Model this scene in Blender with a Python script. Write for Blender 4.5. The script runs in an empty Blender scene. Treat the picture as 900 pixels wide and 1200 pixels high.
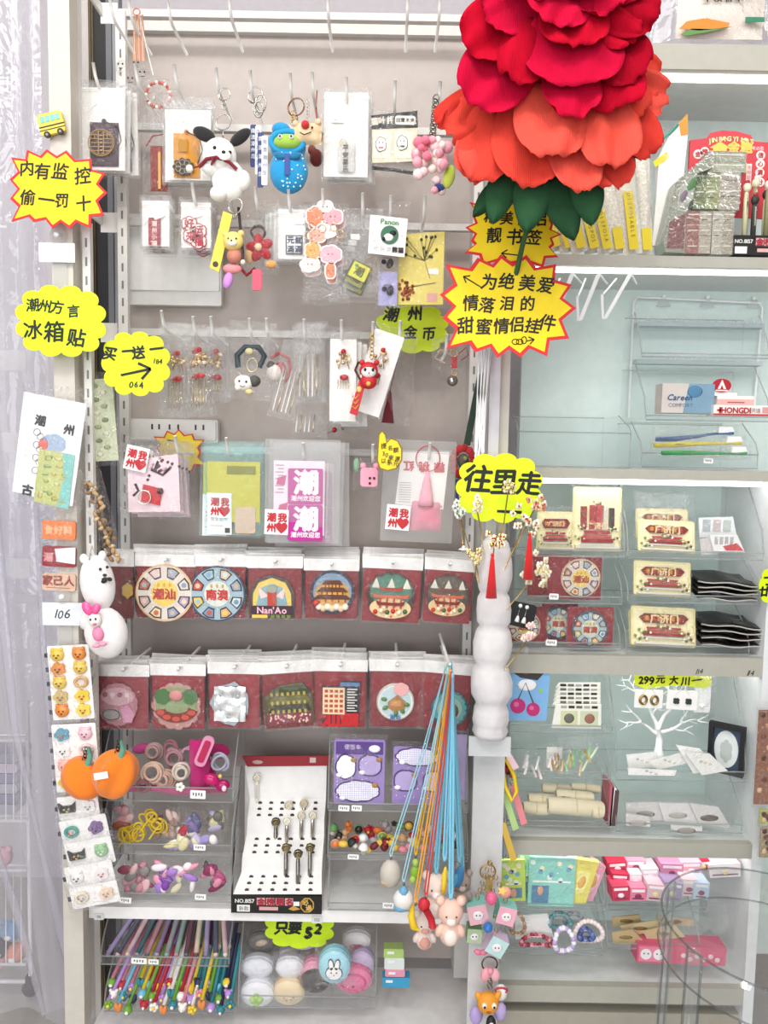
import bpy, math, random
from math import sin, cos, pi, radians
from mathutils import Vector, Matrix, Euler, noise

random.seed(7)
SC = bpy.context.scene
COL = SC.collection
# ------------------------------------------------------------------ camera
F = 26.0 / 36.0 * 1200.0
PITCH, ROLL = radians(4.5), radians(1.0)
CAM = Vector((0.0, -1.3, 1.3))
_f = Vector((0, cos(PITCH), -sin(PITCH)))
_u0 = Vector((0, sin(PITCH), cos(PITCH)))
_r0 = Vector((1, 0, 0))
_r = _r0 * cos(ROLL) + _u0 * sin(ROLL)
_u = _u0 * cos(ROLL) - _r0 * sin(ROLL)
cd = bpy.data.cameras.new('camera')
cd.lens = 26.0
cd.sensor_width = 36.0
cd.clip_start = 0.02
cam = bpy.data.objects.new('camera', cd)
COL.objects.link(cam)
cam.matrix_world = Matrix(((_r.x, _u.x, -_f.x, CAM.x), (_r.y, _u.y, -_f.y, CAM.y), (_r.z, _u.z, -_f.z, CAM.z), (0, 0, 0, 1)))
SC.camera = cam
SC.view_settings.view_transform = 'Standard'
SC.view_settings.look = 'None'
SC.view_settings.gamma = 1.0
SC.view_settings.use_curve_mapping = False
SC.view_settings.exposure = -0.40
SC.cycles.transparent_max_bounces = 40
SC.cycles.max_bounces = 10
SC.cycles.use_denoising = True
# ------------------------------------------------------------------ light
w = bpy.data.worlds.new('shop_ambient')
SC.world = w
w.use_nodes = True
w.node_tree.nodes['Background'].inputs[0].default_value = (0.93, 0.95, 1.0, 1)
w.node_tree.nodes['Background'].inputs[1].default_value = 0.34


def area(name, loc, size, power, target, col=(1, 0.98, 0.95)):
    l = bpy.data.lights.new(name, 'AREA')
    l.shape = 'RECTANGLE'
    l.size, l.size_y = size
    l.energy = power
    l.color = col
    o = bpy.data.objects.new(name, l)
    COL.objects.link(o)
    o.location = loc
    o.rotation_euler = (Vector(target) - Vector(loc)).to_track_quat('-Z', 'Y').to_euler()
    return o


area('ceiling_lamp', (-0.3, -1.2, 2.75), (1.2, 0.5), 15, (-0.1, 0.1, 1.1))
area('ceiling_lamp', (0.9, -1.9, 2.75), (1.2, 0.5), 13, (0.2, 0.1, 1.0))
area('ceiling_lamp', (-1.3, -1.6, 2.6), (0.3, 1.6), 8, (-0.2, 0.1, 1.2))
for _x, _y in ((-.8, -1.25), (-.1, -1.35), (.6, -1.25), (-.45, -2.4), (.3, -2.4)):
    area('glint_light', (_x, _y, 2.7), (.13, .13), 5.0, (_x * .6, .1, 1.0))  # small unseen lights, added so the film bags sparkle
area('front_fill_light', (-0.9, -3.3, 1.25), (3.2, 1.9), 85, (0, 0.1, 0.95), (0.95, 0.97, 1))  # added fill from behind the camera, lifts the shaded lower rows


def W(px, py, Y):
    d = _f + _r * ((px - 450) / F) + _u * ((600 - py) / F)
    return CAM + d * ((Y - CAM.y) / d.y)


def K(px, py, Y):
    d = _f + _r * ((px - 450) / F) + _u * ((600 - py) / F)
    return ((Y - CAM.y) / d.y) / F


# ------------------------------------------------------------------ materials
def lin(c):
    c /= 255.0
    return c / 12.92 if c <= 0.04045 else ((c + 0.055) / 1.055) ** 2.4


def hexc(h):
    h = h.lstrip('#')
    return tuple(lin(int(h[i:i + 2], 16)) for i in (0, 2, 4)) + (1.0,)


_M = {}


def _new(key):
    m = bpy.data.materials.new(key)
    m.use_nodes = True
    n = m.node_tree.nodes
    n.clear()
    out = n.new('ShaderNodeOutputMaterial')
    _M[key] = m
    return m, n, m.node_tree.links, out


def mat(key):
    """'#rrggbb' with options :g glossy :m metal :f fuzzy cloth :c crepe paper :n mottled :e glowing :t translucent; or a named special."""
    if key in _M:
        return _M[key]
    if key[0] == '#':
        m, n, L, out = _new(key)
        opt = key.split(':')[1:]
        b = n.new('ShaderNodeBsdfPrincipled')
        L.new(b.outputs[0], out.inputs[0])
        c = hexc(key.split(':')[0])
        b.inputs['Roughness'].default_value = 0.12 if 'g' in opt else 0.25 if 'm' in opt else 0.95 if 'f' in opt else 0.55
        if 'm' in opt:
            b.inputs['Metallic'].default_value = 1.0
        if 'c' in opt:
            b.inputs['Roughness'].default_value = 0.9
            b.inputs['Specular IOR Level'].default_value = 0.1
        if 'f' in opt:
            b.inputs['Sheen Weight'].default_value = 0.3
        if 'e' in opt or 'E' in opt:
            b.inputs['Emission Color'].default_value = c
            b.inputs['Emission Strength'].default_value = 5.2 if 'e' in opt else 6.5
        tc = n.new('ShaderNodeTexCoord')
        nz = n.new('ShaderNodeTexNoise')
        nz.inputs['Scale'].default_value = 260 if 'n' in opt else 60
        L.new(tc.outputs['Object'], nz.inputs['Vector'])
        mx = n.new('ShaderNodeMix')
        mx.data_type = 'RGBA'
        v = 0.45 if 'n' in opt else 0.08
        mx.inputs[6].default_value = tuple(x * (1 - v) for x in c[:3]) + (1,)
        mx.inputs[7].default_value = tuple(min(1, x * (1 + v)) for x in c[:3]) + (1,)
        L.new(nz.outputs['Fac'], mx.inputs[0])
        L.new(mx.outputs[2], b.inputs['Base Color'])
        if 'f' in opt or 'c' in opt:
            bp = n.new('ShaderNodeBump')
            bp.inputs['Distance'].default_value = 0.001
            bp.inputs['Strength'].default_value = 0.5
            if 'f' in opt:
                n2 = n.new('ShaderNodeTexNoise')
                n2.inputs['Scale'].default_value = 900
                L.new(tc.outputs['Object'], n2.inputs['Vector'])
                L.new(n2.outputs['Fac'], bp.inputs['Height'])
            else:
                n2 = n.new('ShaderNodeTexWave')
                n2.inputs['Scale'].default_value = 160
                n2.inputs['Distortion'].default_value = 4
                mp = n.new('ShaderNodeMapping')
                L.new(tc.outputs['Object'], mp.inputs['Vector'])
                mp.inputs['Scale'].default_value = (1, 1, 0.1)
                L.new(mp.outputs[0], n2.inputs['Vector'])
                L.new(n2.outputs['Fac'], bp.inputs['Height'])
                bp.inputs['Strength'].default_value = 0.35
            L.new(bp.outputs[0], b.inputs['Normal'])
        if 't' in opt:
            tr = n.new('ShaderNodeBsdfTransparent')
            ms = n.new('ShaderNodeMixShader')
            ms.inputs[0].default_value = 0.6
            L.new(tr.outputs[0], ms.inputs[1])
            L.new(b.outputs[0], ms.inputs[2])
            L.new(ms.outputs[0], out.inputs[0])
        return m
    return SPECIAL[key](key)


def plastic(tint, haze, gloss, rough, bump, bscale, hazecol=(0.9, 0.9, 0.9)):
    """thin clear plastic: see-through, with a share of white haze and a crinkled gloss"""
    def mk(key):
        m, n, L, out = _new(key)
        tr = n.new('ShaderNodeBsdfTransparent')
        tr.inputs[0].default_value = tint + (1,)
        gl = n.new('ShaderNodeBsdfGlossy')
        gl.inputs['Roughness'].default_value = rough
        gl.inputs[0].default_value = (1, 1, 1, 1)
        df = n.new('ShaderNodeBsdfDiffuse')
        df.inputs[0].default_value = hazecol + (1,)
        tl = n.new('ShaderNodeBsdfTranslucent')
        tl.inputs[0].default_value = hazecol + (1,)
        m0 = n.new('ShaderNodeMixShader')
        m0.inputs[0].default_value = 0.4
        L.new(df.outputs[0], m0.inputs[1])
        L.new(tl.outputs[0], m0.inputs[2])
        m1 = n.new('ShaderNodeMixShader')
        m1.inputs[0].default_value = haze
        L.new(tr.outputs[0], m1.inputs[1])
        L.new(m0.outputs[0], m1.inputs[2])
        m2 = n.new('ShaderNodeMixShader')
        lw = n.new('ShaderNodeLayerWeight')
        lw.inputs['Blend'].default_value = gloss
        ge = n.new('ShaderNodeNewGeometry')
        mu = n.new('ShaderNodeMath')
        mu.operation = 'MULTIPLY_ADD'
        L.new(ge.outputs['Backfacing'], mu.inputs[0])
        mu.inputs[1].default_value = -1.0
        mu.inputs[2].default_value = 1.0
        m4 = n.new('ShaderNodeMath')
        m4.operation = 'MULTIPLY'
        L.new(mu.outputs[0], m4.inputs[0])
        L.new(lw.outputs['Fresnel'], m4.inputs[1])
        L.new(m4.outputs[0], m2.inputs[0])
        L.new(m1.outputs[0], m2.inputs[1])
        L.new(gl.outputs[0], m2.inputs[2])
        if bump:
            tc = n.new('ShaderNodeTexCoord')
            nz = n.new('ShaderNodeTexNoise')
            nz.inputs['Scale'].default_value = bscale
            nz.inputs['Detail'].default_value = 3
            nz.inputs['Distortion'].default_value = 1.5
            L.new(tc.outputs['Object'], nz.inputs['Vector'])
            bp = n.new('ShaderNodeBump')
            bp.inputs['Strength'].default_value = bump
            bp.inputs['Distance'].default_value = 0.009
            L.new(nz.outputs['Fac'], bp.inputs['Height'])
            L.new(bp.outputs[0], gl.inputs['Normal'])
            L.new(bp.outputs[0], lw.inputs['Normal'])
        L.new(m2.outputs[0], out.inputs[0])
        return m
    return mk


def holo(key):
    m = plastic((0.9, 1, 1), 0.12, 0.25, 0.1, 0.9, 45)(key)
    n, L = m.node_tree.nodes, m.node_tree.links
    gl = [x for x in n if x.type == 'BSDF_GLOSSY'][0]
    tc = n.new('ShaderNodeTexCoord')
    nz = n.new('ShaderNodeTexNoise')
    nz.inputs['Scale'].default_value = 30
    L.new(tc.outputs['Object'], nz.inputs['Vector'])
    cr = n.new('ShaderNodeValToRGB')
    e = cr.color_ramp.elements
    e[0].position, e[0].color = 0.35, (0.25, 1, 0.95, 1)
    e[1].position, e[1].color = 0.65, (0.6, 0.85, 1, 1)
    x = e.new(0.5)
    x.color = (0.7, 1, 0.8, 1)
    L.new(nz.outputs['Fac'], cr.inputs[0])
    L.new(cr.outputs[0], gl.inputs[0])
    return m


def checks(a, b, scale):
    def mk(key):
        m, n, L, out = _new(key)
        bs = n.new('ShaderNodeBsdfPrincipled')
        bs.inputs['Roughness'].default_value = 0.5
        tc = n.new('ShaderNodeTexCoord')
        br = n.new('ShaderNodeTexBrick')
        br.offset = 0
        br.inputs['Color1'].default_value = hexc(a)
        br.inputs['Color2'].default_value = hexc(a)
        br.inputs['Mortar'].default_value = hexc(b)
        br.inputs['Scale'].default_value = scale
        br.inputs['Mortar Size'].default_value = 0.05
        br.inputs['Brick Width'].default_value = 0.5
        br.inputs['Row Height'].default_value = 0.5
        sw = n.new('ShaderNodeMapping')
        sw.inputs['Rotation'].default_value = (pi / 2, 0, 0)
        L.new(tc.outputs['Object'], sw.inputs[0])
        L.new(sw.outputs[0], br.inputs['Vector'])
        L.new(br.outputs['Color'], bs.inputs['Base Color'])
        L.new(bs.outputs[0], out.inputs[0])
        return m
    return mk


def blend(cols, scale=25.0):
    """mottled print of several colours"""
    def mk(key):
        m, n, L, out = _new(key)
        bs = n.new('ShaderNodeBsdfPrincipled')
        bs.inputs['Roughness'].default_value = 0.4
        tc = n.new('ShaderNodeTexCoord')
        nz = n.new('ShaderNodeTexNoise')
        nz.inputs['Scale'].default_value = scale
        nz.inputs['Detail'].default_value = 4
        L.new(tc.outputs['Object'], nz.inputs['Vector'])
        cr = n.new('ShaderNodeValToRGB')
        e = cr.color_ramp.elements
        k = len(cols)
        e[0].position, e[0].color = 0.3, hexc(cols[0])
        e[1].position, e[1].color = 0.7, hexc(cols[-1])
        for i in range(1, k - 1):
            x = e.new(0.3 + 0.4 * i / (k - 1))
            x.color = hexc(cols[i])
        L.new(nz.outputs['Fac'], cr.inputs[0])
        L.new(cr.outputs[0], bs.inputs['Base Color'])
        L.new(bs.outputs[0], out.inputs[0])
        return m
    return mk


SPECIAL = {
    'film': plastic((0.985, 0.985, 0.985), 0.02, 0.36, 0.05, 1.0, 80),
    'hazy': plastic((0.97, 0.97, 0.97), 0.08, 0.32, 0.10, 1.0, 65),
    'frost': plastic((0.95, 0.95, 0.95), 0.20, 0.2, 0.25, 0.4, 30),
    'sheet': plastic((0.95, 0.95, 0.97), 0.26, 0.34, 0.10, 1.0, 8, (0.86, 0.83, 0.89)),
    'acrylic': plastic((0.978, 0.985, 0.985), 0.035, 0.15, 0.03, 0, 1),
    'acryledge': plastic((0.72, 0.74, 0.74), 0.30, 0.35, 0.05, 0, 1),
    'clear': plastic((0.95, 0.96, 0.96), 0.07, 0.35, 0.02, 0, 1),
    'cleardge': plastic((0.66, 0.68, 0.68), 0.06, 0.5, 0.03, 0, 1),  # dark look of refracting edges is put into the tint
    'holo': holo,
    'grid': checks('#f4f2fb', '#b9aede', 130),
}


# ------------------------------------------------------------------ glyphs
_G = {}


def glyph(ch):
    if ch in _G:
        return _G[ch]
    cu = bpy.data.curves.new('g', 'FONT')
    cu.body = ch
    cu.resolution_u = 2
    o = bpy.data.objects.new('g', cu)
    COL.objects.link(o)
    me = bpy.data.meshes.new_from_object(o)
    v = [(p.co.x, p.co.y) for p in me.vertices]
    f = [tuple(p.vertices) for p in me.polygons]
    bpy.data.objects.remove(o)
    bpy.data.curves.remove(cu)
    bpy.data.meshes.remove(me)
    if v:
        x0, x1 = min(a for a, b in v), max(a for a, b in v)
        y0, y1 = min(b for a, b in v), max(b for a, b in v)
    else:
        x0 = x1 = y0 = y1 = 0
    _G[ch] = (v, f, x0, x1, y0, y1)
    return _G[ch]


# ------------------------------------------------------------------ mesh builder (all units: photo pixels at the thing's own distance)
class MB:
    def __init__(s, ox=0.0, oy=0.0, k=1.0):
        s.ox, s.oy, s.k = ox, oy, k
        s.v, s.f, s.fm, s.fs, s.mats = [], [], [], [], []

    def mi(s, m):
        if m not in s.mats:
            s.mats.append(m)
        return s.mats.index(m)

    def P(s, x, y, h):
        return ((x - s.ox) * s.k, -h * s.k, -(y - s.oy) * s.k)

    def add(s, pts, faces, m, smooth=False):
        b = len(s.v)
        s.v += [s.P(*p) for p in pts]
        i = s.mi(m)
        for f in faces:
            s.f.append(tuple(b + q for q in f))
            s.fm.append(i)
            s.fs.append(smooth)
        return s

    def poly(s, pts, h, th, m, side=None):
        n = len(pts)
        a = sum(pts[i][0] * pts[(i + 1) % n][1] - pts[(i + 1) % n][0] * pts[i][1] for i in range(n))
        if a > 0:
            pts = pts[::-1]
        V = [(x, y, h) for x, y in pts] + [(x, y, h + th) for x, y in pts]
        s.add(V, [tuple(range(n, 2 * n)), tuple(range(n - 1, -1, -1))], m)
        b = len(s.v) - 2 * n
        i = s.mi(side or m)
        for q in range(n):
            r = (q + 1) % n
            s.f.append((b + q, b + r, b + n + r, b + n + q))
            s.fm.append(i)
            s.fs.append(False)
        return s

    def rect(s, x0, y0, x1, y1, h, th, m, r=0, side=None):
        if r <= 0:
            return s.poly([(x0, y0), (x1, y0), (x1, y1), (x0, y1)], h, th, m, side)
        pts = []
        for cx, cy, a0 in ((x1 - r, y0 + r, -90), (x1 - r, y1 - r, 0), (x0 + r, y1 - r, 90), (x0 + r, y0 + r, 180)):
            for q in range(5):
                a = radians(a0 + q * 22.5)
                pts.append((cx + r * cos(a), cy + r * sin(a)))
        return s.poly(pts, h, th, m, side)

    def disc(s, cx, cy, rx, h, th, m, ry=None, n=24, rot=0, side=None):
        ry = rx if ry is None else ry
        c, sn = cos(radians(rot)), sin(radians(rot))
        pts = []
        for i in range(n):
            a = 2 * pi * i / n
            x, y = rx * cos(a), ry * sin(a)
            pts.append((cx + x * c - y * sn, cy + x * sn + y * c))
        return s.poly(pts, h, th, m, side)

    def lobes(s, cx, cy, rx, ry, n, amp, h, th, m, rot=0):
        """scalloped outline of n round lobes"""
        pts = []
        for i in range(n * 8):
            a = 2 * pi * i / (n * 8)
            g = 1 - amp + amp * abs(sin(a * n / 2.0)) ** 0.7
            pts.append((cx + rx * g * cos(a + rot), cy + ry * g * sin(a + rot)))
        return s.poly(pts, h, th, m)

    def star(s, cx, cy, rx, ry, n, inner, h, th, m, rot=0, power=2.0):
        pts = []
        for i in range(2 * n):
            a = pi * i / n + rot
            g = 1.0 if i % 2 == 0 else inner
            c, d = cos(a), sin(a)
            q = (abs(c) ** power + abs(d) ** power) ** (-1.0 / power)
            pts.append((cx + rx * g * c * q, cy + ry * g * d * q))
        return s.poly(pts, h, th, m)

    def ball(s, cx, cy, rx, ry=None, rz=None, h=0, m='#ffffff', seg=14, rot=0, ribs=0, rib=0.0):
        ry = rx if ry is None else ry
        rz = rx if rz is None else rz
        rings = max(6, seg // 2 + 1)
        c, sn = cos(radians(rot)), sin(radians(rot))
        V = []

        def pt(x, y, z):
            return (cx + x * c - y * sn, cy + x * sn + y * c, h + z)
        V.append(pt(0, -ry, 0))
        for i in range(1, rings):
            t = pi * i / rings
            for j in range(seg):
                a = 2 * pi * j / seg
                g = 1 - rib * (0.5 + 0.5 * cos(a * ribs)) * sin(t) if ribs else 1
                V.append(pt(rx * sin(t) * cos(a) * g, -ry * cos(t), rz * sin(t) * sin(a) * g))
        V.append(pt(0, ry, 0))
        fs = [(0, 1 + j, 1 + (j + 1) % seg) for j in range(seg)]
        for i in range(rings - 2):
            for j in range(seg):
                a, b = 1 + i * seg + j, 1 + i * seg + (j + 1) % seg
                fs.append((a, a + seg, b + seg, b))
        e = 1 + (rings - 2) * seg
        fs += [(e + j, len(V) - 1, e + (j + 1) % seg) for j in range(seg)]
        return s.add(V, fs, m, True)

    def tube(s, pts, r, m, n=6, closed=False):
        """pts: (x, y, h); r: number or list"""
        q = [Vector(p) for p in pts]
        N = len(q)
        V, fs = [], []
        up = Vector((0.13, 0.21, 0.97))
        for i in range(N):
            a = q[(i - 1) % N] if (closed or i > 0) else q[i]
            b = q[(i + 1) % N] if (closed or i < N - 1) else q[i]
            d = (b - a)
            d = d.normalized() if d.length > 1e-9 else Vector((0, 1, 0))
            u = d.cross(up)
            if u.length < 0.05:
                u = d.cross(Vector((1, 0.1, 0)))
            u.normalize()
            v = d.cross(u)
            rr = r[i] if isinstance(r, (list, tuple)) else r
            for j in range(n):
                t = 2 * pi * j / n
                V.append(tuple(q[i] + u * (rr * cos(t)) + v * (rr * sin(t))))
        for i in range(N if closed else N - 1):
            i2 = (i + 1) % N
            for j in range(n):
                j2 = (j + 1) % n
                fs.append((i * n + j, i * n + j2, i2 * n + j2, i2 * n + j))
        if not closed:
            fs.append(tuple(range(n)))
            fs.append(tuple(range(N * n - 1, (N - 1) * n - 1, -1)))
        return s.add(V, fs, m, True)

    def ring(s, cx, cy, rx, h, r, m, ry=None, tilt=0.0, rot=0, n=18, tn=5):
        ry = rx if ry is None else ry
        c, sn = cos(radians(rot)), sin(radians(rot))
        pts = []
        for i in range(n):
            a = 2 * pi * i / n
            x, y = rx * cos(a), ry * sin(a)
            pts.append((cx + x * c - y * sn, cy + x * sn + y * c, h + tilt * x))
        return s.tube(pts, r, m, tn, True)

    def lathe(s, prof, cx, h, m, n=20, sq=1.0):
        """prof: (radius, y) from top to bottom around a vertical axis"""
        V, fs = [], []
        for r, y in prof:
            for j in range(n):
                a = 2 * pi * j / n
                V.append((cx + r * cos(a), y, h + r * sq * sin(a)))
        for i in range(len(prof) - 1):
            for j in range(n):
                j2 = (j + 1) % n
                fs.append((i * n + j, (i + 1) * n + j, (i + 1) * n + j2, i * n + j2))
        fs.append(tuple(range(n)))
        fs.append(tuple(range(len(prof) * n - 1, (len(prof) - 1) * n - 1, -1)))
        return s.add(V, fs, m, True)

    def bag(s, x0, y0, x1, y1, bulge, m, seed=0, nx=9, ny=11, wr=1.0, top=None, back=True):
        """a pillow of film: crinkled front, nearly flat back, sealed round the edge"""
        crisp = m in ('film', 'holo', 'hazy')
        if crisp:
            wr *= 1.6
            nx, ny = int(nx * 1.7), int(ny * 1.7)

        def surf(sign):
            V = []
            for j in range(ny + 1):
                for i in range(nx + 1):
                    a, b = i / nx, j / ny
                    e = min(1.0, (sin(pi * a) ** 0.6) * (min(1, sin(pi * min(1, b * 1.0)) ** 0.6)))
                    nz = noise.noise(Vector((a * 4.3 + seed * 7.7, b * 5.1, seed * 3.1 + sign)))
                    h = sign * bulge * e * (1.0 if sign > 0 else 0.25) + wr * nz * 1.6
                    if crisp and sign > 0:
                        h += .9 * wr * abs(noise.noise(Vector((a * 11 + b * 4 + seed, b * 9 - a * 3, 5.5)))) * min(1, 4 * e)
                    ex = nz * 0.8 * wr if i in (0, nx) else 0
                    V.append((x0 + (x1 - x0) * a + ex, y0 + (y1 - y0) * b, h))
            return V
        fs = []
        for j in range(ny):
            for i in range(nx):
                a = j * (nx + 1) + i
                fs.append((a, a + nx + 1, a + nx + 2, a + 1))
        s.add(surf(1), fs, m, not crisp)
        if back:
            s.add(surf(-1), [f[::-1] for f in fs], m, True)
        return s

    def sheet(s, fn, nx, ny, m, th=0.0, smooth=True):
        """fn(u, v) -> (x, y, h); optional thickness"""
        V = [tuple(fn(i / nx, j / ny)) for j in range(ny + 1) for i in range(nx + 1)]
        fs = []
        for j in range(ny):
            for i in range(nx):
                a = j * (nx + 1) + i
                fs.append((a, a + nx + 1, a + nx + 2, a + 1))
        if th:
            b = len(V)
            V += [(x, y, h - th) for x, y, h in V]
            fs += [tuple(q + b for q in f[::-1]) for f in fs]
            rim = [i for i in range(nx + 1)] + [j * (nx + 1) + nx for j in range(1, ny + 1)] + [ny * (nx + 1) + i for i in range(nx - 1, -1, -1)] + [j * (nx + 1) for j in range(ny - 1, 0, -1)]
            for q in range(len(rim)):
                r = (q + 1) % len(rim)
                fs.append((rim[q], rim[r], rim[r] + b, rim[q] + b))
        return s.add(V, fs, m, smooth)

    def text(s, tx, cx, cy, size, m, h, rot=0.0, jit=0.0, bold=0.0, gap=1.0, sx=1.0, slant=0.0, hold=None):
        """letters as thin raised shapes, centred on (cx, cy); size = height of a full-width character"""
        adv = []
        for ch in tx:
            g = glyph(ch)
            wide = ord(ch) > 0x2000
            adv.append((1.0 if wide else (0.35 if ch == ' ' else (g[3] - g[2]) + 0.1)) * gap)
        tot = sum(adv)
        x = -tot / 2
        c, sn = cos(radians(rot)), sin(radians(rot))
        rnd = random.Random(tx + str(cx))
        for ch, a in zip(tx, adv):
            v, f, x0, x1, y0, y1 = glyph(ch)
            if v:
                gx, gy = (x0 + x1) / 2, ((y0 + y1) / 2 if ord(ch) > 0x2000 else 0.35)
                jr = rnd.uniform(-9, 9) * jit
                jx, jy, js = rnd.uniform(-.06, .06) * jit, rnd.uniform(-.08, .08) * jit, 1 + rnd.uniform(-.1, .08) * jit
                cj, sj = cos(radians(jr)), sin(radians(jr))
                for bi, (dx, dy) in enumerate([(0, 0)] if not bold else [(-bold, 0), (bold, 0.3 * bold), (0, bold), (0, -bold)]):
                    V = []
                    for i, (px, py) in enumerate(v):
                        ux, uy = (px - gx) * js * sx, (py - gy) * js
                        ux += slant * uy
                        ux, uy = ux * cj - uy * sj, ux * sj + uy * cj
                        lx, ly = (x + a / 2 + ux + jx) * size + dx * size, -(uy + jy) * size + dy * size
                        V.append((cx + lx * c - ly * sn, cy + lx * sn + ly * c, h + .03 * bi))
                    s.add(V, f, m)
            x += a
        return s

    def build(s, name, parent=None, label=None):
        me = bpy.data.meshes.new(name)
        me.from_pydata(s.v, [], s.f)
        for m in s.mats:
            me.materials.append(mat(m))
        me.polygons.foreach_set('material_index', s.fm)
        me.polygons.foreach_set('use_smooth', s.fs)
        me.update()
        o = bpy.data.objects.new(name, me)
        COL.objects.link(o)
        if parent is not None:
            o.parent = parent
        if label:
            o['label'] = label
        return o


class T:
    """one thing: an Empty at its base that parents its parts; sizes in photo pixels at its own distance"""
    def __init__(s, name, label, cat, px, py, Y, group=None, rot=0.0, yaw=0.0, tip=0.0):
        s.px, s.py, s.Y = px, py, Y
        s.k = K(px, py, Y)
        s.pend = []
        o = bpy.data.objects.new(name, None)
        COL.objects.link(o)
        o.location = W(px, py, Y)
        o.rotation_euler = (radians(tip), radians(rot), radians(yaw))
        o.empty_display_size = 0.02
        o['label'] = label
        o['category'] = cat
        if group:
            o['group'] = group
        s.o = o

    def q(s, px, py, h):
        """local (x, y, h) of what shows at photo pixel (px, py) when it lies h nearer than the thing's own plane"""
        p = W(px, py, s.Y - h * s.k) - s.o.location
        return (s.px + p.x / s.k, s.py - p.z / s.k, h)

    def m(s):
        return MB(s.px, s.py, s.k)

    def part(s, name, fn, parent=None, label=None):
        b = s.m()
        fn(b)
        return b.build(name, parent or s.o, label)

    def copy(s, px, py, Y, label=None, rot=None, group=None, swap=None, scale=1.0):
        r = s.o.copy()
        COL.objects.link(r)
        r.location = W(px, py, Y)
        q = K(px, py, Y) / s.k * scale
        r.scale = (q, q, q)
        if rot is not None:
            r.rotation_euler.y = radians(rot)
        if label:
            r['label'] = label
        if group:
            r['group'] = group
        for c in list(s.o.children):
            d = c.copy()
            COL.objects.link(d)
            d.parent = r
            for g in c.children:
                e = g.copy()
                COL.objects.link(e)
                e.parent = d
        return r


def single(name, label, cat, px, py, Y, fn, group=None, rot=0.0, yaw=0.0, tip=0.0, kind=None):
    """a thing that is one mesh"""
    b = MB(px, py, K(px, py, Y))
    fn(b)
    o = b.build(name)
    o.location = W(px, py, Y)
    o.rotation_euler = (radians(tip), radians(rot), radians(yaw))
    o['label'] = label
    o['category'] = cat
    if group:
        o['group'] = group
    if kind:
        o['kind'] = kind
    return o


def wbox(m, x0, y0, z0, x1, y1, z1, key, bev=0.0):
    V = [(x, y, z) for x in (x0, x1) for y in (y0, y1) for z in (z0, z1)]
    b = len(m.v)
    m.v += V
    i = m.mi(key)
    for f in ((0, 1, 3, 2), (4, 6, 7, 5), (0, 4, 5, 1), (2, 3, 7, 6), (0, 2, 6, 4), (1, 5, 7, 3)):
        m.f.append(tuple(b + q for q in f))
        m.fm.append(i)
        m.fs.append(False)
    return m


def structure(name, m):
    o = m.build(name)
    o['kind'] = 'structure'
    return o
# ================================================================== the room and the shelving
YB, YF, YRB, YRF = 0.10, -0.08, 0.13, -0.06
m = MB(); wbox(m, -3.2, -3.6, -0.02, 3.2, 0.95, 0.0, '#b9b6b0:g'); structure('floor', m)
m = MB(); wbox(m, -3.2, 0.85, 0, 3.2, 0.95, 2.9, '#cfc8cc'); structure('wall_back', m)
m = MB(); wbox(m, -3.2, -3.6, 2.88, 3.2, 0.95, 2.95, '#e6e4e0'); structure('ceiling', m)
# dark wooden door edge and grey metal jamb seen in the slot beside the left post
m = MB()
for x0, x1, y, c in ((96, 103, .16, '#b9b3ab'), (103, 106, .165, '#5b4a35'), (106, 108, .17, '#8b7a58'), (107.5, 124, .175, '#0d0908'), (123.5, 130, .168, '#6a6a6d'), (129, 139, .172, '#8e8f90')):
    a, b = W(x0, 20, y), W(x1, 20, y)
    wbox(m, a.x, y, 0.0, b.x, y + .02, 2.3, c)
structure('door_1', m)
lft = T('display_shelving', 'white shelving unit with a grey back panel, packed with keyrings and magnets', 'shelving', 104, 1199, YF)
O = lft.o.location.copy()


def wpart(name, parent, org, fn, label=None):
    m = MB()
    fn(m)
    m.v = [(x - org.x, y - org.y, z - org.z) for x, y, z in m.v]
    return m.build(name, parent, label)


def X(px, py, Y): return W(px, py, Y).x
def Z(px, py, Y): return W(px, py, Y).z


ZT, ZB = 2.05, 0.30


def slant_post(m, xt, xb, wd, y0, y1, key, zt=ZT, zb=ZB):
    wbox(m, xt, y0, zb, xt + wd, y1, zt, key)


xl = X(60, 600, -.10)
wpart('post', lft.o, O, lambda m: (wbox(m, X(66, 600, -.1), -.10, ZB, X(90, 600, -.1), -.07, ZT, '#cdc6bb'), wbox(m, X(84, 600, -.09), -.07, ZB, X(92, 600, -.085), -.045, ZT, '#dcd8d2')))
def slotted(m, x0, x1, y, zb, zt):
    wbox(m, x0, y, zb, x1, y + .012, zt, '#e6e3de')
    z = zb + .01
    while z < zt - .03:
        wbox(m, (x0 + x1) / 2 - .0016, y - .0004, z, (x0 + x1) / 2 + .0016, y, z + .014, '#7b7a78')
        z += .030
wpart('slotted_upright', lft.o, O, lambda m: slotted(m, X(101, 600, -.08), X(110, 600, -.08), -.081, Z(110, 890, -.08), Z(110, 260, -.08)))
wpart('slotted_upright', lft.o, O, lambda m: slotted(m, X(139, 400, .03), X(150, 400, .03), .03, Z(140, 1050, .03), 2.05), 'pale slotted upright beside the dark slot')
wpart('slotted_upright', lft.o, O, lambda m: slotted(m, X(546, 600, .03), X(556, 600, .03), .03, Z(540, 1050, .03), 2.05))
wpart('back_panel', lft.o, O, lambda m: (wbox(m, X(150, 500, YB), YB, ZB, X(556, 500, YB), YB + .015, Z(300, 40, YB), '#b0a59e'), wbox(m, X(150, 500, YB), YB, Z(300, 32, YB), X(590, 500, YB), YB + .015, ZT, '#cbc5be'),
                                           wbox(m, X(150, 500, YB), YB - .012, Z(300, 42, YB), X(590, 500, YB), YB, Z(300, 30, YB), '#d2cfca')))
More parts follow.
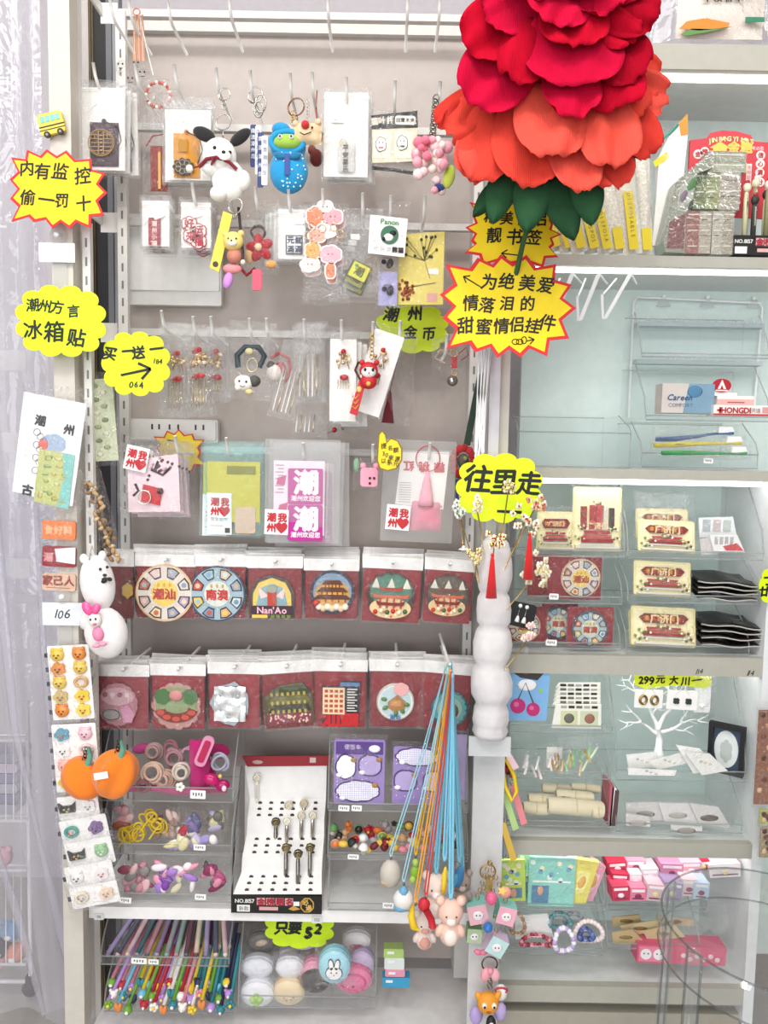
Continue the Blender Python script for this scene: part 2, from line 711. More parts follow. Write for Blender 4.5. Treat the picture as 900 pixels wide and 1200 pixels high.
wpart('side_panel', lft.o, O, lambda m: wbox(m, X(548, 500, .05), .045, ZB, X(575, 500, .05), YB, ZT, '#c9c6c1'))
# middle post: white slotted standard between the two bays
wpart('post', lft.o, O, lambda m: (wbox(m, X(567, 700, -.09), -.09, ZB, X(579, 700, -.09), -.05, ZT, '#cfccd0'), wbox(m, X(579, 700, -.08), -.08, ZB, X(590, 700, -.08), YB - .002, ZT, '#cbc4b9')))
wpart('corner_guard', lft.o, O, lambda m: wbox(m, X(552, 1000, -.095), -.098, ZB, X(588, 1000, -.095), -.09, Z(570, 868, -.095), '#d4d3d2'))
zs = Z(320, 1066, YF)
wpart('shelf', lft.o, O, lambda m: wbox(m, X(104, 1070, YF), YF, zs - .021, X(556, 1070, YF), YB, zs, '#efecea'))
zs2 = Z(320, 1166, .02)
wpart('shelf', lft.o, O, lambda m: wbox(m, X(104, 1170, YF), YF, zs2 - .021, X(560, 1170, YF), YB, zs2, '#efecea'))
# cross rails that carry the pegs
RAILS = [(17, .035), (150, .045), (262, .045), (391, .05), (528, .055), (664, .055), (780, .055)]
for y, yy in RAILS:
    wpart('peg_rail', lft.o, O, lambda m: wbox(m, X(120, y, yy), yy, Z(300, y, yy) - .006, X(556, y, yy), yy + .012, Z(300, y, yy) + .006, '#c8c5c1'))
for y, yy in ((17, .035), (262, .045), (391, .05)):
    def brk(m, y=y, yy=yy):
        a, b = W(100, y - 42, -.09), W(124, y, yy)
        z = Z(300, y, yy)
        wbox(m, X(121, y, yy) - .004, -.06, z - .008, X(121, y, yy), yy, z + .010, '#e4e1dc')
        wbox(m, X(121, y, yy) - .004, yy - .002, z - .02, X(138, y, yy), yy, z + .014, '#ece9e4')
    wpart('rail_bracket', lft.o, O, brk)
# ---- right bay
rgt = T('display_shelving', 'bright white shelving bay with lit shelves and clear trays', 'shelving', 740, 1199, YRF)
OR = rgt.o.location.copy()
xr0, xr1 = X(595, 600, YRF), X(905, 600, YRF)
xs1 = X(893, 800, YRF)
wpart('back_panel', rgt.o, OR, lambda m: wbox(m, X(606, 600, YRB), YRB, ZB, xs1 + .3, YRB + .015, ZT, '#d6e4df'))
wpart('side_panel', rgt.o, OR, lambda m: wbox(m, xs1, YRF, ZB, xs1 + .018, YRB, Z(890, 552, YRF), '#e4e6e6'))
LED = [(50, 80), (299, 312), (550, 562), (769, 791), (987, 1004), (1157, 1176)]
SHELF_Z = []
for i, (a, b) in enumerate(LED):
    za, zb_ = Z(740, a, YRF), Z(740, b, YRF)
    SHELF_Z.append(za)
    x1 = xs1 + .3 if i < 2 else xs1
    wpart('shelf', rgt.o, OR, lambda m: (wbox(m, xr0 - .004, YRF + .014, (zb_ + .004 if i < 2 else za - .016), x1, YRB, za, '#d9dbd8'), wbox(m, xr0 - .004, YRF, zb_, x1, YRF + .014, za, '#b1aea2')))
    if i < 5:
        s = wpart('light_strip', rgt.o, OR, lambda m: wbox(m, xr0 + .01, YRF + .016, (zb_ - .004 if i < 2 else za - .026), x1 - .012, YRF + .034, (zb_ + .0035 if i < 2 else za - .0165), '#ffffff:e' if i < 2 else '#ffffff:E'), 'glowing white LED strip')
wpart('kick_board', rgt.o, OR, lambda m: wbox(m, xr0, YRF + .01, ZB - .1, xs1, YRF + .03, Z(740, 1192, YRF), '#a8a294'))
# ================================================================== hand-written price signs
YEL, RED, NEON, INK = '#f7d708', '#d9202a', '#dff70a', '#15130f'


def burst(t, tips, c, inner, lines, th=1.2):
    n = len(tips)
    pts = []
    for i in range(n):
        a, b = tips[i], tips[(i + 1) % n]
        mx, my = (a[0] + b[0]) / 2, (a[1] + b[1]) / 2
        pts += [a, (c[0] + (mx - c[0]) * inner, c[1] + (my - c[1]) * inner)]
    sm = [(c[0] + (x - c[0]) * .93, c[1] + (y - c[1]) * .915) for x, y in pts]
    t.part('card', lambda m: m.poly(pts, 0, th, RED))
    t.part('yellow_face', lambda m: m.poly(sm, th, .4, YEL), label='yellow face inside the red zigzag border')
    write(t, lines, th + .6)


def write(t, lines, h):
    def fn(m):
        for q in lines:
            if q[0] == 'arrow':
                _, x0, y0, x1, y1, r = q
                d = Vector((x1 - x0, y1 - y0)).normalized()
                p = Vector((-d.y, d.x))
                stroke(m, (x0, y0), (x1, y1), r, h)
                for s in (1, -1):
                    e = Vector((x1, y1)) - d * r * 5 + p * s * r * 3.6
                    stroke(m, (x1, y1), tuple(e), r, h)
            elif q[0] == 'line':
                stroke(m, (q[1], q[2]), (q[3], q[4]), q[5], h)
            elif q[0] == 'o':
                m.ring(q[1], q[2], q[3], h, .6, INK, ry=q[4], n=14, tn=4)
            else:
                tx, x, y, sz = q[:4]
                m.text(tx, x, y, sz, INK, h + .1, jit=.9, bold=q[4] if len(q) > 4 else .022, slant=.12)
    t.part('handwriting', fn)


def stroke(m, a, b, r, h):
    a, b = Vector(a), Vector(b)
    d = (b - a).normalized()
    p = Vector((-d.y, d.x)) * r * .5
    m.poly([tuple(a + p), tuple(b + p * 1.2), tuple(b - p * 1.2), tuple(a - p)], h, .25, INK)


def cloud(t, x0, y0, x1, y1, n, lines, col=NEON, amp=.13):
    cx, cy, rx, ry = (x0 + x1) / 2, (y0 + y1) / 2, (x1 - x0) / 2, (y1 - y0) / 2
    pts = []
    for i in range(n * 9):
        a = 2 * pi * i / (n * 9)
        c, d = cos(a), sin(a)
        q = (abs(c) ** 2.6 + abs(d) ** 2.6) ** (-1 / 2.6)
        g = (1 - amp + amp * abs(sin(a * n / 2.0)) ** .7) * q
        pts.append((cx + rx * g * c, cy + ry * g * d))
    t.part('card', lambda m: m.poly(pts, 0, 1.0, col))
    write(t, lines, 1.3)


def chars(tx, xs, ys, sz, *a):
    return [(c, x, y, sz) + a for c, x, y in zip(tx, xs, ys)]


t = T('price_sign', 'yellow zigzag sign with red border on the left post, warning about surveillance', 'sign', 69, 222, -.125)
burst(t, [(14, 187), (33, 178), (56, 177), (79, 178), (108, 187), (124, 203), (126, 225), (122, 251), (106, 266), (82, 267), (61, 267), (39, 260), (13, 260), (12, 234), (12, 212)], (69, 222), .84,
      chars('内有监控', (33, 50, 72, 97), (200, 203, 203, 206), 19) + chars('偷一罚十', (34, 55, 73, 98), (232, 234, 235, 238), 19))
t = T('price_sign', 'neon yellow cloud sign with four large characters over three, clipped to the left post', 'sign', 71, 376, -.125)
cloud(t, 18, 335, 125, 418, 12, chars('潮州方言', (39, 53, 68, 86), (358, 359, 361, 364), 16.5) + chars('冰箱贴', (39, 64, 90), (386, 390, 394), 24))
t = T('price_sign', 'neon yellow cloud sign with an arrow pointing at the hairpin bags', 'sign', 159, 427, -.11)
cloud(t, 119, 389, 200, 464, 11, chars('买一送一', (130, 151, 163, 184), (416, 411, 413, 409), 16, .04) + [('arrow', 142, 440, 177, 432, 2.6), ('184', 186, 423, 8), ('064', 160, 451, 10)], '#dbe80c')
t = T('price_sign', 'yellow red-bordered zigzag sign tucked under the leaves of the giant paper flower', 'sign', 603, 272, -.185)
burst(t, [(549, 239), (570, 236), (592, 235), (614, 235), (636, 238), (655, 245), (648, 262), (658, 274), (650, 286), (655, 300), (638, 312), (600, 309), (566, 311), (545, 297), (552, 283), (545, 268), (553, 254)], (603, 272), .86,
      chars('精美情侣', (574, 594, 613, 632), (255, 256, 257, 258), 17) + chars('靓书签', (580, 602, 625), (277, 277, 279), 20) + [('arrow', 609, 299, 588, 297, 1.3)])
t = T('price_sign', 'largest yellow zigzag sign with three handwritten lines, in front of the middle post', 'sign', 596, 358, -.195)
burst(t, [(521, 312), (558, 304), (585, 300), (615, 300), (650, 310), (669, 333), (675, 360), (668, 395), (643, 416), (612, 418), (585, 419), (558, 413), (524, 410), (519, 374), (515, 347)], (596, 359), .83,
      [('arrow', 563, 338, 542, 326, 1.3)] + chars('为绝美爱', (572, 592, 616, 638), (332, 331, 333, 334), 20) + chars('情落泪的', (551, 571, 594, 617), (357, 357, 357, 356), 19) + chars('甜蜜情侣挂件', (546, 568, 588, 606, 624, 643), (383, 382, 382, 380, 380, 377), 20)
      + [('o', 605, 400, 4, 3), ('o', 610, 400, 4, 3), ('o', 615, 398, 3, 4), ('arrow', 618, 399, 627, 397, 1.2)])
t = T('price_sign', 'yellow-green cloud sign half hidden behind the hanging ornament bags', 'sign', 482, 386, .03)
cloud(t, 440, 357, 526, 414, 10, chars('潮州', (458, 486), (368, 367), 19, .035) + chars('金币', (481, 502), (389, 390), 16, .035), '#c9e014')
t = T('price_sign', 'neon yellow cloud sign with an underlined three-character message on the white foam column', 'sign', 585, 573, -.135)
cloud(t, 534, 531, 636, 613, 11, chars('往里走', (561, 590, 619), (563, 563, 566), 32, .03) + [('line', 583, 599, 612, 600, 3)])
t = T('price_sign', 'small yellow mitten-shaped sign above the bag with a red cord charm', 'sign', 456, 529, -.10, rot=-4)
t.part('card', lambda m: m.poly([(443, 520), (445, 508), (449, 504), (453, 509), (454, 518), (459, 513), (467, 517), (472, 527), (471, 540), (464, 550), (453, 552), (444, 549), (441, 540)], 0, 1, '#8a6a10'))
t.part('yellow_face', lambda m: m.poly([(444.5, 521), (446, 509), (449, 506), (452, 510), (453.3, 520), (459, 515), (466, 518), (470, 527), (469.5, 539), (463, 548.5), (453, 550.5), (445, 547.5), (442.5, 539)], 1, .3, '#f3d51a'), label='yellow face with a dark outline')
write(t, chars('提名额', (450, 457, 464), (522, 525, 528), 6.5) + chars('30来源', (449, 453, 458, 465), (531, 533, 536, 538), 6.5) + chars('以系元', (449, 456, 463), (540, 542, 544), 6.5), 1.4)
t = T('price_sign', 'neon yellow cloud sign cut off by the edge of the picture', 'sign', 906, 687, -.07)
cloud(t, 889, 665, 925, 708, 7, [('line', 894, 677, 905, 676, 2), ('一', 903, 686, 14, .05), ('廿', 896, 693, 12, .05)])
t = T('price_sign', 'neon sign strip tucked under the shelf above the white tree stand', 'sign', 788, 797, -.04)
t.part('card', lambda m: m.poly([(743, 790), (832, 791), (834, 800), (826, 806), (800, 803), (770, 805), (757, 808), (744, 803)], 0, 1, '#e3f02c'))
write(t, [('299', 757, 797, 13, .04)] + chars('元大川', (774, 789, 803), (796, 797, 797), 11, .04) + [('line', 810, 797, 822, 795, 1.6)], 1.3)
t = T('price_sign', 'neon green sign with big black figures behind the tub of round cases', 'sign', 352, 1090, -.045)
cloud(t, 310, 1062, 392, 1112, 10, chars('只要', (330, 345), (1086, 1087), 17, .05) + [('5', 362, 1092, 20, .07), ('2', 374, 1088, 16, .07)], '#c9e81a')

# ================================================================== giant paper flower
fl = T('paper_flower', 'giant crepe paper flower with crimson upper petals, coral lower petals and green leaves', 'flower', 640, 235, -.30)
CR = ['#b40524:c', '#bf0a34:c', '#9f021e:c']
CO = ['#d84336:c', '#e05244:c', '#cc392f:c']


def petal(tx, ty, ln, wd, ang, h, key, i, cup=5, tiph=9, name='petal'):
    """tip at (tx, ty); grows back up along ang (0 = straight up from the tip)"""
    a = radians(ang)
    dx, dy = sin(a), -cos(a)
    sx, sy = cos(a), sin(a)

    def fn(u, v):
        q = 2 * u - 1
        wv = wd * .5 * min(1.0, (1.02 - (1 - v) ** 3 * .0) * (sin(pi * (0.12 + 0.80 * (1 - v))) ** .55 if v > .02 else .62))
        wv = wd * .5 * (max(0.0, sin(pi * (0.19 + 0.55 * (1 - v) ** .8))) ** .8)
        L = (1 - v) * ln
        edge = 5.5 * noise.noise(Vector((q * 3.1, i * 3.7, 0))) + 2 * noise.noise(Vector((q * 9, i * 2.1, 4)))
        L += (abs(q) ** 2.2) * ln * .07 * v + edge * v
        hh = h + cup * (1 - q * q) * sin(pi * min(1, v * .8 + .1)) + tiph * (v - .4) * 2 + 11 * noise.noise(Vector((q * 1.7, v * 1.6, i * 1.9))) + (4 + 3 * (i % 3)) * v * v * q * q
        x = tx + dx * L + sx * q * wv
        y = ty + dy * L + sy * q * wv
        return (x, y, hh)
    fl.part(name, lambda m: m.sheet(fn, 16, 12, key, .4))


fl.part('core', lambda m: m.ball(645, 70, 78, 95, 34, -30, CR[2], 20))
PET = [  # tip x, y, length, width, angle, height, tone
    (524, 168, 70, 60, 50, -6, 0), (546, 218, 90, 60, 22, 0, 1), (560, 222, 90, 70, 10, 6, 0), (508, 150, 80, 40, 55, -14, 2), (612, 228, 95, 86, 2, 14, 0), (672, 235, 95, 62, -8, 18, 1), (720, 226, 90, 62, -22, 10, 0), (755, 190, 95, 56, -32, 2, 2),
    (772, 128, 90, 60, -68, -6, 1), (768, 105, 100, 80, -75, -12, 0), (635, 203, 90, 84, 1, 28, 1), (706, 210, 90, 74, -6, 26, 1), (738, 150, 90, 70, -40, 8, 0)]
for i, p in enumerate(PET):
    petal(p[0], p[1], p[2], p[3], p[4], p[5], CO[p[6]], i)
PET = [(548, 145, 90, 84, 35, 24, 1), (655, 164, 70, 66, 0, 38, 1), (712, 150, 80, 76, -20, 30, 0), (540, 90, 95, 74, 48, 28, 0), (655, 134, 80, 110, 0, 44, 1), (590, 128, 80, 60, 20, 38, 0), (560, 62, 90, 70, 58, 34, 1), (552, 30, 90, 60, 70, 28, 2), (728, 118, 70, 70, -40, 32, 2),
       (655, 98, 60, 76, -5, 54, 0), (742, 62, 90, 66, -68, 38, 2), (720, 82, 80, 60, -50, 42, 0), (628, 80, 62, 72, 12, 60, 1), (735, 22, 80, 50, -85, 40, 0), (570, 18, 80, 60, 75, 44, 0), (690, 62, 60, 66, -25, 56, 1), (600, 50, 60, 66, 30, 60, 2), (655, 52, 60, 76, -2, 66, 0),
       (700, 20, 70, 60, -60, 56, 1), (600, 10, 60, 66, 50, 62, 1), (650, 20, 60, 80, 0, 72, 2), (625, -2, 50, 60, 20, 74, 1), (675, -2, 50, 60, -25, 74, 0)]
for i, p in enumerate(PET):
    petal(p[0], p[1], p[2], p[3], p[4], p[5], CR[p[6]], 40 + i)


def leaf(tx, ty, ln, wd, ang, h, key, i):
    a = radians(ang)
    dx, dy, sx, sy = sin(a), -cos(a), cos(a), sin(a)

    def fn(u, v):
        q = 2 * u - 1
        wv = wd * .5 * (sin(pi * (.04 + .72 * (1 - v))) ** .9 if v < 1 else .04)
        L = (1 - v) * ln
        return (tx + dx * L + sx * q * wv, ty + dy * L + sy * q * wv, h - 6 * q * q + 4 * sin(v * 3))
    fl.part('leaf', lambda m: m.sheet(fn, 8, 10, key, .5))


for i, p in enumerate([(578, 262, 62, 36, 14, 0), (556, 252, 50, 24, 40, -6), (617, 273, 72, 46, 8, 6), (675, 280, 78, 44, -22, 4), (694, 264, 60, 40, -12, 8), (650, 250, 50, 30, 0, -4)]):
    leaf(*p, ('#2f5638:c', '#27492f:c')[i % 2], i)
fl.part('stem', lambda m: m.tube([(640, 100, 0), (632, 200, -8), (628, 245, -30), (625, 268, -60), (622, 320, -120)], 3.5, '#2f5a35'))
# ================================================================== white foam column with hairpins
fc = T('foam_column', 'knobbly white foam column strapped to the middle post, stuck full of hairpins', 'display stand', 575, 862, -.125)
pr = [(0.1, 628), (10, 629), (15, 634), (18, 645), (20, 660), (20.5, 675), (17.5, 688), (15.5, 692), (18, 697), (20, 712), (19, 726), (15.8, 731), (20, 737), (22.5, 752), (21.5, 768), (17.6, 775), (21, 782), (24, 798), (23.5, 812), (18, 823), (20.5, 830), (21.5, 842), (19, 850), (20.5, 856), (18, 862), (.1, 862)]
def foam(m):
    P = []
    for i in range(len(pr) - 1):
        (r0, y0), (r1, y1) = pr[i], pr[i + 1]
        n = max(1, int((y1 - y0) / 4))
        P += [(r0 + (r1 - r0) * q / n, y0 + (y1 - y0) * q / n) for q in range(n)]
    P.append(pr[-1])
    N = 40
    V, fs = [], []
    for r, y in P:
        for j in range(N):
            a = 2 * pi * j / N
            g = r * (1 + .07 * noise.noise(Vector((cos(a) * 2.4, sin(a) * 2.4, y * .06))) + .025 * noise.noise(Vector((cos(a) * 9, sin(a) * 9, y * .4))))
            V.append((574 + g * cos(a) + 2.2 * noise.noise(Vector((0, 3, y * .02))), y, g * sin(a)))
    for i in range(len(P) - 1):
        for j in range(N):
            fs.append((i * N + j, (i + 1) * N + j, (i + 1) * N + (j + 1) % N, i * N + (j + 1) % N))
    m.add(V, fs, '#dad5d5:f', True)
fc.part('foam_body', foam)
fc.part('strap', lambda m: (m.rect(549, 862, 598, 885, 2, 3, '#cfd0d0')), label='grey tape band under the foam')


def hairpin(label, x0, y0, x1, y1, h0, h1, bloom, tas=None, tasc=None):
    p = T('hairpin', label, 'hairpin', x0, y0, -.14)
    p.part('pin', lambda m: m.tube([(x1, y1, h1), ((x0 + x1) / 2 + 1, (y0 + y1) / 2, (h0 + h1) / 2 + 1), (x0, y0, h0)], [.5, .8, .9], '#c9a86a:m', 5))
    rn = random.Random(label)

    def fl(m):
        for i in range(int(bloom[0] * 1.8)):
            a, r = rn.uniform(0, 6.3), rn.uniform(0, bloom[1] * 1.3)
            bx, by = x0 + r * cos(a), y0 + r * sin(a) * bloom[2]
            for q in range(4):
                m.ball(bx + 2.2 * cos(q * 1.57 + a), by + 2.2 * sin(q * 1.57 + a), 1.9, 2.3, .8, h0 + rn.uniform(0, 4), bloom[3][(i + q) % len(bloom[3])], 6)
            m.ball(bx, by, 1.1, h=h0 + 4.5, m=bloom[4], seg=6)
    p.part('blossom', fl)
    if tas:
        tx, ty, ln = tas
        def ts(m):
            m.tube([(x0, y0, h0 + 3), (tx, ty, h0 + 3)], .4, '#c9a86a:m', 4)
            m.ball(tx, ty, 2.0, h=h0 + 3, m=tasc or '#d81f1f', seg=8)
            m.lathe([(1.4, ty + 1), (2.4, ty + 6), (3.2, ty + ln * .3), (6.5, ty + ln), (.2, ty + ln)], tx, h0 + 3, tasc or '#d81f1f:f', 12, .6)
        p.part('tassel', ts, label='hanging silk tassel')
    return p


GLD = ['#efe2b8', '#e3cd86:m', '#f5efdc']
hairpin('gold blossom hairpin with a red tassel in front of the foam column', 576, 630, 574, 690, 22, 10, (7, 9, .8, GLD, '#b81c1c'), (574, 647, 50))
hairpin('pale blossom hairpin with a red tassel beside the foam column', 612, 606, 590, 672, 20, 6, (9, 14, 1.2, ['#f3ead2', '#f7f2e8', '#e8d9a8'], '#a8261f'), (617, 624, 52))
hairpin('tall gold filigree hairpin rising in front of the neon underlined sign', 594, 568, 584, 660, 14, 4, (6, 7, 1.1, ['#efe3c0', '#d9be78:m'], '#d9be78:m'))
hairpin('cream flower hairpin against the left lobe of the neon underlined sign', 556, 590, 568, 650, 14, 6, (8, 10, .8, ['#f4eecb', '#f9f6e8'], '#d8b860'))
hairpin('glass bead hairpin with white bell drops left of the column', 536, 598, 562, 682, 8, 2, (5, 6, 1.6, ['#f2f0ea', '#e6e2d8'], '#3b7d58'), (543, 640, 3), '#f4f2ec')
hairpin('leaf shaped crystal hairpin leaning out low on the right of the column', 626, 668, 592, 718, 12, 4, (11, 13, 1.5, ['#efe7cf', '#f7f3e6', '#dcd0a0'], '#e6d28e:m'))
hairpin('coral and gold flower hairpin at the right lobe of the neon underlined sign', 626, 588, 594, 664, 16, 4, (6, 9, .9, ['#e9c79a', '#f3e6cf', '#cf8f6d'], '#b5352b'))
hairpin('small gold leaf hairpin low on the left side of the column', 554, 650, 562, 684, 10, 4, (4, 7, .9, ['#f1e4b4', '#e4d08a:m'], '#e4d08a:m'))
hairpin('pink petal hairpin stuck in the lower right of the column', 617, 742, 590, 788, 14, 4, (6, 8, 1.4, ['#f6ded6', '#f3cfc6', '#faf0ec'], '#eab8ac'))
e = T('earring_card', 'black card with white bell flower earrings beside the foam column', 'earrings', 611, 720, -.12, rot=12)
e.part('card', lambda m: m.rect(596, 706, 627, 735, 0, 1, '#161517', r=4))
def er(m):
    for x in (607, 615):
        m.tube([(x, 711, 2), (x, 722, 2)], .35, '#d8d5cc:m', 4)
        m.ball(x, 710, 2.4, h=2, m='#f3f1ee', seg=8)
        m.lathe([(1, 722), (2.2, 725), (3, 729), (.2, 729)], x, 2.5, '#f6f4f1', 8)
e.part('earring', er, label='white bell flower earrings')
# ================================================================== pegs
def peg(px, py, label, yr=None, rise=.028, reach=-.075, kick=0.0):
    """white wire peg: upturned tip at (px, py), running straight back to its rail"""
    o = W(px, py, reach)
    k = K(px, py, reach)
    yr = .05 if yr is None else yr
    n = (yr - reach) / k
    q = rise / k
    return single('peg_hook', label, 'peg', px, py, reach, lambda m: m.tube([(px - kick, py, 0), (px, py + q * .55, -6), (px, py + q * .9, -14), (px, py + q, -24), (px, py + q, -n)], 1.9, '#f2f0ec', 7), group='white wire pegs')


# ================================================================== fridge magnets in bags
def magbag(lab, behind, x0, y0, x1, y1, mag, rot=0, Y=-.05, back=4, red='#85161e', hd=13, step=.017, tipx=None):
    cx = (x0 + x1) / 2
    t = T('packaged_magnet', lab, 'fridge magnet', cx, y0 + 8, Y, 'bagged fridge magnets', rot)
    t.part('backing_card', lambda m: m.rect(x0 + 2, y0 + hd, x1 - 2, y1 - 2, -2.0, .6, red))
    t.part('header', lambda m: (m.rect(x0, y0, x1, y0 + hd + 1, -1.2, .8, '#ece9e6'), m.disc(cx, y0 + 7, 1.8, -.3, .2, '#b4b1ad', n=10)), label='white folded header strip')
    mg = t.part('magnet', mag)
    t.part('bag', lambda m: m.bag(x0, y0, x1, y1, 4.0, 'film', seed=x0, nx=7, ny=8), label='clear crinkled plastic bag')
    rn = random.Random(x0)
    for i in range(back):
        t.copy(cx + rn.uniform(-2, 2), y0 + 8 - 2.6 * (i + 1) + rn.uniform(-2, 1.5), Y + step * (i + 1), behind, rot * .5 + rn.uniform(-2, 2), group='magnet bags hanging behind the front ones')
    peg(tipx or cx, y0 + 5, 'white wire peg carrying the ' + lab.split(' in ')[0].split(' with ')[0], Y + .13, .004, Y - .018)
    return t


def dots(m, cx, cy, r, n, cols, h, size, ph=0.0):
    for i in range(n):
        a = 2 * pi * i / n + ph
        m.disc(cx + r * cos(a), cy + r * sin(a), size, h + .05 * (i % 3), .5, cols[i % len(cols)], n=8)


def wheel(cx, cy, r, ring, face, seg, core, tx, tc):
    """round badge: ring, picture segments, bright core with two characters"""
    def fn(m):
        m.disc(cx, cy, r, 0, 2.2, ring, n=32)
        m.disc(cx, cy, r - 2, 2.2, .3, face, n=32)
        for i, c in enumerate(seg):
            a = 2 * pi * i / len(seg) - .4
            w = 2 * pi / len(seg) * .34
            pts = [(cx + q * cos(a + s * w), cy + q * sin(a + s * w)) for q, s in ((r * .55, -.8), (r * .90, -1), (r * .93, 0), (r * .90, 1), (r * .55, .8))]
            m.poly(pts, 2.5, .4, '#3b2f33')
            pts = [(cx + q * cos(a + s * w), cy + q * sin(a + s * w)) for q, s in ((r * .60, -.62), (r * .85, -.8), (r * .88, 0), (r * .85, .8), (r * .60, .62))]
            m.poly(pts, 2.9, .3, c)
            m.disc(cx + r * .74 * cos(a), cy + r * .74 * sin(a), r * .09, 3.2, .4, seg[(i + 2) % len(seg)], n=8)
        m.disc(cx, cy, r * .46, 2.5, .4, core, n=20)
        m.text(tx, cx, cy + 1, r * .40, tc, 3.3, bold=.05)
        for q in (-.5, 0, .5):
            m.rect(cx + q * r * .4 - 1.2, cy - r * .34, cx + q * r * .4 + 1.2, cy - r * .22, 2.9, .3, '#c9a23c')
    return fn


def arch(cx, cy, r):
    def fn(m):
        m.poly([(cx - r, cy + r), (cx - r, cy - r * .2), (cx - r * .7, cy - r * .75), (cx, cy - r), (cx + r * .7, cy - r * .75), (cx + r, cy - r * .2), (cx + r, cy + r)], 0, 2, '#4a4038')
        m.poly([(cx - r * .88, cy + r * .5), (cx - r * .85, cy - r * .15), (cx - r * .6, cy - r * .62), (cx, cy - r * .85), (cx + r * .6, cy - r * .62), (cx + r * .85, cy - r * .15), (cx + r * .88, cy + r * .5)], 2, .3, '#e3c560')
        m.poly([(cx - r * .7, cy + r * .4), (cx - r * .55, cy - r * .35), (cx, cy - r * .6), (cx + r * .55, cy - r * .35), (cx + r * .7, cy + r * .4)], 2.3, .3, '#86a9b3')
        for s in (-1, 1):
            m.poly([(cx + s * r * .15, cy), (cx + s * r * .62, cy - r * .45), (cx + s * r * .5, cy + r * .1)], 2.6, .4, '#eec9c4')
        m.rect(cx - r * .2, cy - r * .3, cx + r * .2, cy + r * .42, 3, 1, '#b8412f')
        m.disc(cx, cy - r * .34, r * .24, 3, 1.1, '#9aa08c', ry=r * .16)
        m.rect(cx - r * .95, cy + r * .42, cx + r * .95, cy + r * .80, 3, .6, '#3a2630')
        m.text("Nan'Ao", cx, cy + r * .62, r * .42, '#efb4c6', 3.8, bold=.03)
        m.rect(cx - r * .9, cy + r * .83, cx - r * .2, cy + r * .98, 3, .6, '#e6c54f')
        for i in range(4):
            m.rect(cx + r * (-.05 + i * .24), cy + r * .83, cx + r * (.12 + i * .24), cy + r * .98, 3, .6, '#6f7d3e')
    return fn


def pagoda(cx, cy, r):
    def fn(m):
        m.disc(cx, cy, r, 0, 2, '#2c3346', n=32)
        m.disc(cx, cy, r * .87, 2, .3, '#7f95ad', n=32)
        m.disc(cx, cy + r * .1, r * .8, 2.3, .2, '#c99a5a', n=24, ry=r * .66)
        for i, (y, w) in enumerate(((-.55, .42), (-.22, .62), (.12, .78))):
            m.poly([(cx - r * w * 1.15, cy + r * (y + .2)), (cx - r * w * .8, cy + r * y), (cx + r * w * .8, cy + r * y), (cx + r * w * 1.15, cy + r * (y + .2))], 2.6, 1 + i * .2, '#5c3420')
            m.rect(cx - r * w * .8, cy + r * (y + .2), cx + r * w * .8, cy + r * (y + .32), 2.6, .8, '#d9a048')
            for q in range(5):
                a = cx + r * w * .75 * (q - 2) / 2
                m.rect(a - .8, cy + r * (y + .2), a + .8, cy + r * (y + .32), 3.4, .3, '#8f2c1d')
        for i in range(7):
            m.ball(cx + r * (-.6 + i * .2), cy + r * (.66 + .08 * (i % 2)), r * .15, h=3, m=('#f1ead9', '#e8c9a5')[i % 2], seg=8)
        m.ball(cx - r * .72, cy + r * .5, r * .16, h=3, m='#c04a3c', seg=8)
    return fn


def temple(cx, cy, r, top='#4f7b68', base='#e0c796', hall='#a8452f'):
    def fn(m):
        m.lobes(cx, cy, r, r * .98, 13, .09, 0, 2, '#4a3a34')
        m.lobes(cx, cy - r * .18, r * .88, r * .7, 12, .1, 2, .3, top)
        m.disc(cx, cy + r * .52, r * .84, 2.3, .4, base, ry=r * .42)
        for q in (-.62, 0, .62):
            m.poly([(cx + r * (q - .17), cy - r * .3), (cx + r * q, cy - r * .72), (cx + r * (q + .17), cy - r * .3)], 2.4, .4, '#d8d6c8')
        for i, (y, w) in enumerate(((-.42, .45), (-.12, .7), (.18, .55))):
            m.poly([(cx - r * w * 1.1, cy + r * (y + .02)), (cx - r * w * .75, cy + r * (y + .1)), (cx + r * w * .75, cy + r * (y + .1)), (cx + r * w * 1.1, cy + r * (y + .02)), (cx + r * w * .95, cy + r * (y + .22)), (cx - r * w * .95, cy + r * (y + .22))], 3, 1 + .2 * i, (hall, '#c8684c', '#7d2f26')[i])
        for q in (-.42, -.14, .14, .42):
            m.rect(cx + r * q - 1.2, cy + r * .1, cx + r * q + 1.2, cy + r * .52, 3, .8, '#b5523c')
        for i in range(6):
            m.ball(cx + r * (-.6 + i * .24), cy + r * (.68 - .05 * (i % 2)), r * .1, h=3, m=('#c8352c', '#f0e3c4', '#4b6a4a')[i % 3], seg=8)
        dots(m, cx, cy + r * .58, r * .28, 9, ['#d8584a', '#f3e6c9'], 3, 1.5)
    return fn


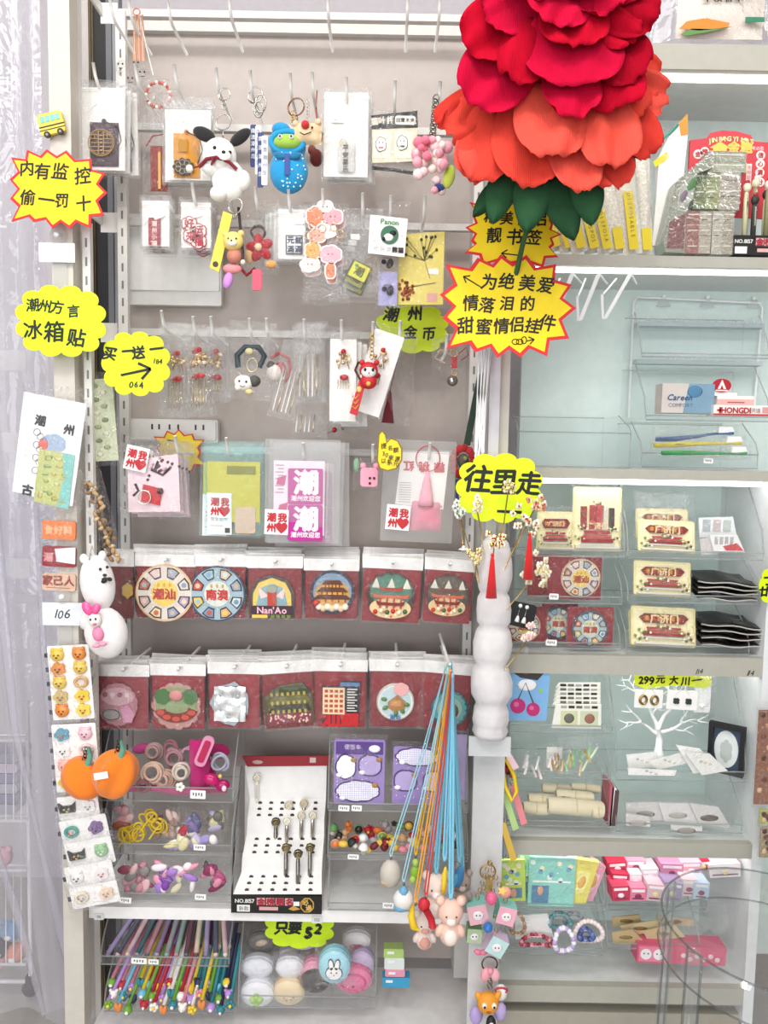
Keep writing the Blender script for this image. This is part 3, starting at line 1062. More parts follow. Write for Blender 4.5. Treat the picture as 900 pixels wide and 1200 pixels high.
def melon(cx, cy, r):
    def fn(m):
        m.lobes(cx, cy, r, r * .98, 15, .08, 0, 2, '#b98a84')
        m.disc(cx, cy - 2, r * .84, 2, .3, '#8a9a6d', ry=r * .75)
        for s in (-1, 1):
            m.lobes(cx + s * r * .55, cy - r * .4, r * .34, r * .34, 7, .15, 2.4, .8, '#4e7247')
        m.ball(cx, cy - r * .45, r * .3, r * .24, r * .1, 3, '#c98a86', 10)
        pts = [(cx + r * .9 * cos(a), cy + r * .05 + r * .62 * sin(a)) for a in [.25 + i * .24 for i in range(12)]] + [(cx + r * .5 * cos(a), cy + r * .0 + r * .3 * sin(a)) for a in [2.8 - i * .24 for i in range(12)]]
        m.poly(pts, 2.4, .9, '#7c3a33')
        for i in range(5):
            a = .45 + i * .56
            m.disc(cx + r * .7 * cos(a), cy + r * .05 + r * .46 * sin(a), r * .17, 3.4, .4, '#c45347', n=8, ry=r * .11)
    return fn


def teapot(cx, cy, r):
    def fn(m):
        m.disc(cx, cy, r, 0, 2, '#e9e4dc', n=32)
        m.ring(cx, cy, r * .96, 2, .8, '#c9c2b8', n=28)
        m.disc(cx, cy, r * .85, 2, .3, '#bdd3d8', n=28)
        m.lobes(cx + r * .3, cy - r * .72, r * .42, r * .36, 6, .14, 2.4, 1.4, '#e4a9a6')
        m.poly([(cx - r * .4, cy), (cx + r * .1, cy - r * .4), (cx + r * .55, cy - r * .05), (cx + r * .5, cy + r * .4), (cx - r * .1, cy + r * .5), (cx - r * .38, cy + r * .3)], 2.4, 1, '#a87544')
        m.rect(cx - r * .25, cy - r * .1, cx + r * .3, cy + r * .2, 3.4, .4, '#c99357')
        for a in (2.6, 3.4, .9, .2, 1.5):
            m.ball(cx + r * .62 * cos(a), cy + r * .6 * sin(a), r * .17, r * .12, r * .1, 3, '#5c8348', 8, rot=a * 57)
        m.text('潮汕', cx, cy + r * .82, r * .3, '#4876a8', 3, bold=.04)
    return fn


def cattle(cx, cy, r):
    def fn(m):
        m.disc(cx, cy, r, 0, 2, '#2d5f66', n=28)
        m.lobes(cx, cy, r * .92, r * .92, 16, .12, 2, .4, '#5fa0a0')
        m.disc(cx, cy, r * .66, 2.4, .4, '#9cb8a4', n=24)
        m.ball(cx + r * .15, cy + r * .1, r * .34, r * .42, r * .14, 3, '#6a6a54', 10)
        m.ball(cx - r * .2, cy + r * .3, r * .3, r * .2, r * .14, 3, '#d9cfae', 10)
    return fn


def foil(cx, cy, r):
    def fn(m):
        pts = [(cx + r * g * cos(a), cy + r * 1.15 * g * sin(a)) for a, g in [(2 * pi * i / 14, (.95, 1, .88, 1.04)[i % 4]) for i in range(14)]]
        m.poly(pts, 0, 2, '#b9c2c8:m')
        rn = random.Random(3)
        m.sheet(lambda u, v: (cx - r * .8 + 1.6 * r * u, cy - r * .9 + 1.8 * r * v, 3 + 3 * noise.noise(Vector((u * 5, v * 5, 2.2)))), 10, 12, '#f3f5f6:m')
    return fn


def fort(cx, cy, r):
    def fn(m):
        m.poly([(cx - r, cy + r * .75), (cx - r * .95, cy - r * .35), (cx - r * .3, cy - r * .8), (cx + r * .6, cy - r * .9), (cx + r, cy - r * .4), (cx + r, cy + r * .8)], 0, 2, '#5c5138')
        for i in range(3):
            y = cy - r * (.62 - .36 * i)
            m.poly([(cx - r * .85, y + r * .2), (cx - r * .6, y - r * .08), (cx + r * .75, y - r * .12), (cx + r * .9, y + r * .18)], 2, 1.2, ('#3f4a2a', '#6c6a3c', '#3b3a2b')[i])
            for q in range(7):
                a = cx - r * .7 + r * .22 * q
                m.rect(a, y + r * .1, a + r * .1, y + r * .24, 3.2, .3, '#b9a24f')
        m.rect(cx - r * .9, cy + r * .36, cx + r * .9, cy + r * .76, 2, 1, '#84404a')
        rn = random.Random(4)
        for i in range(40):
            m.ball(cx + rn.uniform(-.85, .85) * r, cy + rn.uniform(.4, .74) * r, 1.3, h=3.2, m=('#e8cfd0', '#d79a9e', '#e9dab0')[i % 3], seg=5)
    return fn


def tower(cx, cy, r):
    def fn(m):
        m.poly([(cx - r * .75, cy + r * .95), (cx - r * .75, cy - r * .62), (cx - r * .05, cy - r * .62), (cx - r * .02, cy - r * .85), (cx + r * .85, cy - r * .85), (cx + r * .8, cy + r * .95)], 0, 2, '#3b3040')
        m.rect(cx - r * .72, cy - r * .58, cx + r * .2, cy + r * .55, 2, 1.4, '#e8cfa8')
        for j in range(5):
            for i in range(4):
                m.rect(cx - r * .64 + i * r * .21, cy - r * .5 + j * r * .21, cx - r * .50 + i * r * .21, cy - r * .38 + j * r * .21, 3.4, .3, '#b4503d')
        m.rect(cx + r * .0, cy - r * .8, cx + r * .82, cy - r * .66, 2, 1.2, '#5e7fa8')
        m.rect(cx + r * .26, cy - r * .6, cx + r * .78, cy + r * .5, 2, .8, '#232027')
        for j in range(9):
            m.rect(cx + r * .3, cy - r * .55 + j * r * .115, cx + r * (.62 if j % 2 else .72), cy - r * .50 + j * r * .115, 2.8, .3, '#d9d4cd')
        m.text('汕頭', cx + r * .02, cy + r * .74, r * .8, '#c41f26', 2.4, bold=.05)
    return fn


def oval_face(cx, cy, r):
    def fn(m):
        m.lobes(cx, cy, r, r * 1.08, 17, .06, 0, 2, '#a9717a')
        m.disc(cx, cy - r * .4, r * .8, 2, .4, '#c29aa0', ry=r * .45)
        m.disc(cx - r * .3, cy + r * .5, r * .5, 2.2, .8, '#8e8a86', ry=r * .32)
        m.ring(cx - r * .3, cy + r * .5, r * .42, 3, .7, '#5f4a50', ry=r * .26)
        m.poly([(cx + r * .15, cy + r * .2), (cx + r * .5, cy), (cx + r * .85, cy + r * .45), (cx + r * .7, cy + r * .9), (cx + r * .3, cy + r * .9)], 2.2, .8, '#c48ba4')
        for i in range(4):
            m.disc(cx - r * .6 + i * r * .36, cy - r * .5, r * .13, 2.6, .5, ('#8e5a63', '#d8c2c2')[i % 2], n=8)
    return fn


P_ = ['#d9cfc0', '#b79cc0', '#8f9bb5', '#e4d2a6', '#c7b0a0', '#c96a56', '#e8c0c0', '#9fb0a8']
B_ = ['#86a8bd', '#c9d6d8', '#d8a37c', '#6f93ac', '#e3c45c', '#c7503f', '#9bbcc9', '#d8c1a0']
bh = 'plain header strip behind the bag with the '
magbag('dark magnet bag squeezed beside the white plush bear', bh + 'dark magnet', 122, 650, 157, 728, lambda m: (m.disc(150, 690, 10, 0, 2, '#5f2a24'), m.lobes(150, 692, 7, 9, 6, .2, 2, 1, '#b99a4c')), red='#6e1b20', back=3)
magbag('round magnet with a yellow centre and pastel segments in a red-backed bag', bh + 'pastel round magnet', 158, 650, 229, 727, wheel(193, 695, 34, '#d9b48a', '#ded2c6', P_, '#eccb5a', '潮汕', '#b62a1e'))
magbag('round magnet with a pale blue ring and red lettering in a red-backed bag', bh + 'pale blue round magnet', 227, 650, 289, 727, wheel(255, 696, 33, '#3f4a5c', '#9fb6c0', B_, '#d8dccf', '南澳', '#c12a22'), back=5)
magbag("arched magnet with a red lighthouse reading Nan'Ao in a red-backed bag", bh + "Nan'Ao arch magnet", 289, 652, 355, 728, arch(319, 699, 26), rot=-.5)
magbag('round navy magnet with a tiered pagoda in a red-backed bag', bh + 'navy pagoda magnet', 356, 655, 421, 728, pagoda(390, 694, 26), back=5)
magbag('scalloped temple magnet with a green roof in a tilted red-backed bag', bh + 'green temple magnet', 425, 653, 496, 732, temple(460, 698, 29), rot=2, red='#8f1820')
magbag('scalloped magnet with a brown gateway in the red-backed bag nearest the foam column', bh + 'brown gateway magnet', 498, 655, 557, 733, temple(527, 698, 26, '#5a5244', '#d8be8a', '#7d2f28'), rot=3, red='#901820', back=3)
bh = 'plain header strip of a spare bag behind the '
magbag('scalloped dusty pink magnet in the bag at the left end of the lower row', bh + 'dusty pink magnet', 113, 779, 175, 858, oval_face(138, 826, 24), Y=-.055, red='#8e2731')
magbag('lumpy green and pink melon magnet in a red-backed bag', bh + 'melon magnet', 176, 778, 241, 858, melon(207, 828, 29), Y=-.055, red='#8f2029')
magbag('crumpled silver foil magnet in a red-backed bag', bh + 'silver foil magnet', 243, 776, 306, 857, foil(270, 825, 23), Y=-.055, red='#94232d', back=5)
magbag('green rooftop magnet sprinkled with pink blossom in a tilted red-backed bag', bh + 'green rooftop magnet', 304, 775, 367, 857, fort(335, 826, 29), rot=-5, Y=-.055)
magbag('tower block magnet with two big red characters in a red-backed bag', bh + 'tower block magnet', 367, 773, 431, 856, tower(399, 822, 28), Y=-.055, red='#8d181f', back=5)
magbag('round white-rimmed teapot magnet in a red-backed bag', bh + 'teapot magnet', 433, 773, 498, 856, teapot(464, 823, 22), Y=-.055)
magbag('round teal magnet in the red-backed bag behind the blue cords', bh + 'teal magnet', 494, 776, 556, 859, cattle(531, 831, 22), rot=4, Y=-.055, red='#8d1a22', back=3)
# ================================================================== clear acrylic trays
def tray(label, x0, y0, x1, y1, Y, lip, depth=.11, group=None, name='acrylic_tray', tint='acrylic', slope=.45, dark=None):
    """open-fronted clear tray; front face spans (x0..x1, y0..y1) at plane Y, its low front lip is lip px tall"""
    t = T(name, label, 'tray', (x0 + x1) / 2, y1, Y, group)
    d = depth / t.k
    e = 1.6

    def body(m):
        m.rect(x0, y1 - e, x1, y1, -d, d, tint)
        m.rect(x0, y0, x1, y1 - e, -d, e, tint)
        m.rect(x0, y1 - lip, x1, y1 - e, -e, e, tint)
    t.part('body', body)
    prof = [(-d + e, y0), (-d * slope, y0), (-e * 5, y1 - lip - (y1 - lip - y0) * .35), (-e, y1 - lip - 2), (-e, y1 - e), (-d + e, y1 - e)]

    def side(m, x):
        V = [(x, y, h) for h, y in prof] + [(x + e, y, h) for h, y in prof]
        n = len(prof)
        m.add(V, [tuple(range(n)), tuple(range(2 * n - 1, n - 1, -1))] + [(i, n + i, n + (i + 1) % n, (i + 1) % n) for i in range(n)], tint)
    for x in (x0, x1 - e):
        t.part('side_wall', lambda m: side(m, x))
    ed = dark or 'acryledge'

    def rim(m):
        m.tube([(x0, y1 - lip, 0), (x1, y1 - lip, 0)], .9, ed, 5)
        m.tube([(x0, y1, 0), (x1, y1, 0)], .9, ed, 5)
        for x in (x0, x1):
            m.tube([(x, y, h) for h, y in prof[1:5]], .8, ed, 5)
        m.tube([(x0, y0, -d), (x1, y0, -d)], .7, ed, 5)
    t.part('rim', rim, label='bright polished edge')
    return t


def price_sticker(x, y, Y, label, w=14, h=9, tx='', rot=2):
    def fn(m):
        m.rect(x - w / 2, y - h / 2, x + w / 2, y + h / 2, 0, .5, '#f6f5f2', r=1)
        for q in range(4):
            m.rect(x - w * .34 + q * w * .18, y - h * .22, x - w * .25 + q * w * .18, y + h * (.1 + .1 * (q % 2)), .5, .2, '#6a6764')
    return single('price_sticker', label, 'sticker', x, y, Y, fn, rot=rot)


# left bay, three trays of hair things
TL = -.085
tray('top clear tray of the left stack, full of hair ties and magenta clips', 117, 868, 273, 939, TL, 17)
tray('middle clear tray of the left stack, with yellow hair bands', 117, 940, 271, 1001, TL, 12)
tray('bottom clear tray of the left stack, with bagged purple clips', 117, 1002, 271, 1056, TL, 9)
tray('clear tray holding purple memo pads', 384, 858, 548, 951, TL, 9)
tray('clear tray filled with small toy charms', 384, 953, 548, 1008, TL, 8)
tray('empty clear tray under the toy charm tray', 384, 1010, 546, 1067, TL, 8)
price_sticker(232, 931, TL - .004, 'white price sticker on the front lip of the hair tie tray', 18, 10)
price_sticker(234, 993, TL - .004, 'white price sticker on the lip of the yellow hair band tray', 14, 7)
price_sticker(235, 1051, TL - .004, 'white price sticker under the bagged purple clips, right end', 13, 7)
price_sticker(147, 1055, TL - .004, 'white price sticker under the bagged purple clips, left end', 14, 7)
price_sticker(403, 947, TL - .004, 'left one of two price stickers on the memo pad tray', 13, 7)
price_sticker(418, 947, TL - .004, 'right one of two price stickers on the memo pad tray', 12, 7)
price_sticker(414, 1004, TL - .004, 'price sticker on the front of the toy charm tray', 13, 6)
price_sticker(455, 1061, TL - .004, 'price sticker on the front of the empty tray', 13, 7)
# shelf below
tray('clear box of slim pens hung under the left shelf', 118, 1076, 268, 1131, -.07, 10, .13)
tray('lower clear box crammed with novelty pens', 122, 1128, 274, 1186, -.07, 8, .12, slope=.6)
tray('large clear tub of round wrapped cases', 279, 1088, 440, 1181, -.078, 14, .13)
# right bay
TR = -.05
tray('empty clear tray on the third shelf beside the middle post', 606, 484, 738, 547, TR, 40, .16)
tray('empty clear tray topmost under the lit shelf', 752, 363, 902, 419, TR + .02, 4, .10)
tray('clear tray with toothpaste boxes', 757, 425, 902, 493, TR, 5, .14)
tray('clear tray with three packaged toothbrushes', 752, 494, 888, 548, TR - .003, 16, .14)
tray('upper clear tray with cream brick-gate cards, beside the foam column', 596, 568, 732, 652, TR, 8, .15)
tray('clear tray with round pastel magnets, middle of its stack', 596, 655, 729, 707, TR, 8, .15)
tray('clear tray with round magnets, lowest of its stack', 596, 709, 727, 760, TR, 7, .15)
tray('clear tray of cream gate cards and flat packets by the side wall', 736, 570, 895, 655, TR, 8, .15)
tray('clear tray with one gate card and black pouches, middle right', 736, 657, 889, 707, TR, 9, .15)
tray('clear tray with one gate card and black pouches, lowest right', 734, 711, 878, 766, TR, 9, .15)
tray('clear tray with the postcard and stickers, upper left under the marker sign shelf', 594, 800, 718, 858, TR, 8, .15)
tray('clear tray of bagged green hair clips', 594, 862, 716, 912, TR, 8, .15)
tray('clear tray of cream cloth rolls', 594, 916, 714, 968, TR, 6, .15)
tray('clear tray in which the white tree stand stands', 722, 800, 874, 915, TR, 12, .15)
tray('clear tray of grey flat packets', 722, 917, 870, 975, TR, 10, .15)
tray('clear tray of pastel sticker books', 594, 1003, 709, 1066, TR, 7, .15)
tray('clear tray of bead bracelets', 594, 1067, 706, 1118, TR, 7, .15)
tray('clear tray of small pink boxes', 712, 1008, 828, 1067, TR, 6, .15)
tray('clear tray of kraft paper packets', 712, 1068, 820, 1112, TR, 6, .15)
# ================================================================== bagged goods on the pegs
def bagged(name, lab, cat, x0, y0, x1, y1, fn, Y=-.05, film='film', rot=0, group=None, hole=True, bulge=4, back=0, backlab=None, backcard=None, step=.014, dx=3, dy=-2, peg_at=None, card=None):
    cx = (x0 + x1) / 2
    t = T(name, lab, cat, cx, y0 + 8, Y, group, rot)
    t.box = (x0, y0, x1, y1)
    if card:
        t.part('backing_card', lambda m: m.rect(x0 + 3, y0 + card[1], x1 - 3, y1 - 4, -1.6, .5, card[0]))
    fn(t)
    def b(m):
        m.bag(x0, y0, x1, y1, bulge, film, seed=x0 + y0, nx=8, ny=10)
        m.tube([(x0 + .5, y0 + 12, .9), (x1 - .5, y0 + 12.5, .9)], .45, film, 4)
        m.tube([(x0 + .5, y0 + 14, .9), (x1 - .5, y0 + 14.5, .9)], .45, film, 4)
    t.part('bag', b, label='clear zip bag')
    for i in range(back):
        t.copy(cx + dx * (i + 1), y0 + 8 + dy * (i + 1), Y + step * (i + 1), backlab, rot * .6 + (-1) ** i, group=group or backlab)
    if peg_at:
        peg(peg_at[0], peg_at[1], 'white wire peg through the ' + (peg_at[2] if len(peg_at) > 2 else lab.split(' with ')[0]), .05)
    return t


def keyring(t, x, y, r=8, h=2, key='#c9c5bd:m', n=2):
    def fn(m):
        m.ring(x, y, r, h, .7, key, tilt=.4)
        m.ring(x + 1, y + .6, r * .95, h + 1, .6, key, tilt=.3)
        for i in range(n):
            m.ring(x, y + r + 2.5 + i * 4.6, 2.4, h, .6, key, ry=3, tilt=.6 * (-1) ** i, n=10)
    t.part('split_ring', fn, label='metal split ring and chain')


# ---- top row
def amulet(t, x0, y0, x1, y1, col, ring, kind=0):
    def f(m):
        w, hh = x1 - x0, y1 - y0
        m.bag(x0, y0 + 3, x1, y1, 4, col + ':f', seed=3, wr=.3)
        m.rect(x0 + 1, y0 + 4, x1 - 1, y1 - 1, -1, 1.2, col, r=4)
        m.ball((x0 + x1) / 2, y0 + 2, 3, 3, 2, 1, col, 8)
    t.part('amulet', f)
    cx, cy, r = ring
    def g(m):
        if kind == 0:
            m.ring(cx, cy, r, 5.2, .6, '#a98b5c', n=26)
            m.ring(cx, cy, r * .88, 5.2, .35, '#a98b5c', n=26)
            for s in (-1, 1):
                m.rect(cx + s * r * .2 - .5, cy - r * .85, cx + s * r * .2 + .5, cy + r * .85, 5, .4, '#a98b5c')
                for q in (-.6, -.3, 0, .3, .6):
                    m.rect(cx + min(s * r * .25, s * r * .8), cy + q * r - .35, cx + max(s * r * .25, s * r * .8), cy + q * r + .35, 5, .4, '#a98b5c')
                m.rect(cx + s * r * .5 - .35, cy - r * .6, cx + s * r * .5 + .35, cy - r * .3, 5, .4, '#a98b5c')
            for q in range(5):
                m.rect(cx - r * .12, cy + r * (-.6 + q * .28), cx + r * .12, cy + r * (-.5 + q * .28), 5, .4, '#a98b5c')
        else:
            m.lobes(cx, cy, r, r * .8, 9, .25, 4.6, .5, '#2c2a33')
            for i in range(7):
                m.ring(cx + r * .5 * cos(i * .9), cy + r * .4 * sin(i * .9), r * .24, 5.3, .35, '#b7a37c', n=10, tn=4)
            m.rect(cx - 6, y0 + 12, cx + 5, y0 + 26, 4.8, .3, '#a87412')
    t.part('emblem', g)
    t.part('cord', lambda m: m.tube([((x0 + x1) / 2, y0 + 2, 3), (x1 + 1, y0 + 10, 4), (x1 + 4, y0 + 24, 3), (x1 - 2, y0 + 38, 3)], .6, '#2a2024', 5))


bagged('amulet_bag', 'white pouch with a dark purple amulet bearing a gold round emblem', 'amulet', 90, 94, 149, 200, lambda t: amulet(t, 105, 139, 139, 192, '#3f2734', (120, 167, 15)), film='hazy', card=('#e9e5df', 8), back=2, backlab='pale pouch hanging behind the dark purple amulet pouch', dx=7, dy=3, peg_at=(109, 73), rot=.5)
bagged('amulet_bag', 'clear pouch with an orange amulet and a dark emblem beside the plush puppy', 'amulet', 190, 114, 250, 212, lambda t: amulet(t, 203, 152, 234, 206, '#c8861f', (216, 195, 13), 1), film='hazy', card=('#e8e4dd', 14), back=3, backlab='pale pouch hanging behind the orange amulet pouch', dx=1, dy=3, peg_at=(204, 75))


def red_am(t):
    t.part('amulet', lambda m: (m.bag(176, 170, 196, 222, 3, '#7e2a20:f', seed=5, wr=.4), m.rect(178, 172, 195, 221, -1, 1, '#7e2a20')))
    t.part('cord', lambda m: (m.tube([(172, 172, 3), (180, 160, 3), (192, 158, 3), (198, 152, 3)], .7, '#7d1f24', 5), m.rect(186, 178, 189, 220, 3, .6, '#c99a3c')))
bagged('amulet_bag', 'narrow clear bag with a reddish brown amulet between the purple and orange ones', 'amulet', 167, 135, 200, 228, red_am, Y=-.03)


def strung(t):
    def f(m):
        for i in range(9):
            m.tube([(158 + i * 1.2, 18, i % 3), (156 + i * 1.7, 50, 1 + i % 2), (157 + i * 1.6, 70, 2)], .5, ('#e7a584', '#f0c9a0', '#d98a70')[i % 3], 4)
        m.ring(160, 14, 4, 0, .8, '#c96f5a', n=12)
        m.tube([(164, 18, 2), (172, 55, 2), (180, 86, 3)], .7, '#ece3dc', 4)
    t.part('strings', f, label='bundle of peach strings')
    def g(m):
        for x, y, r in ((145, 80, 9), (163, 78, 9), (170, 88, 8), (156, 95, 8)):
            m.ball(x, y, r, h=4, m='film', seg=12)
            for q in (-1, 1):
                m.ball(x + q * 2.5, y - 1, 1.1, h=4 + r, m='#3a3535', seg=6)
            m.tube([(x - 2, y + 3, 3 + r), (x, y + 4, 3 + r), (x + 2, y + 3, 3 + r)], .4, '#3a3535', 4)
    t.part('charm', g, label='clear round charms')
t = T('charm_bunch', 'bunch of clear round charms hanging on peach strings from the top rail', 'charm', 160, 14, -.02)
strung(t)


def beads(t, cx, cy, r, cols, n=26, ry=None):
    def f(m):
        for i in range(n):
            a = 2 * pi * i / n
            m.ball(cx + r * cos(a), cy + (ry or r) * sin(a), 1.9, h=2 + (i % 2), m=cols[i % len(cols)], seg=6)
    t.part('beads', f)
bagged('bead_bag', 'clear bag with a coral and white bead loop behind the orange amulet', 'bead bracelet', 165, 92, 210, 150, lambda t: beads(t, 186, 112, 14, ['#d4776c', '#efe6df', '#c25a50']), Y=-.01, peg_at=(158, 74, 'clear bag of coral beads'))


def puppy(t):
    W_ = '#f4f0e8:f'
    t.part('body', lambda m: (m.ball(268, 208, 20, 25, 14, 0, W_, 20, rot=-14), m.ball(250, 197, 12, 9, 9, 6, W_, 12), m.ball(286, 210, 9, 12, 9, 4, W_, 12), m.ball(258, 226, 11, 9, 10, 6, W_, 12)))
    hd = t.part('head', lambda m: (m.ball(258, 183, 20, 21, 16, 4, W_, 20), m.ball(266, 188, 9, 7, 6, 17, W_, 12)))
    t.part('eye', lambda m: m.ball(256, 179, 2.2, h=19.5, m='#1d1a1a', seg=8), hd)
    t.part('eye', lambda m: m.ball(273, 183, 2.2, h=16.5, m='#1d1a1a', seg=8), hd)
    t.part('nose', lambda m: m.ball(267, 185, 2.4, 1.8, 1.8, 23, '#1d1a1a', 8), hd)
    t.part('ear', lambda m: m.ball(240, 158, 14, 8, 5, 4, '#1f1c1e:f', 14, rot=22), hd, 'black floppy ear')
    t.part('ear', lambda m: m.ball(282, 160, 15, 7, 5, 2, '#1f1c1e:f', 14, rot=-38), hd, 'black floppy ear')
    t.part('scarf', lambda m: (m.tube([(236, 197, 10), (246, 191, 17), (258, 190, 20), (272, 194, 18), (280, 200, 12)], 2.2, '#7c1a2a:f', 7), m.tube([(256, 191, 20), (252, 199, 20)], [2.5, 1.2], '#7c1a2a:f', 6)), label='dark red ribbon scarf')
    t.part('pompom', lambda m: m.ball(224, 199, 4.5, h=8, m=W_, seg=8))
    t.part('pompom', lambda m: m.tube([(228, 198, 9), (238, 196, 10)], 1, '#7c1a2a:f', 5))
t = T('plush_keyring', 'white plush puppy keyring with black ears and a dark red scarf', 'plush toy', 262, 118, -.075)
puppy(t)
keyring(t, 263, 112, 7, 2)
t.part('lower_ring', lambda m: (m.ring(262, 143, 9, 2, .8, '#c9c5bd:m', tilt=.3), m.tube([(262, 152, 2), (262, 163, 4)], .8, '#c9c5bd:m', 5)), label='lower metal ring')
peg(253, 79, 'white wire peg of the plush puppy keyring', .05)

t = T('strap_keyring', 'bundle of navy lettered straps on silver rings beside the plush puppy', 'keyring', 302, 110, -.045)
keyring(t, 299, 112, 9, 1)
t.part('hook', lambda m: (m.ring(306, 122, 6, 3, 1.0, '#b9b5ae:m', ry=10), m.ring(304, 130, 5, 6, 1.0, '#a8a49d:m', ry=9)), label='metal clasp')
for i, (x0, y0, y1, c) in enumerate(((294, 146, 194, '#27366e'), (300, 148, 203, '#ece9e4'), (303, 156, 218, '#2b3a70'), (308, 160, 216, '#e8e6e2'))):
    def st(m, x0=x0, y0=y0, y1=y1, c=c, i=i):
        m.rect(x0, y0, x0 + 7, y1, 2 + i * 1.4, .9, c, r=1.5)
        for q in range(5):
            m.text('南澳潮州岛'[q], x0 + 3.5, y0 + 7 + q * (y1 - y0 - 12) / 5, 6, '#f1efe9' if i % 2 == 0 else '#3d4a86', 3.1 + i * 1.4)
    t.part('strap', st)
peg(293, 82, 'white wire peg of the navy straps', .05)


def pouch(t):
    B = '#1d93c9:f'
    t.part('body', lambda m: (m.ball(339, 198, 23, 26, 15, 0, B, 20), m.ball(338, 172, 21, 18, 13, 0, B, 18)))
    def spots(m):
        rn = random.Random(2)
        for i in range(34):
            a, y = rn.uniform(-1.2, 1.2), rn.uniform(-.9, .8)
            c = math.sqrt(1 - y * y)
            m.ball(339 + 23 * c * sin(a), 198 + 26 * y, 1.1, 1.1, .7, 15 * c * cos(a) + .3, '#d8ecf4', 6)
    t.part('spots', spots, label='pale dots on the pouch')
    t.part('face', lambda m: m.ball(338, 169, 16, 9, 9, 9, '#9cc24a:f', 14), label='round green face peeping from the hood')
    for x in (331, 344):
        t.part('eye', lambda m: (m.ball(x, 166, 2.8, h=17, m='#f4f2ea', seg=8), m.ball(x, 166, 1.3, h=19.5, m='#1d1a1a', seg=6)))
    t.part('hood', lambda m: (m.ring(338, 168, 19, 8, 3.4, B, ry=12, n=22, tn=8), m.ball(330, 152, 11, 7, 8, 4, B, 12)))
    t.part('bow', lambda m: (m.ball(331, 186, 8, 4, 3, 14, '#18709c:f', 10, rot=14), m.ball(348, 186, 8, 4, 3, 14, '#18709c:f', 10, rot=-14)))
    t.part('label_strip', lambda m: m.rect(336, 184, 342, 208, 15.5, .7, '#22408c'))
t = T('plush_keyring', 'blue dotted plush pouch with a green face looking out', 'plush toy', 340, 120, -.065)
pouch(t)
keyring(t, 347, 126, 10, 2, '#8f6b52:m')
t.part('gold_chain', lambda m: [m.ring(344 + (i % 2), 134 + i * 3, 2, 5, .6, '#cfae74:m', ry=2.6, tilt=.5, n=10) for i in range(5)], label='gold link chain')
peg(340, 85, 'white wire peg of the blue plush pouch', .05)


def sq_bear(t):
    t.part('head', lambda m: (m.bag(343, 143, 377, 168, 9, '#dfc29a:f', seed=4, wr=1.5), m.ball(347, 145, 4, h=2, m='#dfc29a:f', seg=8), m.ball(373, 143, 4, h=2, m='#dfc29a:f', seg=8)))
    t.part('nose', lambda m: m.ball(359, 149, 5, h=9, m='#c5292c:f', seg=10))
    t.part('smile', lambda m: m.tube([(353, 158, 10), (358, 161, 11), (366, 157, 9)], .6, '#3c2a24', 4))
    t.part('eye', lambda m: m.ball(367, 152, 1.4, h=9, m='#1d1a1a', seg=6))
    t.part('chain', lambda m: [m.ring(361, 120 + i * 4, 1.7, 2, .5, '#c9c5bd:m', ry=2.5, tilt=.6, n=8) for i in range(6)])
t = T('plush_keyring', 'flat tan plush face with a red nose above the blue pouch', 'plush toy', 361, 118, -.075)
sq_bear(t)
t = T('plush_keyring', 'small dark red plush charm half hidden behind the blue pouch', 'plush toy', 372, 150, -.02)
t.part('body', lambda m: (m.ball(371, 184, 8, 10, 7, 0, '#6d2420:f', 12), m.ball(366, 176, 5, 6, 5, 2, '#8f4a3e:f', 10), m.lobes(373, 160, 6, 7, 5, .2, 0, 2, '#5a2a2a')))
t.part('loop', lambda m: m.tube([(371, 108, 0), (370, 130, 0), (372, 154, 1)], .8, '#b64f4a', 5))
peg(366, 84, 'white wire peg right of the blue plush pouch', .05)


def acr_tag(t):
    t.part('acrylic_tag', lambda m: (m.rect(396, 165, 418, 201, 0, 1.4, 'clear', r=3), m.ring(403, 166, 4, 1.6, .5, '#cfae74:m'), m.rect(398, 168, 416, 199, 1.5, .2, '#d6d3cd:t', r=2)))
    t.part('print', lambda m: [m.text(c, 406, 172 + i * 8, 7.5, '#3a3634', 2.2, bold=.03) for i, c in enumerate('平安喜乐')])
    t.part('sticker', lambda m: (m.rect(389, 137, 403, 143, 1, .5, '#f3f1ee'), m.text('¥ 5', 396, 140, 5, '#777777', 1.7)), label='small white price sticker')
bagged('tag_bag', 'tall frosted zip bag with a clear lettered tag', 'keyring', 377, 103, 435, 208, acr_tag, film='hazy', card=('#e5e1dc', 5), back=2, backlab='frosted zip bag behind the one with the clear lettered tag', dx=2, dy=3, peg_at=(406, 90))


def sticker_card(t):
    def f(m):
        m.poly([(436, 150), (489, 145), (490, 187), (437, 190)], 0, .8, '#cfc3ab')
        m.poly([(435, 136), (489, 130), (490, 149), (436, 152)], .8, .3, '#1a1817')
        m.text('猫叶井', 448, 142, 9, '#d9d2c3', 1.3, rot=-6, bold=.04)
        m.rect(463, 136, 487, 146, 1.1, .3, '#ece5d5', r=3)
        m.text('创意木夹', 475, 141, 5.6, '#1a1817', 1.6, bold=.03)
        for x in (447, 472):
            m.rect(x - 9, 154, x + 11, 184, .8, .4, '#e3d9c4', r=2)
    t.part('card', f, label='tan card with a black header')
    def g(m):
        for x, y in ((447, 169), (472, 167)):
            m.lobes(x, y, 7, 9, 5, .15, 1.3, .6, '#3a3430')
            m.lobes(x, y, 6, 8, 5, .15, 1.9, .3, '#f3efe6')
            m.disc(x - 2, y - 2, .9, 2.2, .3, '#2a2523', n=8)
            m.disc(x + 2, y - 2, .9, 2.2, .3, '#2a2523', n=8)
            m.rect(x - 3, y + 3, x + 3, y + 5, 2.2, .3, ('#c05a52', '#3a3430')[x > 450])
    t.part('sticker', g, label='two printed pet faces')
    t.part('pouch', lambda m: m.bag(434, 128, 492, 205, 3, 'film', seed=9))
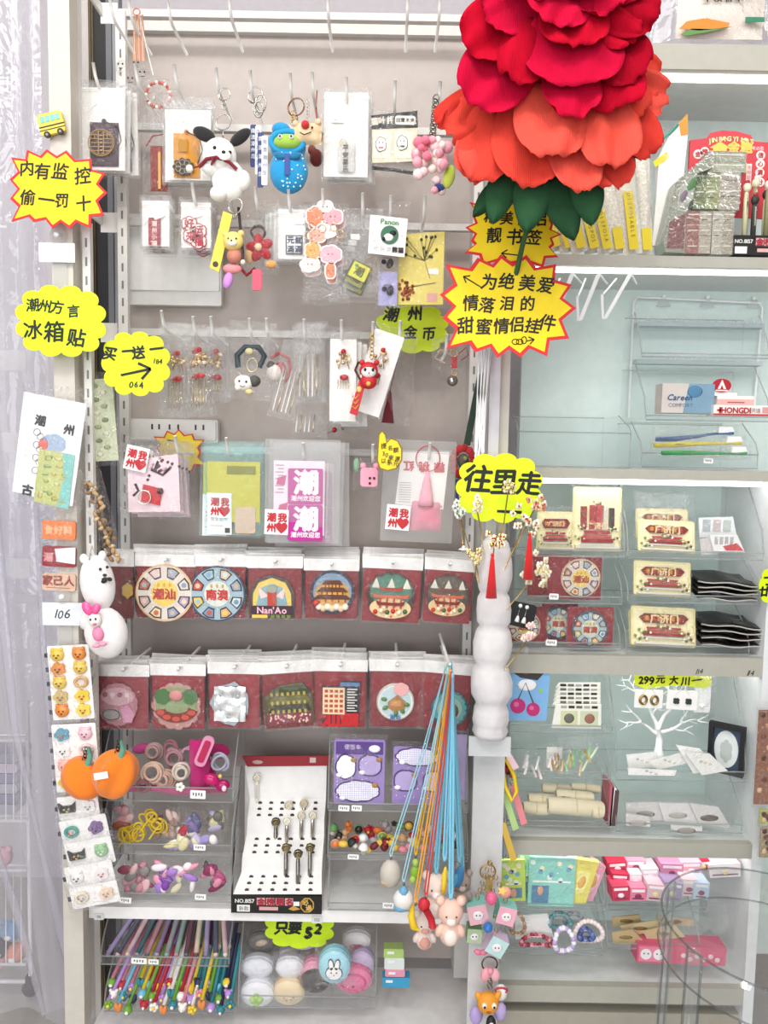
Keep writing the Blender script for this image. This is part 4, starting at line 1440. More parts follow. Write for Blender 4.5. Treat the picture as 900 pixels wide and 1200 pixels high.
t = T('sticker_card', 'black-topped card with two little pet faces near the giant flower', 'sticker card', 463, 135, -.04)
sticker_card(t)
for i, (y0, y1) in enumerate(((186, 190), (194, 205))):
    single('hair_clip', ('slim black clip hanging just under the pet face card', 'slanted black clip lowest under the pet face card')[i], 'hair clip', 462, y0, -.03, lambda m: m.tube([(436, y0 + 3, 0), (462, (y0 + y1) / 2, 1), (489, y1 - 2, 0)], 2.0, '#161416', 6))
peg(463, 94, 'white wire peg of the pet face card', .05)

t = T('flower_keyring', 'knitted pink and white blossom bunch keyring beside the giant flower', 'keyring', 513, 110, -.10)
def blossoms(m):
    rn = random.Random(8)
    for i in range(34):
        x, y = 507 + rn.gauss(0, 11), 180 + rn.gauss(0, 17)
        m.ball(x, y, rn.uniform(4, 7), h=rn.uniform(0, 14), m=('#f2a8b6:f', '#f6e4dc:f', '#e8798f:f', '#f8d0d2:f')[i % 4], seg=8)
t.part('blossoms', blossoms, label='pink, white and rose knitted blossoms')
t.part('leaf', lambda m: m.ball(528, 206, 7, 14, 4, 6, '#b9c84c:f', 10, rot=12), label='lime green felt leaf')
t.part('leaf', lambda m: m.ball(517, 218, 7, 5, 4, 4, '#2b3f7c:f', 10, rot=12), label='navy felt leaf')
t.part('chain', lambda m: [m.ring(511 - i * .4, 116 + i * 5, 3.4, 2, .8, '#77736c:m', ry=4.4, tilt=.6 * (-1) ** i, n=10) for i in range(10)], label='dark metal chain')
peg(516, 95, 'white wire peg of the knitted blossom keyring', .05)

# ---- second row
def redtag(t):
    t.part('tag', lambda m: m.rect(174, 255, 188, 286, 0, 1.5, '#8f1b2d', r=1), label='dark red bookmark tag')
    t.part('print', lambda m: [m.text(c, 181, 262 + i * 7.5, 6.6, '#e9cfc6', 1.8, bold=.03) for i, c in enumerate('潮州小福')][:3])
    t.part('sticker', lambda m: m.poly([(180, 252), (192, 248), (194, 253), (182, 258)], 1.6, .4, '#f1efec'), label='small slanted white sticker')
bagged('tag_bag', 'small white bag with a dark red upright tag', 'bookmark', 163, 229, 201, 291, redtag, film='hazy', card=('#ece8e3', 6), back=3, backlab='white bag stacked behind the dark red tag', dx=2, dy=3)
def redmark(t):
    t.part('pin', lambda m: [(m.lobes(x, y, 10, 9, 6, .14, 0, 1.2, '#a3283c'), m.lobes(x, y, 8.6, 7.6, 6, .14, 1.2, .3, '#ecd9d2'), m.text(c, x, y, 12, '#a3283c', 1.8, bold=.04)) for c, x, y in (('好', 222, 262), ('运', 233, 270), ('来', 224, 276), ('福', 233, 282))], label='white enamel pin with red characters')
    t.part('sticker', lambda m: m.poly([(224, 251), (236, 248), (237, 253), (225, 256)], .6, .4, '#f5f3f0'))
bagged('pin_bag', 'small white bag with a pin of clustered red characters', 'pin', 209, 231, 250, 293, redmark, film='hazy', card=('#ece8e3', 6), back=3, backlab='white bag stacked behind the red character pin', dx=2, dy=3, peg_at=(225, 214))


def bear_charm(t):
    t.part('strap', lambda m: (m.poly([(262, 248), (273, 252), (257, 318), (246, 313)], 0, 2, '#edd04a', '#c9a92f'), m.disc(253, 309, 3.4, 2, .6, '#3a322a', n=10)), label='yellow wrist strap')
    hd = t.part('figure', lambda m: (m.ball(275, 284, 12, 11, 9, 8, '#f0d47c', 14), m.ball(266, 276, 4, h=8, m='#f0d47c', seg=8), m.ball(284, 275, 4, h=8, m='#f0d47c', seg=8), m.ball(276, 300, 9, 9, 7, 6, '#c8806a', 12), m.ball(275, 288, 6, 4, 4, 15, '#f6eeda', 10)), label='little yellow bear figure')
    t.part('face', lambda m: (m.ball(271, 283, 1.2, h=16, m='#2a2220', seg=6), m.ball(280, 283, 1.2, h=16, m='#2a2220', seg=6), m.ball(275, 286, 1.4, h=18, m='#2a2220', seg=6)), hd)
    t.part('cord', lambda m: m.tube([(280, 244, 3), (283, 270, 6), (286, 296, 6), (285, 308, 5)], 1.6, '#3a2622', 6), label='braided dark cord')
    t.part('bell', lambda m: m.ball(286, 307, 3, h=6, m='#efe8d8', seg=8))
    t.part('petal_charm', lambda m: (m.ball(268, 328, 6, 10, 4, 4, '#c98bd0', 10, rot=15), m.ball(273, 314, 12, 6, 4, 3, '#d98a8c', 10)), label='lilac drop charm')
    t.part('tab', lambda m: m.rect(297, 315, 308, 339, 4, 2, '#d9536a', r=2), label='pink rubber tab')
t = T('charm_keyring', 'keyring with a yellow strap, a small yellow bear and a lilac drop', 'keyring', 277, 240, -.075)
bear_charm(t)
keyring(t, 276, 242, 9, 3, n=1)
peg(268, 217, 'white wire peg of the yellow strap keyring', .05)


def redflower(t):
    def f(m):
        for i in range(5):
            a = 2 * pi * i / 5 - .5
            m.ball(305 + 9 * cos(a), 290 + 9 * sin(a), 8, 6, 4, 2, '#a81a28:f', 10, rot=math.degrees(a))
        m.ball(304, 290, 4.4, h=6, m='#e9c9a4:f', seg=10)
    t.part('flower', f, label='red felt flower with a tan centre')
    t.part('loop', lambda m: m.ring(303, 272, 8, 2, 1.8, '#4a3029:f', ry=7))
    t.part('ribbon', lambda m: (m.ball(293, 298, 6, 10, 4, 0, '#d9b07a:f', 8), m.ball(318, 308, 7, 5, 4, 0, '#d9a05c:f', 8), m.tube([(280, 310, 3), (290, 322, 4), (300, 314, 4)], 2, '#a3202d', 6)))
bagged('charm_bag', 'clear bag with a red felt flower hair charm', 'hair charm', 284, 234, 327, 320, redflower, Y=-.05, bulge=7, peg_at=(299, 219))
def genki(t):
    def f(m):
        m.rect(335, 275, 355, 297, 0, .6, '#2b2a33')
        m.rect(336.5, 276.5, 353.5, 295.5, .6, .2, '#f0ede8')
        for c, x, y in (('元', 341, 281), ('氣', 350, 281), ('滿', 341, 291), ('滿', 350, 291)):
            m.text(c, x, y, 8.6, '#26324f', 1, bold=.06)
    t.part('pin', f, label='square pin with four bold characters')
    t.part('sticker', lambda m: m.rect(344, 256, 357, 262, 0, .5, '#f7f5f2'))
bagged('pin_bag', 'white bag with a square pin of four dark blue characters', 'pin', 323, 240, 361, 306, genki, film='hazy', card=('#ece9e4', 5), back=3, backlab='white bag stacked behind the four character pin', dx=-5, dy=2, peg_at=(338, 222))


def blobs(t):
    sh = [('#e9794e', 369, 254, 10, 11, 6), ('#ef9aa2', 390, 254, 12, 9, 5), ('#f5d9d4', 381, 243, 9, 7, 4), ('#e2a08a', 372, 276, 10, 8, 5), ('#eda04e', 367, 293, 9, 10, 6), ('#f0a9b4', 388, 297, 13, 10, 7), ('#f6e2dd', 384, 270, 10, 8, 5), ('#e77f55', 388, 316, 6, 9, 4), ('#f3d0cc', 364, 309, 11, 8, 5)]
    for c, x, y, rx, ry, n in sh:
        t.part('acrylic_shape', lambda m: (m.lobes(x, y, rx + 1.6, ry + 1.6, n, .14, 0, 1.2, '#f7efec'), m.lobes(x, y, rx, ry, n, .14, 1.2, .4, c), m.disc(x - 2.4, y, .9, 1.7, .3, '#5a3430', n=6), m.disc(x + 2.4, y, .9, 1.7, .3, '#5a3430', n=6)))
    t.part('rings', lambda m: [m.ring(x, y, 4.5, 2.6, .5, '#d6b98a:m', n=12) for x, y in ((366, 265), (378, 268), (392, 266), (399, 274), (362, 276))], label='small gold jump rings')
bagged('charm_card', 'pink and orange animal shaped charms hanging in one bunch', 'charm', 355, 238, 409, 350, blobs, Y=-.06, bulge=5, peg_at=(378, 221), back=1, backlab='clear bag behind the pink and orange animal charms', dx=3, dy=6)
def ytag(t):
    t.part('charm', lambda m: (m.poly([(416, 303), (439, 313), (430, 332), (407, 322)], 0, 2, '#4a4a20'), m.poly([(417.5, 305), (436.5, 313.5), (429, 329.5), (409.5, 321)], 2, .4, '#d2d02e'), m.text('潮', 423, 317, 12, '#5a5a1c', 2.7, rot=25, bold=.04), m.rect(418, 309, 422, 312, 2.4, .4, '#3a7a4a')), label='square yellow-green charm')
    t.part('chain', lambda m: [m.ring(407 + i * 2.2, 318 + i, 2.2, 1, .8, '#4d4a46:m', n=8) for i in range(5)] + [m.ring(436, 308, 6, 2, .5, '#cfae74:m', ry=9)])
    t.part('sticker', lambda m: m.rect(412, 274, 422, 280, 0, .5, '#f2efec'))
bagged('charm_bag', 'clear bag with a tilted square yellow-green charm', 'charm', 391, 244, 449, 339, ytag, film='hazy', rot=1, peg_at=(425, 226), back=2, backlab='clear bag with coloured bits hanging behind the yellow-green charm', dx=-3, dy=7)
def panon(t):
    def f(m):
        m.poly([(434, 252), (478, 256), (475, 300), (432, 296)], 0, .8, '#f1eee9')
        m.text('Panon', 457, 260, 8.5, '#4c8a5c', 1, rot=4, bold=.05)
        m.text('吃·玩·游', 449, 291, 6, '#8a8884', 1, rot=4)
        m.text('熊猫', 467, 292, 7, '#1c1a19', 1, rot=4, bold=.06)
        for x, y in ((438, 274), (472, 276), (440, 282)):
            m.text('吃', x, y, 3.6, '#a09d98', 1)
    t.part('card', f, label='white printed card')
    t.part('badge', lambda m: (m.disc(457, 275, 10.5, .8, 1.6, '#2f6a4c', n=24), m.ball(456, 278, 6, 4.5, 1.6, 2.4, '#f1efe9', 10), m.ball(461, 273, 4, 3, 1.4, 2.4, '#1d1b1b', 8), m.ball(450, 280, 2.4, h=3, m='#1d1b1b', seg=6)), label='round green panda badge')
    t.part('bag', lambda m: m.bag(441, 236, 481, 262, 3, 'film', seed=12))
t = T('badge_card', 'white card with a round green panda badge', 'badge', 458, 245, -.07)
panon(t)
peg(458, 229, 'white wire peg of the panda badge card', .05)
def dropear(t):
    for x, y in ((454, 307), (455, 338)):
        t.part('earring', lambda m: (m.ball(x - 4, y, 3, 3, 1.5, 1, '#26222c', 8), m.ball(x + 3, y + 2, 4, 6, 1.5, 1, '#2c2833', 8, rot=20), m.rect(x - 5, y - 5, x + 5, y - 3.8, .6, .5, '#6a6470')))
bagged('earring_bag', 'narrow bag with dark drop earrings on a lilac card', 'earrings', 441, 294, 469, 361, dropear, Y=-.05, card=('#a9a6cf', 24), bulge=3)
def dried(t):
    def f(m):
        m.poly([(468, 275), (521, 271), (521, 355), (467, 356)], 0, .5, '#dfd06a')
    t.part('card', f, label='yellow card')
    def g(m):
        rn = random.Random(5)
        for i in range(14):
            x, y = 484 + rn.uniform(-8, 30), 292 + rn.uniform(-18, 10)
            m.tube([(505, 325, 1), (498, 305, 1.2), (x, y, 1.2)], .3, '#6f6a3a', 3)
            m.ball(x, y, 1.8, h=1.5, m='#4a4632', seg=5)
        for i in range(30):
            m.ball(476 + rn.gauss(0, 4), 339 + rn.gauss(0, 4.5), 1.9, h=1.5, m=('#7e3324', '#a85a38')[i % 2], seg=5)
        m.tube([(478, 336, 1), (495, 333, 1.2), (512, 330, 1.2)], .5, '#7d7a42', 4)
    t.part('pressed_flower', g, label='brown pressed flower sprigs')
    t.part('sticker', lambda m: (m.rect(503, 314, 515, 320, .6, .4, '#f1efe9'), m.rect(502, 342, 514, 352, .6, .3, '#d9a59a')))
bagged('bookmark_bag', 'yellow card of brown pressed flowers below the small white peg', 'bookmark', 465, 262, 524, 359, dried, Y=-.04, bulge=2, film='film')
peg(498, 229, 'white wire peg above the yellow pressed flower card', .05)
# ---- white power boxes on the back panel
def pbox(label, x0, y0, x1, y1, tx):
    t = T('power_box', label, 'power box', (x0 + x1) / 2, y1, .098)
    t.part('body', lambda m: m.rect(x0, y0, x1, y1, 0, 12, '#dedcd8', r=2))
    t.part('cover', lambda m: m.rect(x0 + 2, y0 + 2, x1 - 2, y1 - (16 if tx == 0 else 2), 12, 2.5, '#e6e4e0', r=2))
    def vents(m):
        if tx == 0:
            for x in (180, 226):
                m.rect(x, y0 + 35, x + 32, y0 + 45, 14.5, .6, '#d2cfcb')
                m.rect(x + 8, y0 + 38, x + 24, y0 + 40, 15, .3, '#55524f')
        else:
            for x in (182, 190, 202, 212, 232, 241):
                m.rect(x, y0 + 6, x + 2, y0 + 12, 14.5, .4, '#2e2c2b')
    t.part('socket', vents, label='dark slots in the cover')
pbox('large white power box on the grey back panel behind the red tag bags', 155, 258, 262, 360, 0)
pbox('low white socket strip on the back panel behind the pink bags', 152, 492, 258, 518, 1)
t = T('price_sign', 'yellow zigzag sign mostly hidden behind the bags with the round tag', 'sign', 210, 526, .045)
burst(t, [(180, 512), (196, 505), (210, 503), (226, 508), (240, 515), (236, 530), (241, 545), (225, 553), (208, 556), (190, 552), (178, 540), (184, 526)], (210, 528), .8, [('line', 196, 516, 204, 517, 1.5)])


# ---- third row
def stickpin(cx, y0, y1, tone=0):
    """gold comb hairpin with red beads on a stick"""
    def f(m):
        rn = random.Random(cx)
        for i in range(12):
            a = rn.uniform(0, 6.3)
            m.ball(cx + 7 * cos(a), y0 + 12 + 10 * sin(a) * rn.random(), 2.2, h=rn.uniform(1, 3), m=('#d9b98a:m', '#e6d3b0', '#c7a06a:m')[i % 3], seg=6)
        m.tube([(cx - 6, y0 + 22, 1), (cx, y0 + 4, 2), (cx + 7, y0 + 22, 1)], .6, '#c7a06a:m', 4)
        m.ball(cx, y0 + 2, 3.2, h=3, m='#b3202a:g', seg=8)
        m.ball(cx + 1, y0 + 32, 5.5, 3.6, 3, 3, '#b3202a:g', 8)
        for i in range(5):
            m.tube([(cx - 6 + i * 3, y0 + 34, 2), (cx - 6.5 + i * 3.2, y1, 1)], .55, '#d8c9a8:m', 4)
    return f
for i, (x0, y0, x1, y1, px, top, Y) in enumerate(((192, 378, 226, 488, 210, 412, -.05), (216, 380, 254, 486, 234, 408, -.06), (243, 383, 270, 470, 254, 410, -.03))):
    bagged('hairpin_bag', ('long clear bag of gold hairpins next to the arrow sign', 'long clear bag with a gold hairpin and two red beads', 'clear bag with a hairpin partly behind the black strap bag')[i], 'hairpin', x0, y0, x1, y1, lambda t: t.part('hairpin', stickpin(px, top, y1 - 12)), Y=Y, rot=(2, -1, 0)[i],
           back=2, backlab=('spare hairpin bag next to the arrow sign', 'spare hairpin bag behind the two red beads', 'spare hairpin bag behind the black strap bag')[i], dx=-3, dy=1, peg_at=((189, 364), (226, 371), (247, 371))[i], bulge=6, film=('hazy', 'film', 'hazy')[i])


def tiger(t):
    t.part('strap', lambda m: m.tube([(283, 432, 3), (281, 418, 5), (290, 408, 6), (306, 407, 6), (313, 416, 5), (308, 430, 4)], 3.4, '#2f3a40', 8), label='black wrist strap')
    t.part('clasp', lambda m: (m.ring(300, 428, 6, 7, 1, '#c9b98a:m', ry=8), m.ball(296, 413, 5, 4, 3, 10, '#cabf8e:f', 8)))
    t.part('figure', lambda m: (m.ball(291, 449, 11, 9, 6, 5, '#f0ece2', 14), m.ball(303, 446, 8, 7, 5, 4, '#4a4640', 10), m.ball(285, 455, 4, h=6, m='#efe9dc', seg=8), m.ball(298, 459, 5, 3.4, 3, 5, '#d8c98e', 8)), label='little white striped cat figure')
    t.part('face', lambda m: [m.ball(x, 448, 1.4, h=10.5, m='#1c1a1a', seg=6) for x in (287, 295)] + [m.tube([(288, 453, 10), (291, 454.5, 10.5), (294, 453, 10)], .4, '#3a2a28', 4)])
bagged('charm_bag', 'white-edged bag with a black strap and a striped cat charm', 'keyring', 269, 377, 324, 468, tiger, film='hazy', rot=4, bulge=8, peg_at=(292, 373), Y=-.065)
def redcat(t):
    t.part('figure', lambda m: (m.ball(322, 437, 9, 10, 6, 4, '#efe6de', 12), m.ball(318, 428, 5, h=4, m='#2a2522', seg=8), m.ball(329, 432, 7, 9, 4, 1, '#a91f2a', 10)), label='white and red cat charm')
    t.part('strap', lambda m: m.tube([(318, 420, 2), (328, 414, 4), (339, 420, 4), (341, 436, 3), (334, 448, 2)], 2, '#b0242d', 7), label='red strap')
bagged('charm_bag', 'clear bag with a red strap and a red and white cat charm', 'keyring', 308, 384, 347, 462, redcat, Y=-.02, peg_at=(312, 373), bulge=6)
for i, (x0, y0, x1, y1, r) in enumerate(((342, 381, 379, 472, -3), (330, 400, 362, 492, 12), (341, 452, 384, 514, 0))):
    bagged('stick_bag', ('clear bag of thin white sticks at the middle of the third row', 'slanting clear bag of sticks left of the upright one', 'clear bag peeping out below the stick bags')[i], 'hairpin', x0, y0, x1, y1,
           lambda t: t.part('stick', lambda m: [m.tube([(x0 + 8 + q * 5, y0 + 34, q % 2), (x0 + 6 + q * 5, y1 - 8, 1)], .8, ('#f1ece6', '#d9c8a6:m', '#e9e2dc')[q % 3], 4) for q in range(5)]), film='hazy', Y=(-.05, -.06, -.02)[i], rot=r, back=2 if i == 0 else 0, backlab='spare clear stick bag at the middle of the third row', bulge=6)
peg(356, 374, 'white wire peg of the clear stick bags', .05)
bagged('hairpin_bag', 'white-backed bag with an upright gold hairpin and red beads', 'hairpin', 384, 383, 421, 497, lambda t: t.part('hairpin', stickpin(403, 410, 455)), card=('#eeeae5', 14), film='film', peg_at=(400, 375), back=2, backlab='clear bag behind the upright gold hairpin bag', dx=6, dy=3)
bagged('hairpin_bag', 'tilted white-backed bag with a gold hairpin beside the red cat keyring', 'hairpin', 436, 382, 478, 492, lambda t: t.part('hairpin', stickpin(456, 410, 452)), card=('#f1eeea', 8), film='film', rot=17, Y=-.065, peg_at=(469, 376))
def tass(t):
    t.part('tassel', lambda m: m.lathe([(1, 458), (2.4, 462), (7.5, 496), (.2, 496)], 461, 2, '#6e1826:f', 12, .5), label='maroon silk tassel')
    t.part('cord', lambda m: m.tube([(470, 400, 2), (466, 430, 2), (461, 460, 2)], .6, '#6e1826', 4))
bagged('tassel_bag', 'narrow clear bag with a maroon tassel', 'tassel', 452, 392, 489, 499, tass, Y=-.03, rot=3)


def luckycat(t):
    t.part('chain', lambda m: [m.ring(436 + .3 * (i % 2), 392 + i * 4.4, 2, 3, .6, '#cfae5a:m', ry=3, tilt=.7 * (-1) ** i, n=8) for i in range(7)], label='gold chain')
    fg = t.part('figure', lambda m: (m.ball(433, 447, 10, 9, 7, 4, '#c4222c', 12), m.ball(433, 434, 11, 10, 8, 4, '#c4222c', 14), m.ball(433, 436, 9, 7, 5, 8, '#f4eee6', 12), m.ball(425, 425, 3.4, h=4, m='#c4222c', seg=8), m.ball(442, 425, 3.4, h=4, m='#c4222c', seg=8)), label='red cat figure with a white face')
    t.part('face', lambda m: [m.ball(x, 434, 1.8, 2.2, 1, 12.4, '#1d1a1a', 6) for x in (429, 438)] + [m.ball(433.5, 438, 1, h=13, m='#c2505a', seg=6), m.ball(433, 450, 3, 3, 2, 10, '#d8b14a', 8)], fg)
    t.part('strap', lambda m: (m.poly([(422, 445), (430, 447), (420, 487), (411, 484)], 1, 2.4, '#c01f2b'), [m.tube([(414 + i * .1, 476 - i * 6, 3.8), (418, 479 - i * 6, 4), (422, 474 - i * 6, 3.8)], .7, '#e3b94e', 4) for i in range(3)], m.ball(422, 456, 3, 3.6, 1, 3.6, '#e9c66a', 8)), label='red strap with gold scales')
    t.part('loop', lambda m: m.tube([(424, 446, 3), (417, 434, 4), (421, 424, 4)], 1.4, '#4a1f22', 6))
t = T('charm_keyring', 'red cat keyring with a gold chain in front of the white hairpin bags', 'keyring', 436, 386, -.085)
luckycat(t)
peg(437, 377, 'white wire peg of the red cat keyring', .05, reach=-.09)
def knot(t):
    t.part('knot', lambda m: (m.rect(529, 418, 536, 431, 1, 2.4, '#b3202a', r=1), m.ring(532, 414, 4, 2, .7, '#cfae74:m'), m.ring(533, 437, 3, 2, .6, '#cfae74:m')), label='red cord knot')
    t.part('cord', lambda m: (m.tube([(536, 416, 2), (546, 407, 3), (549, 416, 3), (540, 422, 2)], .7, '#a3333a', 5), m.tube([(528, 416, 2), (516, 410, 3), (510, 420, 2), (522, 426, 2)], 1, '#b79c86', 5)))
    t.part('bell', lambda m: (m.ball(531, 446, 5.6, h=2, m='#b8b3aa:m', seg=12), m.ring(531, 446, 5.8, 2, .6, '#5a4f4a')))
bagged('charm_bag', 'small clear bag with a red knot and a silver bell by the biggest sign', 'charm', 506, 396, 548, 442, knot, Y=-.04, bulge=5, peg_at=(524, 392))
bagged('bead_bag', 'tiny clear bag with one red bead under the hairpin bags', 'bead', 372, 486, 433, 516, lambda t: t.part('bead', lambda m: (m.ball(392, 504, 3.2, h=2, m='#a3202a:g', seg=8), m.ball(402, 502, 2.2, h=2, m='#6e4436', seg=8), m.tube([(384, 508, 2), (410, 498, 2)], .5, '#8a7a60', 4))), Y=0.0)


# ---- fourth row
def heart_sticker(t, x, y, s, rot=0, h=5):
    def f(m):
        c, sn = cos(radians(rot)), sin(radians(rot))
        q = lambda a, b: (x + (a * c - b * sn) * s, y + (a * sn + b * c) * s)
        m.poly([q(-.5, -.55), q(.5, -.55), q(.5, .5), q(-.5, .5)], h, .5, '#f5f3f0')
        for ch, a, b in (('潮', -.22, -.22), ('我', .24, -.22), ('州', -.22, .22), ('♥', .22, .22)):
            px, py = q(a, b)
            m.text(ch, px, py, s * (.40 if ch != '♥' else .42), '#c0202c', h + .8, rot=rot, bold=.05)
    t.part('sticker', f, label='white sticker with three red characters and a heart')


def pinkbag(t):
    def f(m):
        m.poly([(150, 542), (209, 530), (214, 598), (153, 602)], 0, .8, '#e6cdd3')
        m.tube([(186, 540, 1.2), (182, 552, 1.4), (192, 556, 1.2), (200, 548, 1.2)], 1.6, '#3c3038', 5)
        m.tube([(160, 568, 1.2), (164, 576, 1.4), (158, 582, 1.2)], 1.6, '#4a3038', 5)
        rn = random.Random(2)
        for i in range(26):
            m.ball(190 + rn.gauss(0, 9), 549 + rn.gauss(0, 6), 1.8, h=1.2, m=('#4a3b42', '#caa3ad', '#6b5058')[i % 3], seg=5)
    t.part('card', f, label='pink printed card')
    t.part('tag', lambda m: (m.poly([(170, 568), (192, 572), (190, 592), (168, 588)], 2, 1.4, '#bf2a30'), m.ring(172, 583, 8, 5, .8, '#ece6da:m', n=18), m.ball(190, 575, 4, h=3, m='#4a2a28', seg=8)), label='red tag with a ring')
    heart_sticker(t, 162, 539, 27, 10)
t = bagged('souvenir_bag', 'clear souvenir bag with a pink blossom card and a red ringed tag', 'souvenir', 139, 513, 222, 603, pinkbag, Y=-.05, bulge=6, rot=2, back=3, backlab='spare clear bag behind the pink blossom card', dx=4, dy=2, peg_at=(205, 511))


def holobag(t):
    t.part('card', lambda m: (m.rect(243, 541, 305, 612, 0, 1, '#cdb53c'), m.rect(266, 546, 300, 556, 1, .3, '#8a7a24')), label='gold yellow card')
    t.part('printed_strip', lambda m: (m.rect(243, 578, 272, 627, 1.4, .6, '#efedea'), m.text('我爱潮州', 257, 609, 5, '#999691', 2.2), m.rect(264, 619, 270, 625, 2.1, .2, '#4a4845'), m.rect(246, 616, 262, 617, 2.1, .2, '#b9b6b2')))
    t.part('pink_tag', lambda m: m.rect(276, 594, 300, 625, 1.2, .8, '#d9b09a', r=3))
    heart_sticker(t, 258, 594, 26, 2, 2.4)
bagged('souvenir_bag', 'shimmering turquoise bag with a yellow card', 'souvenir', 239, 517, 312, 628, holobag, film='holo', Y=-.045, bulge=6, peg_at=(265, 513), back=1, backlab='spare clear bag behind the shimmering turquoise one', dx=-4, dy=2)


def magenta(t):
    def f(m):
        m.rect(321, 540, 381, 628, 0, .6, '#efdde6')
        for i in range(9):
            m.rect(323 + (i % 2) * 3, 545 + i * 4, 333, 546 + i * 4, .6, .2, '#8f6a7c')
        for x, y in ((326, 560), (328, 592), (330, 615)):
            m.poly([(x, y), (x + 10, y - 3), (x + 8, y + 9), (x - 2, y + 8)], .6, .3, '#c2417a')
    t.part('card', f, label='pale pink printed card')
    for y in (549, 592):
        def g(m, y=y):
            m.rect(338, y, 379, y + 42, 1.2, 1, '#b81a8c', r=2)
            m.text('潮', 359, y + 16, 30, '#f3e6ef', 2.4, bold=.05)
            m.text('潮州欢迎您', 359, y + 35, 7, '#f3e6ef', 2.4, bold=.03)
        t.part('magenta_label', g, label='magenta square with one big white character')
    heart_sticker(t, 325, 613, 28, 2, 3)
bagged('souvenir_bag', 'frosted bag with two magenta squares each with a big white character', 'souvenir', 311, 515, 399, 637, magenta, film='frost', Y=-.06, bulge=4, peg_at=(355, 519), back=2, backlab='frosted bag behind the one with the magenta squares', dx=5, dy=2)
def pinkcube(t):
    t.part('charm', lambda m: (m.rect(423, 548, 443, 570, 0, 10, '#ef9fb4', r=4), m.ball(426, 546, 4, h=5, m='#ef9fb4', seg=8), m.ball(441, 546, 4, h=5, m='#ef9fb4', seg=8)), label='pink cube charm')
    t.part('dots', lambda m: [m.ball(x, y, 1.6, h=10.4, m='#3a2a2c', seg=6) for x, y in ((434, 560), (439, 560), (434, 566))])
    t.part('leaf', lambda m: m.ball(418, 545, 4, 8, 2, 2, '#7fa887', 8))
bagged('charm_bag', 'little crumpled bag with a pink cube charm next to the mitten sign', 'charm', 414, 528, 455, 575, pinkcube, Y=-.05, bulge=11, peg_at=(437, 521))
def guo(t):
    def f(m):
        m.poly([(471, 530), (527, 528), (523, 596), (466, 592)], 0, .6, '#eeeae8')
        for c, x in (('红', 480), ('桃', 498), ('粿', 516)):
            m.text(c, x, 547, 13, '#c43a48', 1, rot=178, bold=.04)
        for i in range(9):
            m.rect(470, 566 + i * 2.8, 484, 566.8 + i * 2.8, .6, .2, '#a9a5a2')
    t.part('card', f, label='white card with three upside down red characters')
    t.part('cloth_charm', lambda m: (m.bag(484, 586, 521, 622, 5, '#d98fa0:f', seed=6), m.lathe([(1.5, 552), (4, 562), (8, 584), (9, 592), (.1, 593)], 502, 5, '#e8a9b6:f', 12, .5)), label='pink cloth gourd charm')
    t.part('cord', lambda m: m.ring(502, 537, 14, 3, .6, '#c0404c', ry=15, n=22), label='red cord loop')
    heart_sticker(t, 470, 608, 28, 3, 5)
bagged('souvenir_bag', 'frosted bag with a pink cloth charm on a red cord loop', 'souvenir', 450, 516, 535, 636, guo, film='frost', Y=-.05, bulge=5, rot=1.5, peg_at=(504, 519))
# strap and wreath at the seam
t = T('wreath_charm', 'red wreath charm on a dark green strap beside the middle post', 'charm', 552, 440, .0)
t.part('strap', lambda m: m.poly([(559, 440), (567, 436), (553, 522), (545, 522)], 0, 1.5, '#1f3a28'), label='dark green hanging strap')
t.part('wreath', lambda m: [m.ball(545 + 12 * cos(a), 541 + 16 * sin(a), 5, 5, 4, 2, ('#b51f28:f', '#c8303a:f')[i % 2], 8, 0) for i, a in enumerate([q * 2 * pi / 13 for q in range(13)])], label='fluffy red wreath')
t.part('ornament', lambda m: (m.ball(545, 540, 7, 9, 4, 3, '#5a5046', 10), m.ball(547, 537, 3, h=7, m='#8a9a6a', seg=8)))
t = T('charm_card', 'navy card with pale lettering behind the left lobe of the underlined sign', 'card', 540, 575, -.02)
t.part('card', lambda m: m.poly([(533, 562), (548, 560), (549, 600), (535, 602)], 0, 1, '#24346a'))
t.part('lettering', lambda m: [m.text(c, 541, 572 + 9 * i, 8, '#dfe3ee', 1.2) for i, c in enumerate('守护你')])
def strand(m):
    for i in range(22):
        m.tube([(560 + (i % 4) * 4 + i * .2, 400 + (i % 5) * 3, i % 3), (561 + (i % 4) * 3.5, 460, 1 + i % 2), (560 + (i % 5) * 2.6, 520 + (i % 6) * 5, i % 3)], .7, ('#f1eff0', '#e6e2e6', '#faf9fa')[i % 3], 4)
single('ribbon_bunch', 'bunch of thin white cellophane ribbons hanging down the middle post', 'ribbon', 566, 400, -.10, strand)
# fringe of pegs on the rail above
for i, (x, y) in enumerate(((128, -6), (150, -4), (196, -4), (268, -8), (384, -8), (478, -8), (516, -8))):
    peg(x, y, ('peg left of the peach strings on the top rail', 'peg holding the peach strings on the top rail', 'peg right of the peach strings on the top rail', 'empty peg on the top rail above the puppy', 'empty peg on the top rail above the frosted bag', 'empty peg on the top rail above the pet face card', 'empty peg on the top rail next to the giant flower')[i], .04)
# ================================================================== what stands in the left bay
def hair_tie(lab, x, y, r, col, coils=3, Y=-.07, ry=None, seed=0):
    def f(m):
        rn = random.Random(seed)
        for c in range(coils):
            m.ring(x + rn.uniform(-1.5, 1.5), y + rn.uniform(-1.5, 1.5), r * (1 - .16 * c), c * 2.2, 1.7, col, ry=(ry or r * 1.1) * (1 - .16 * c), rot=rn.uniform(-30, 30), tilt=rn.uniform(-.4, .4), n=16)
    return single('hair_tie', lab, 'hair tie', x, y, Y, f, group='hair things in the top left tray')


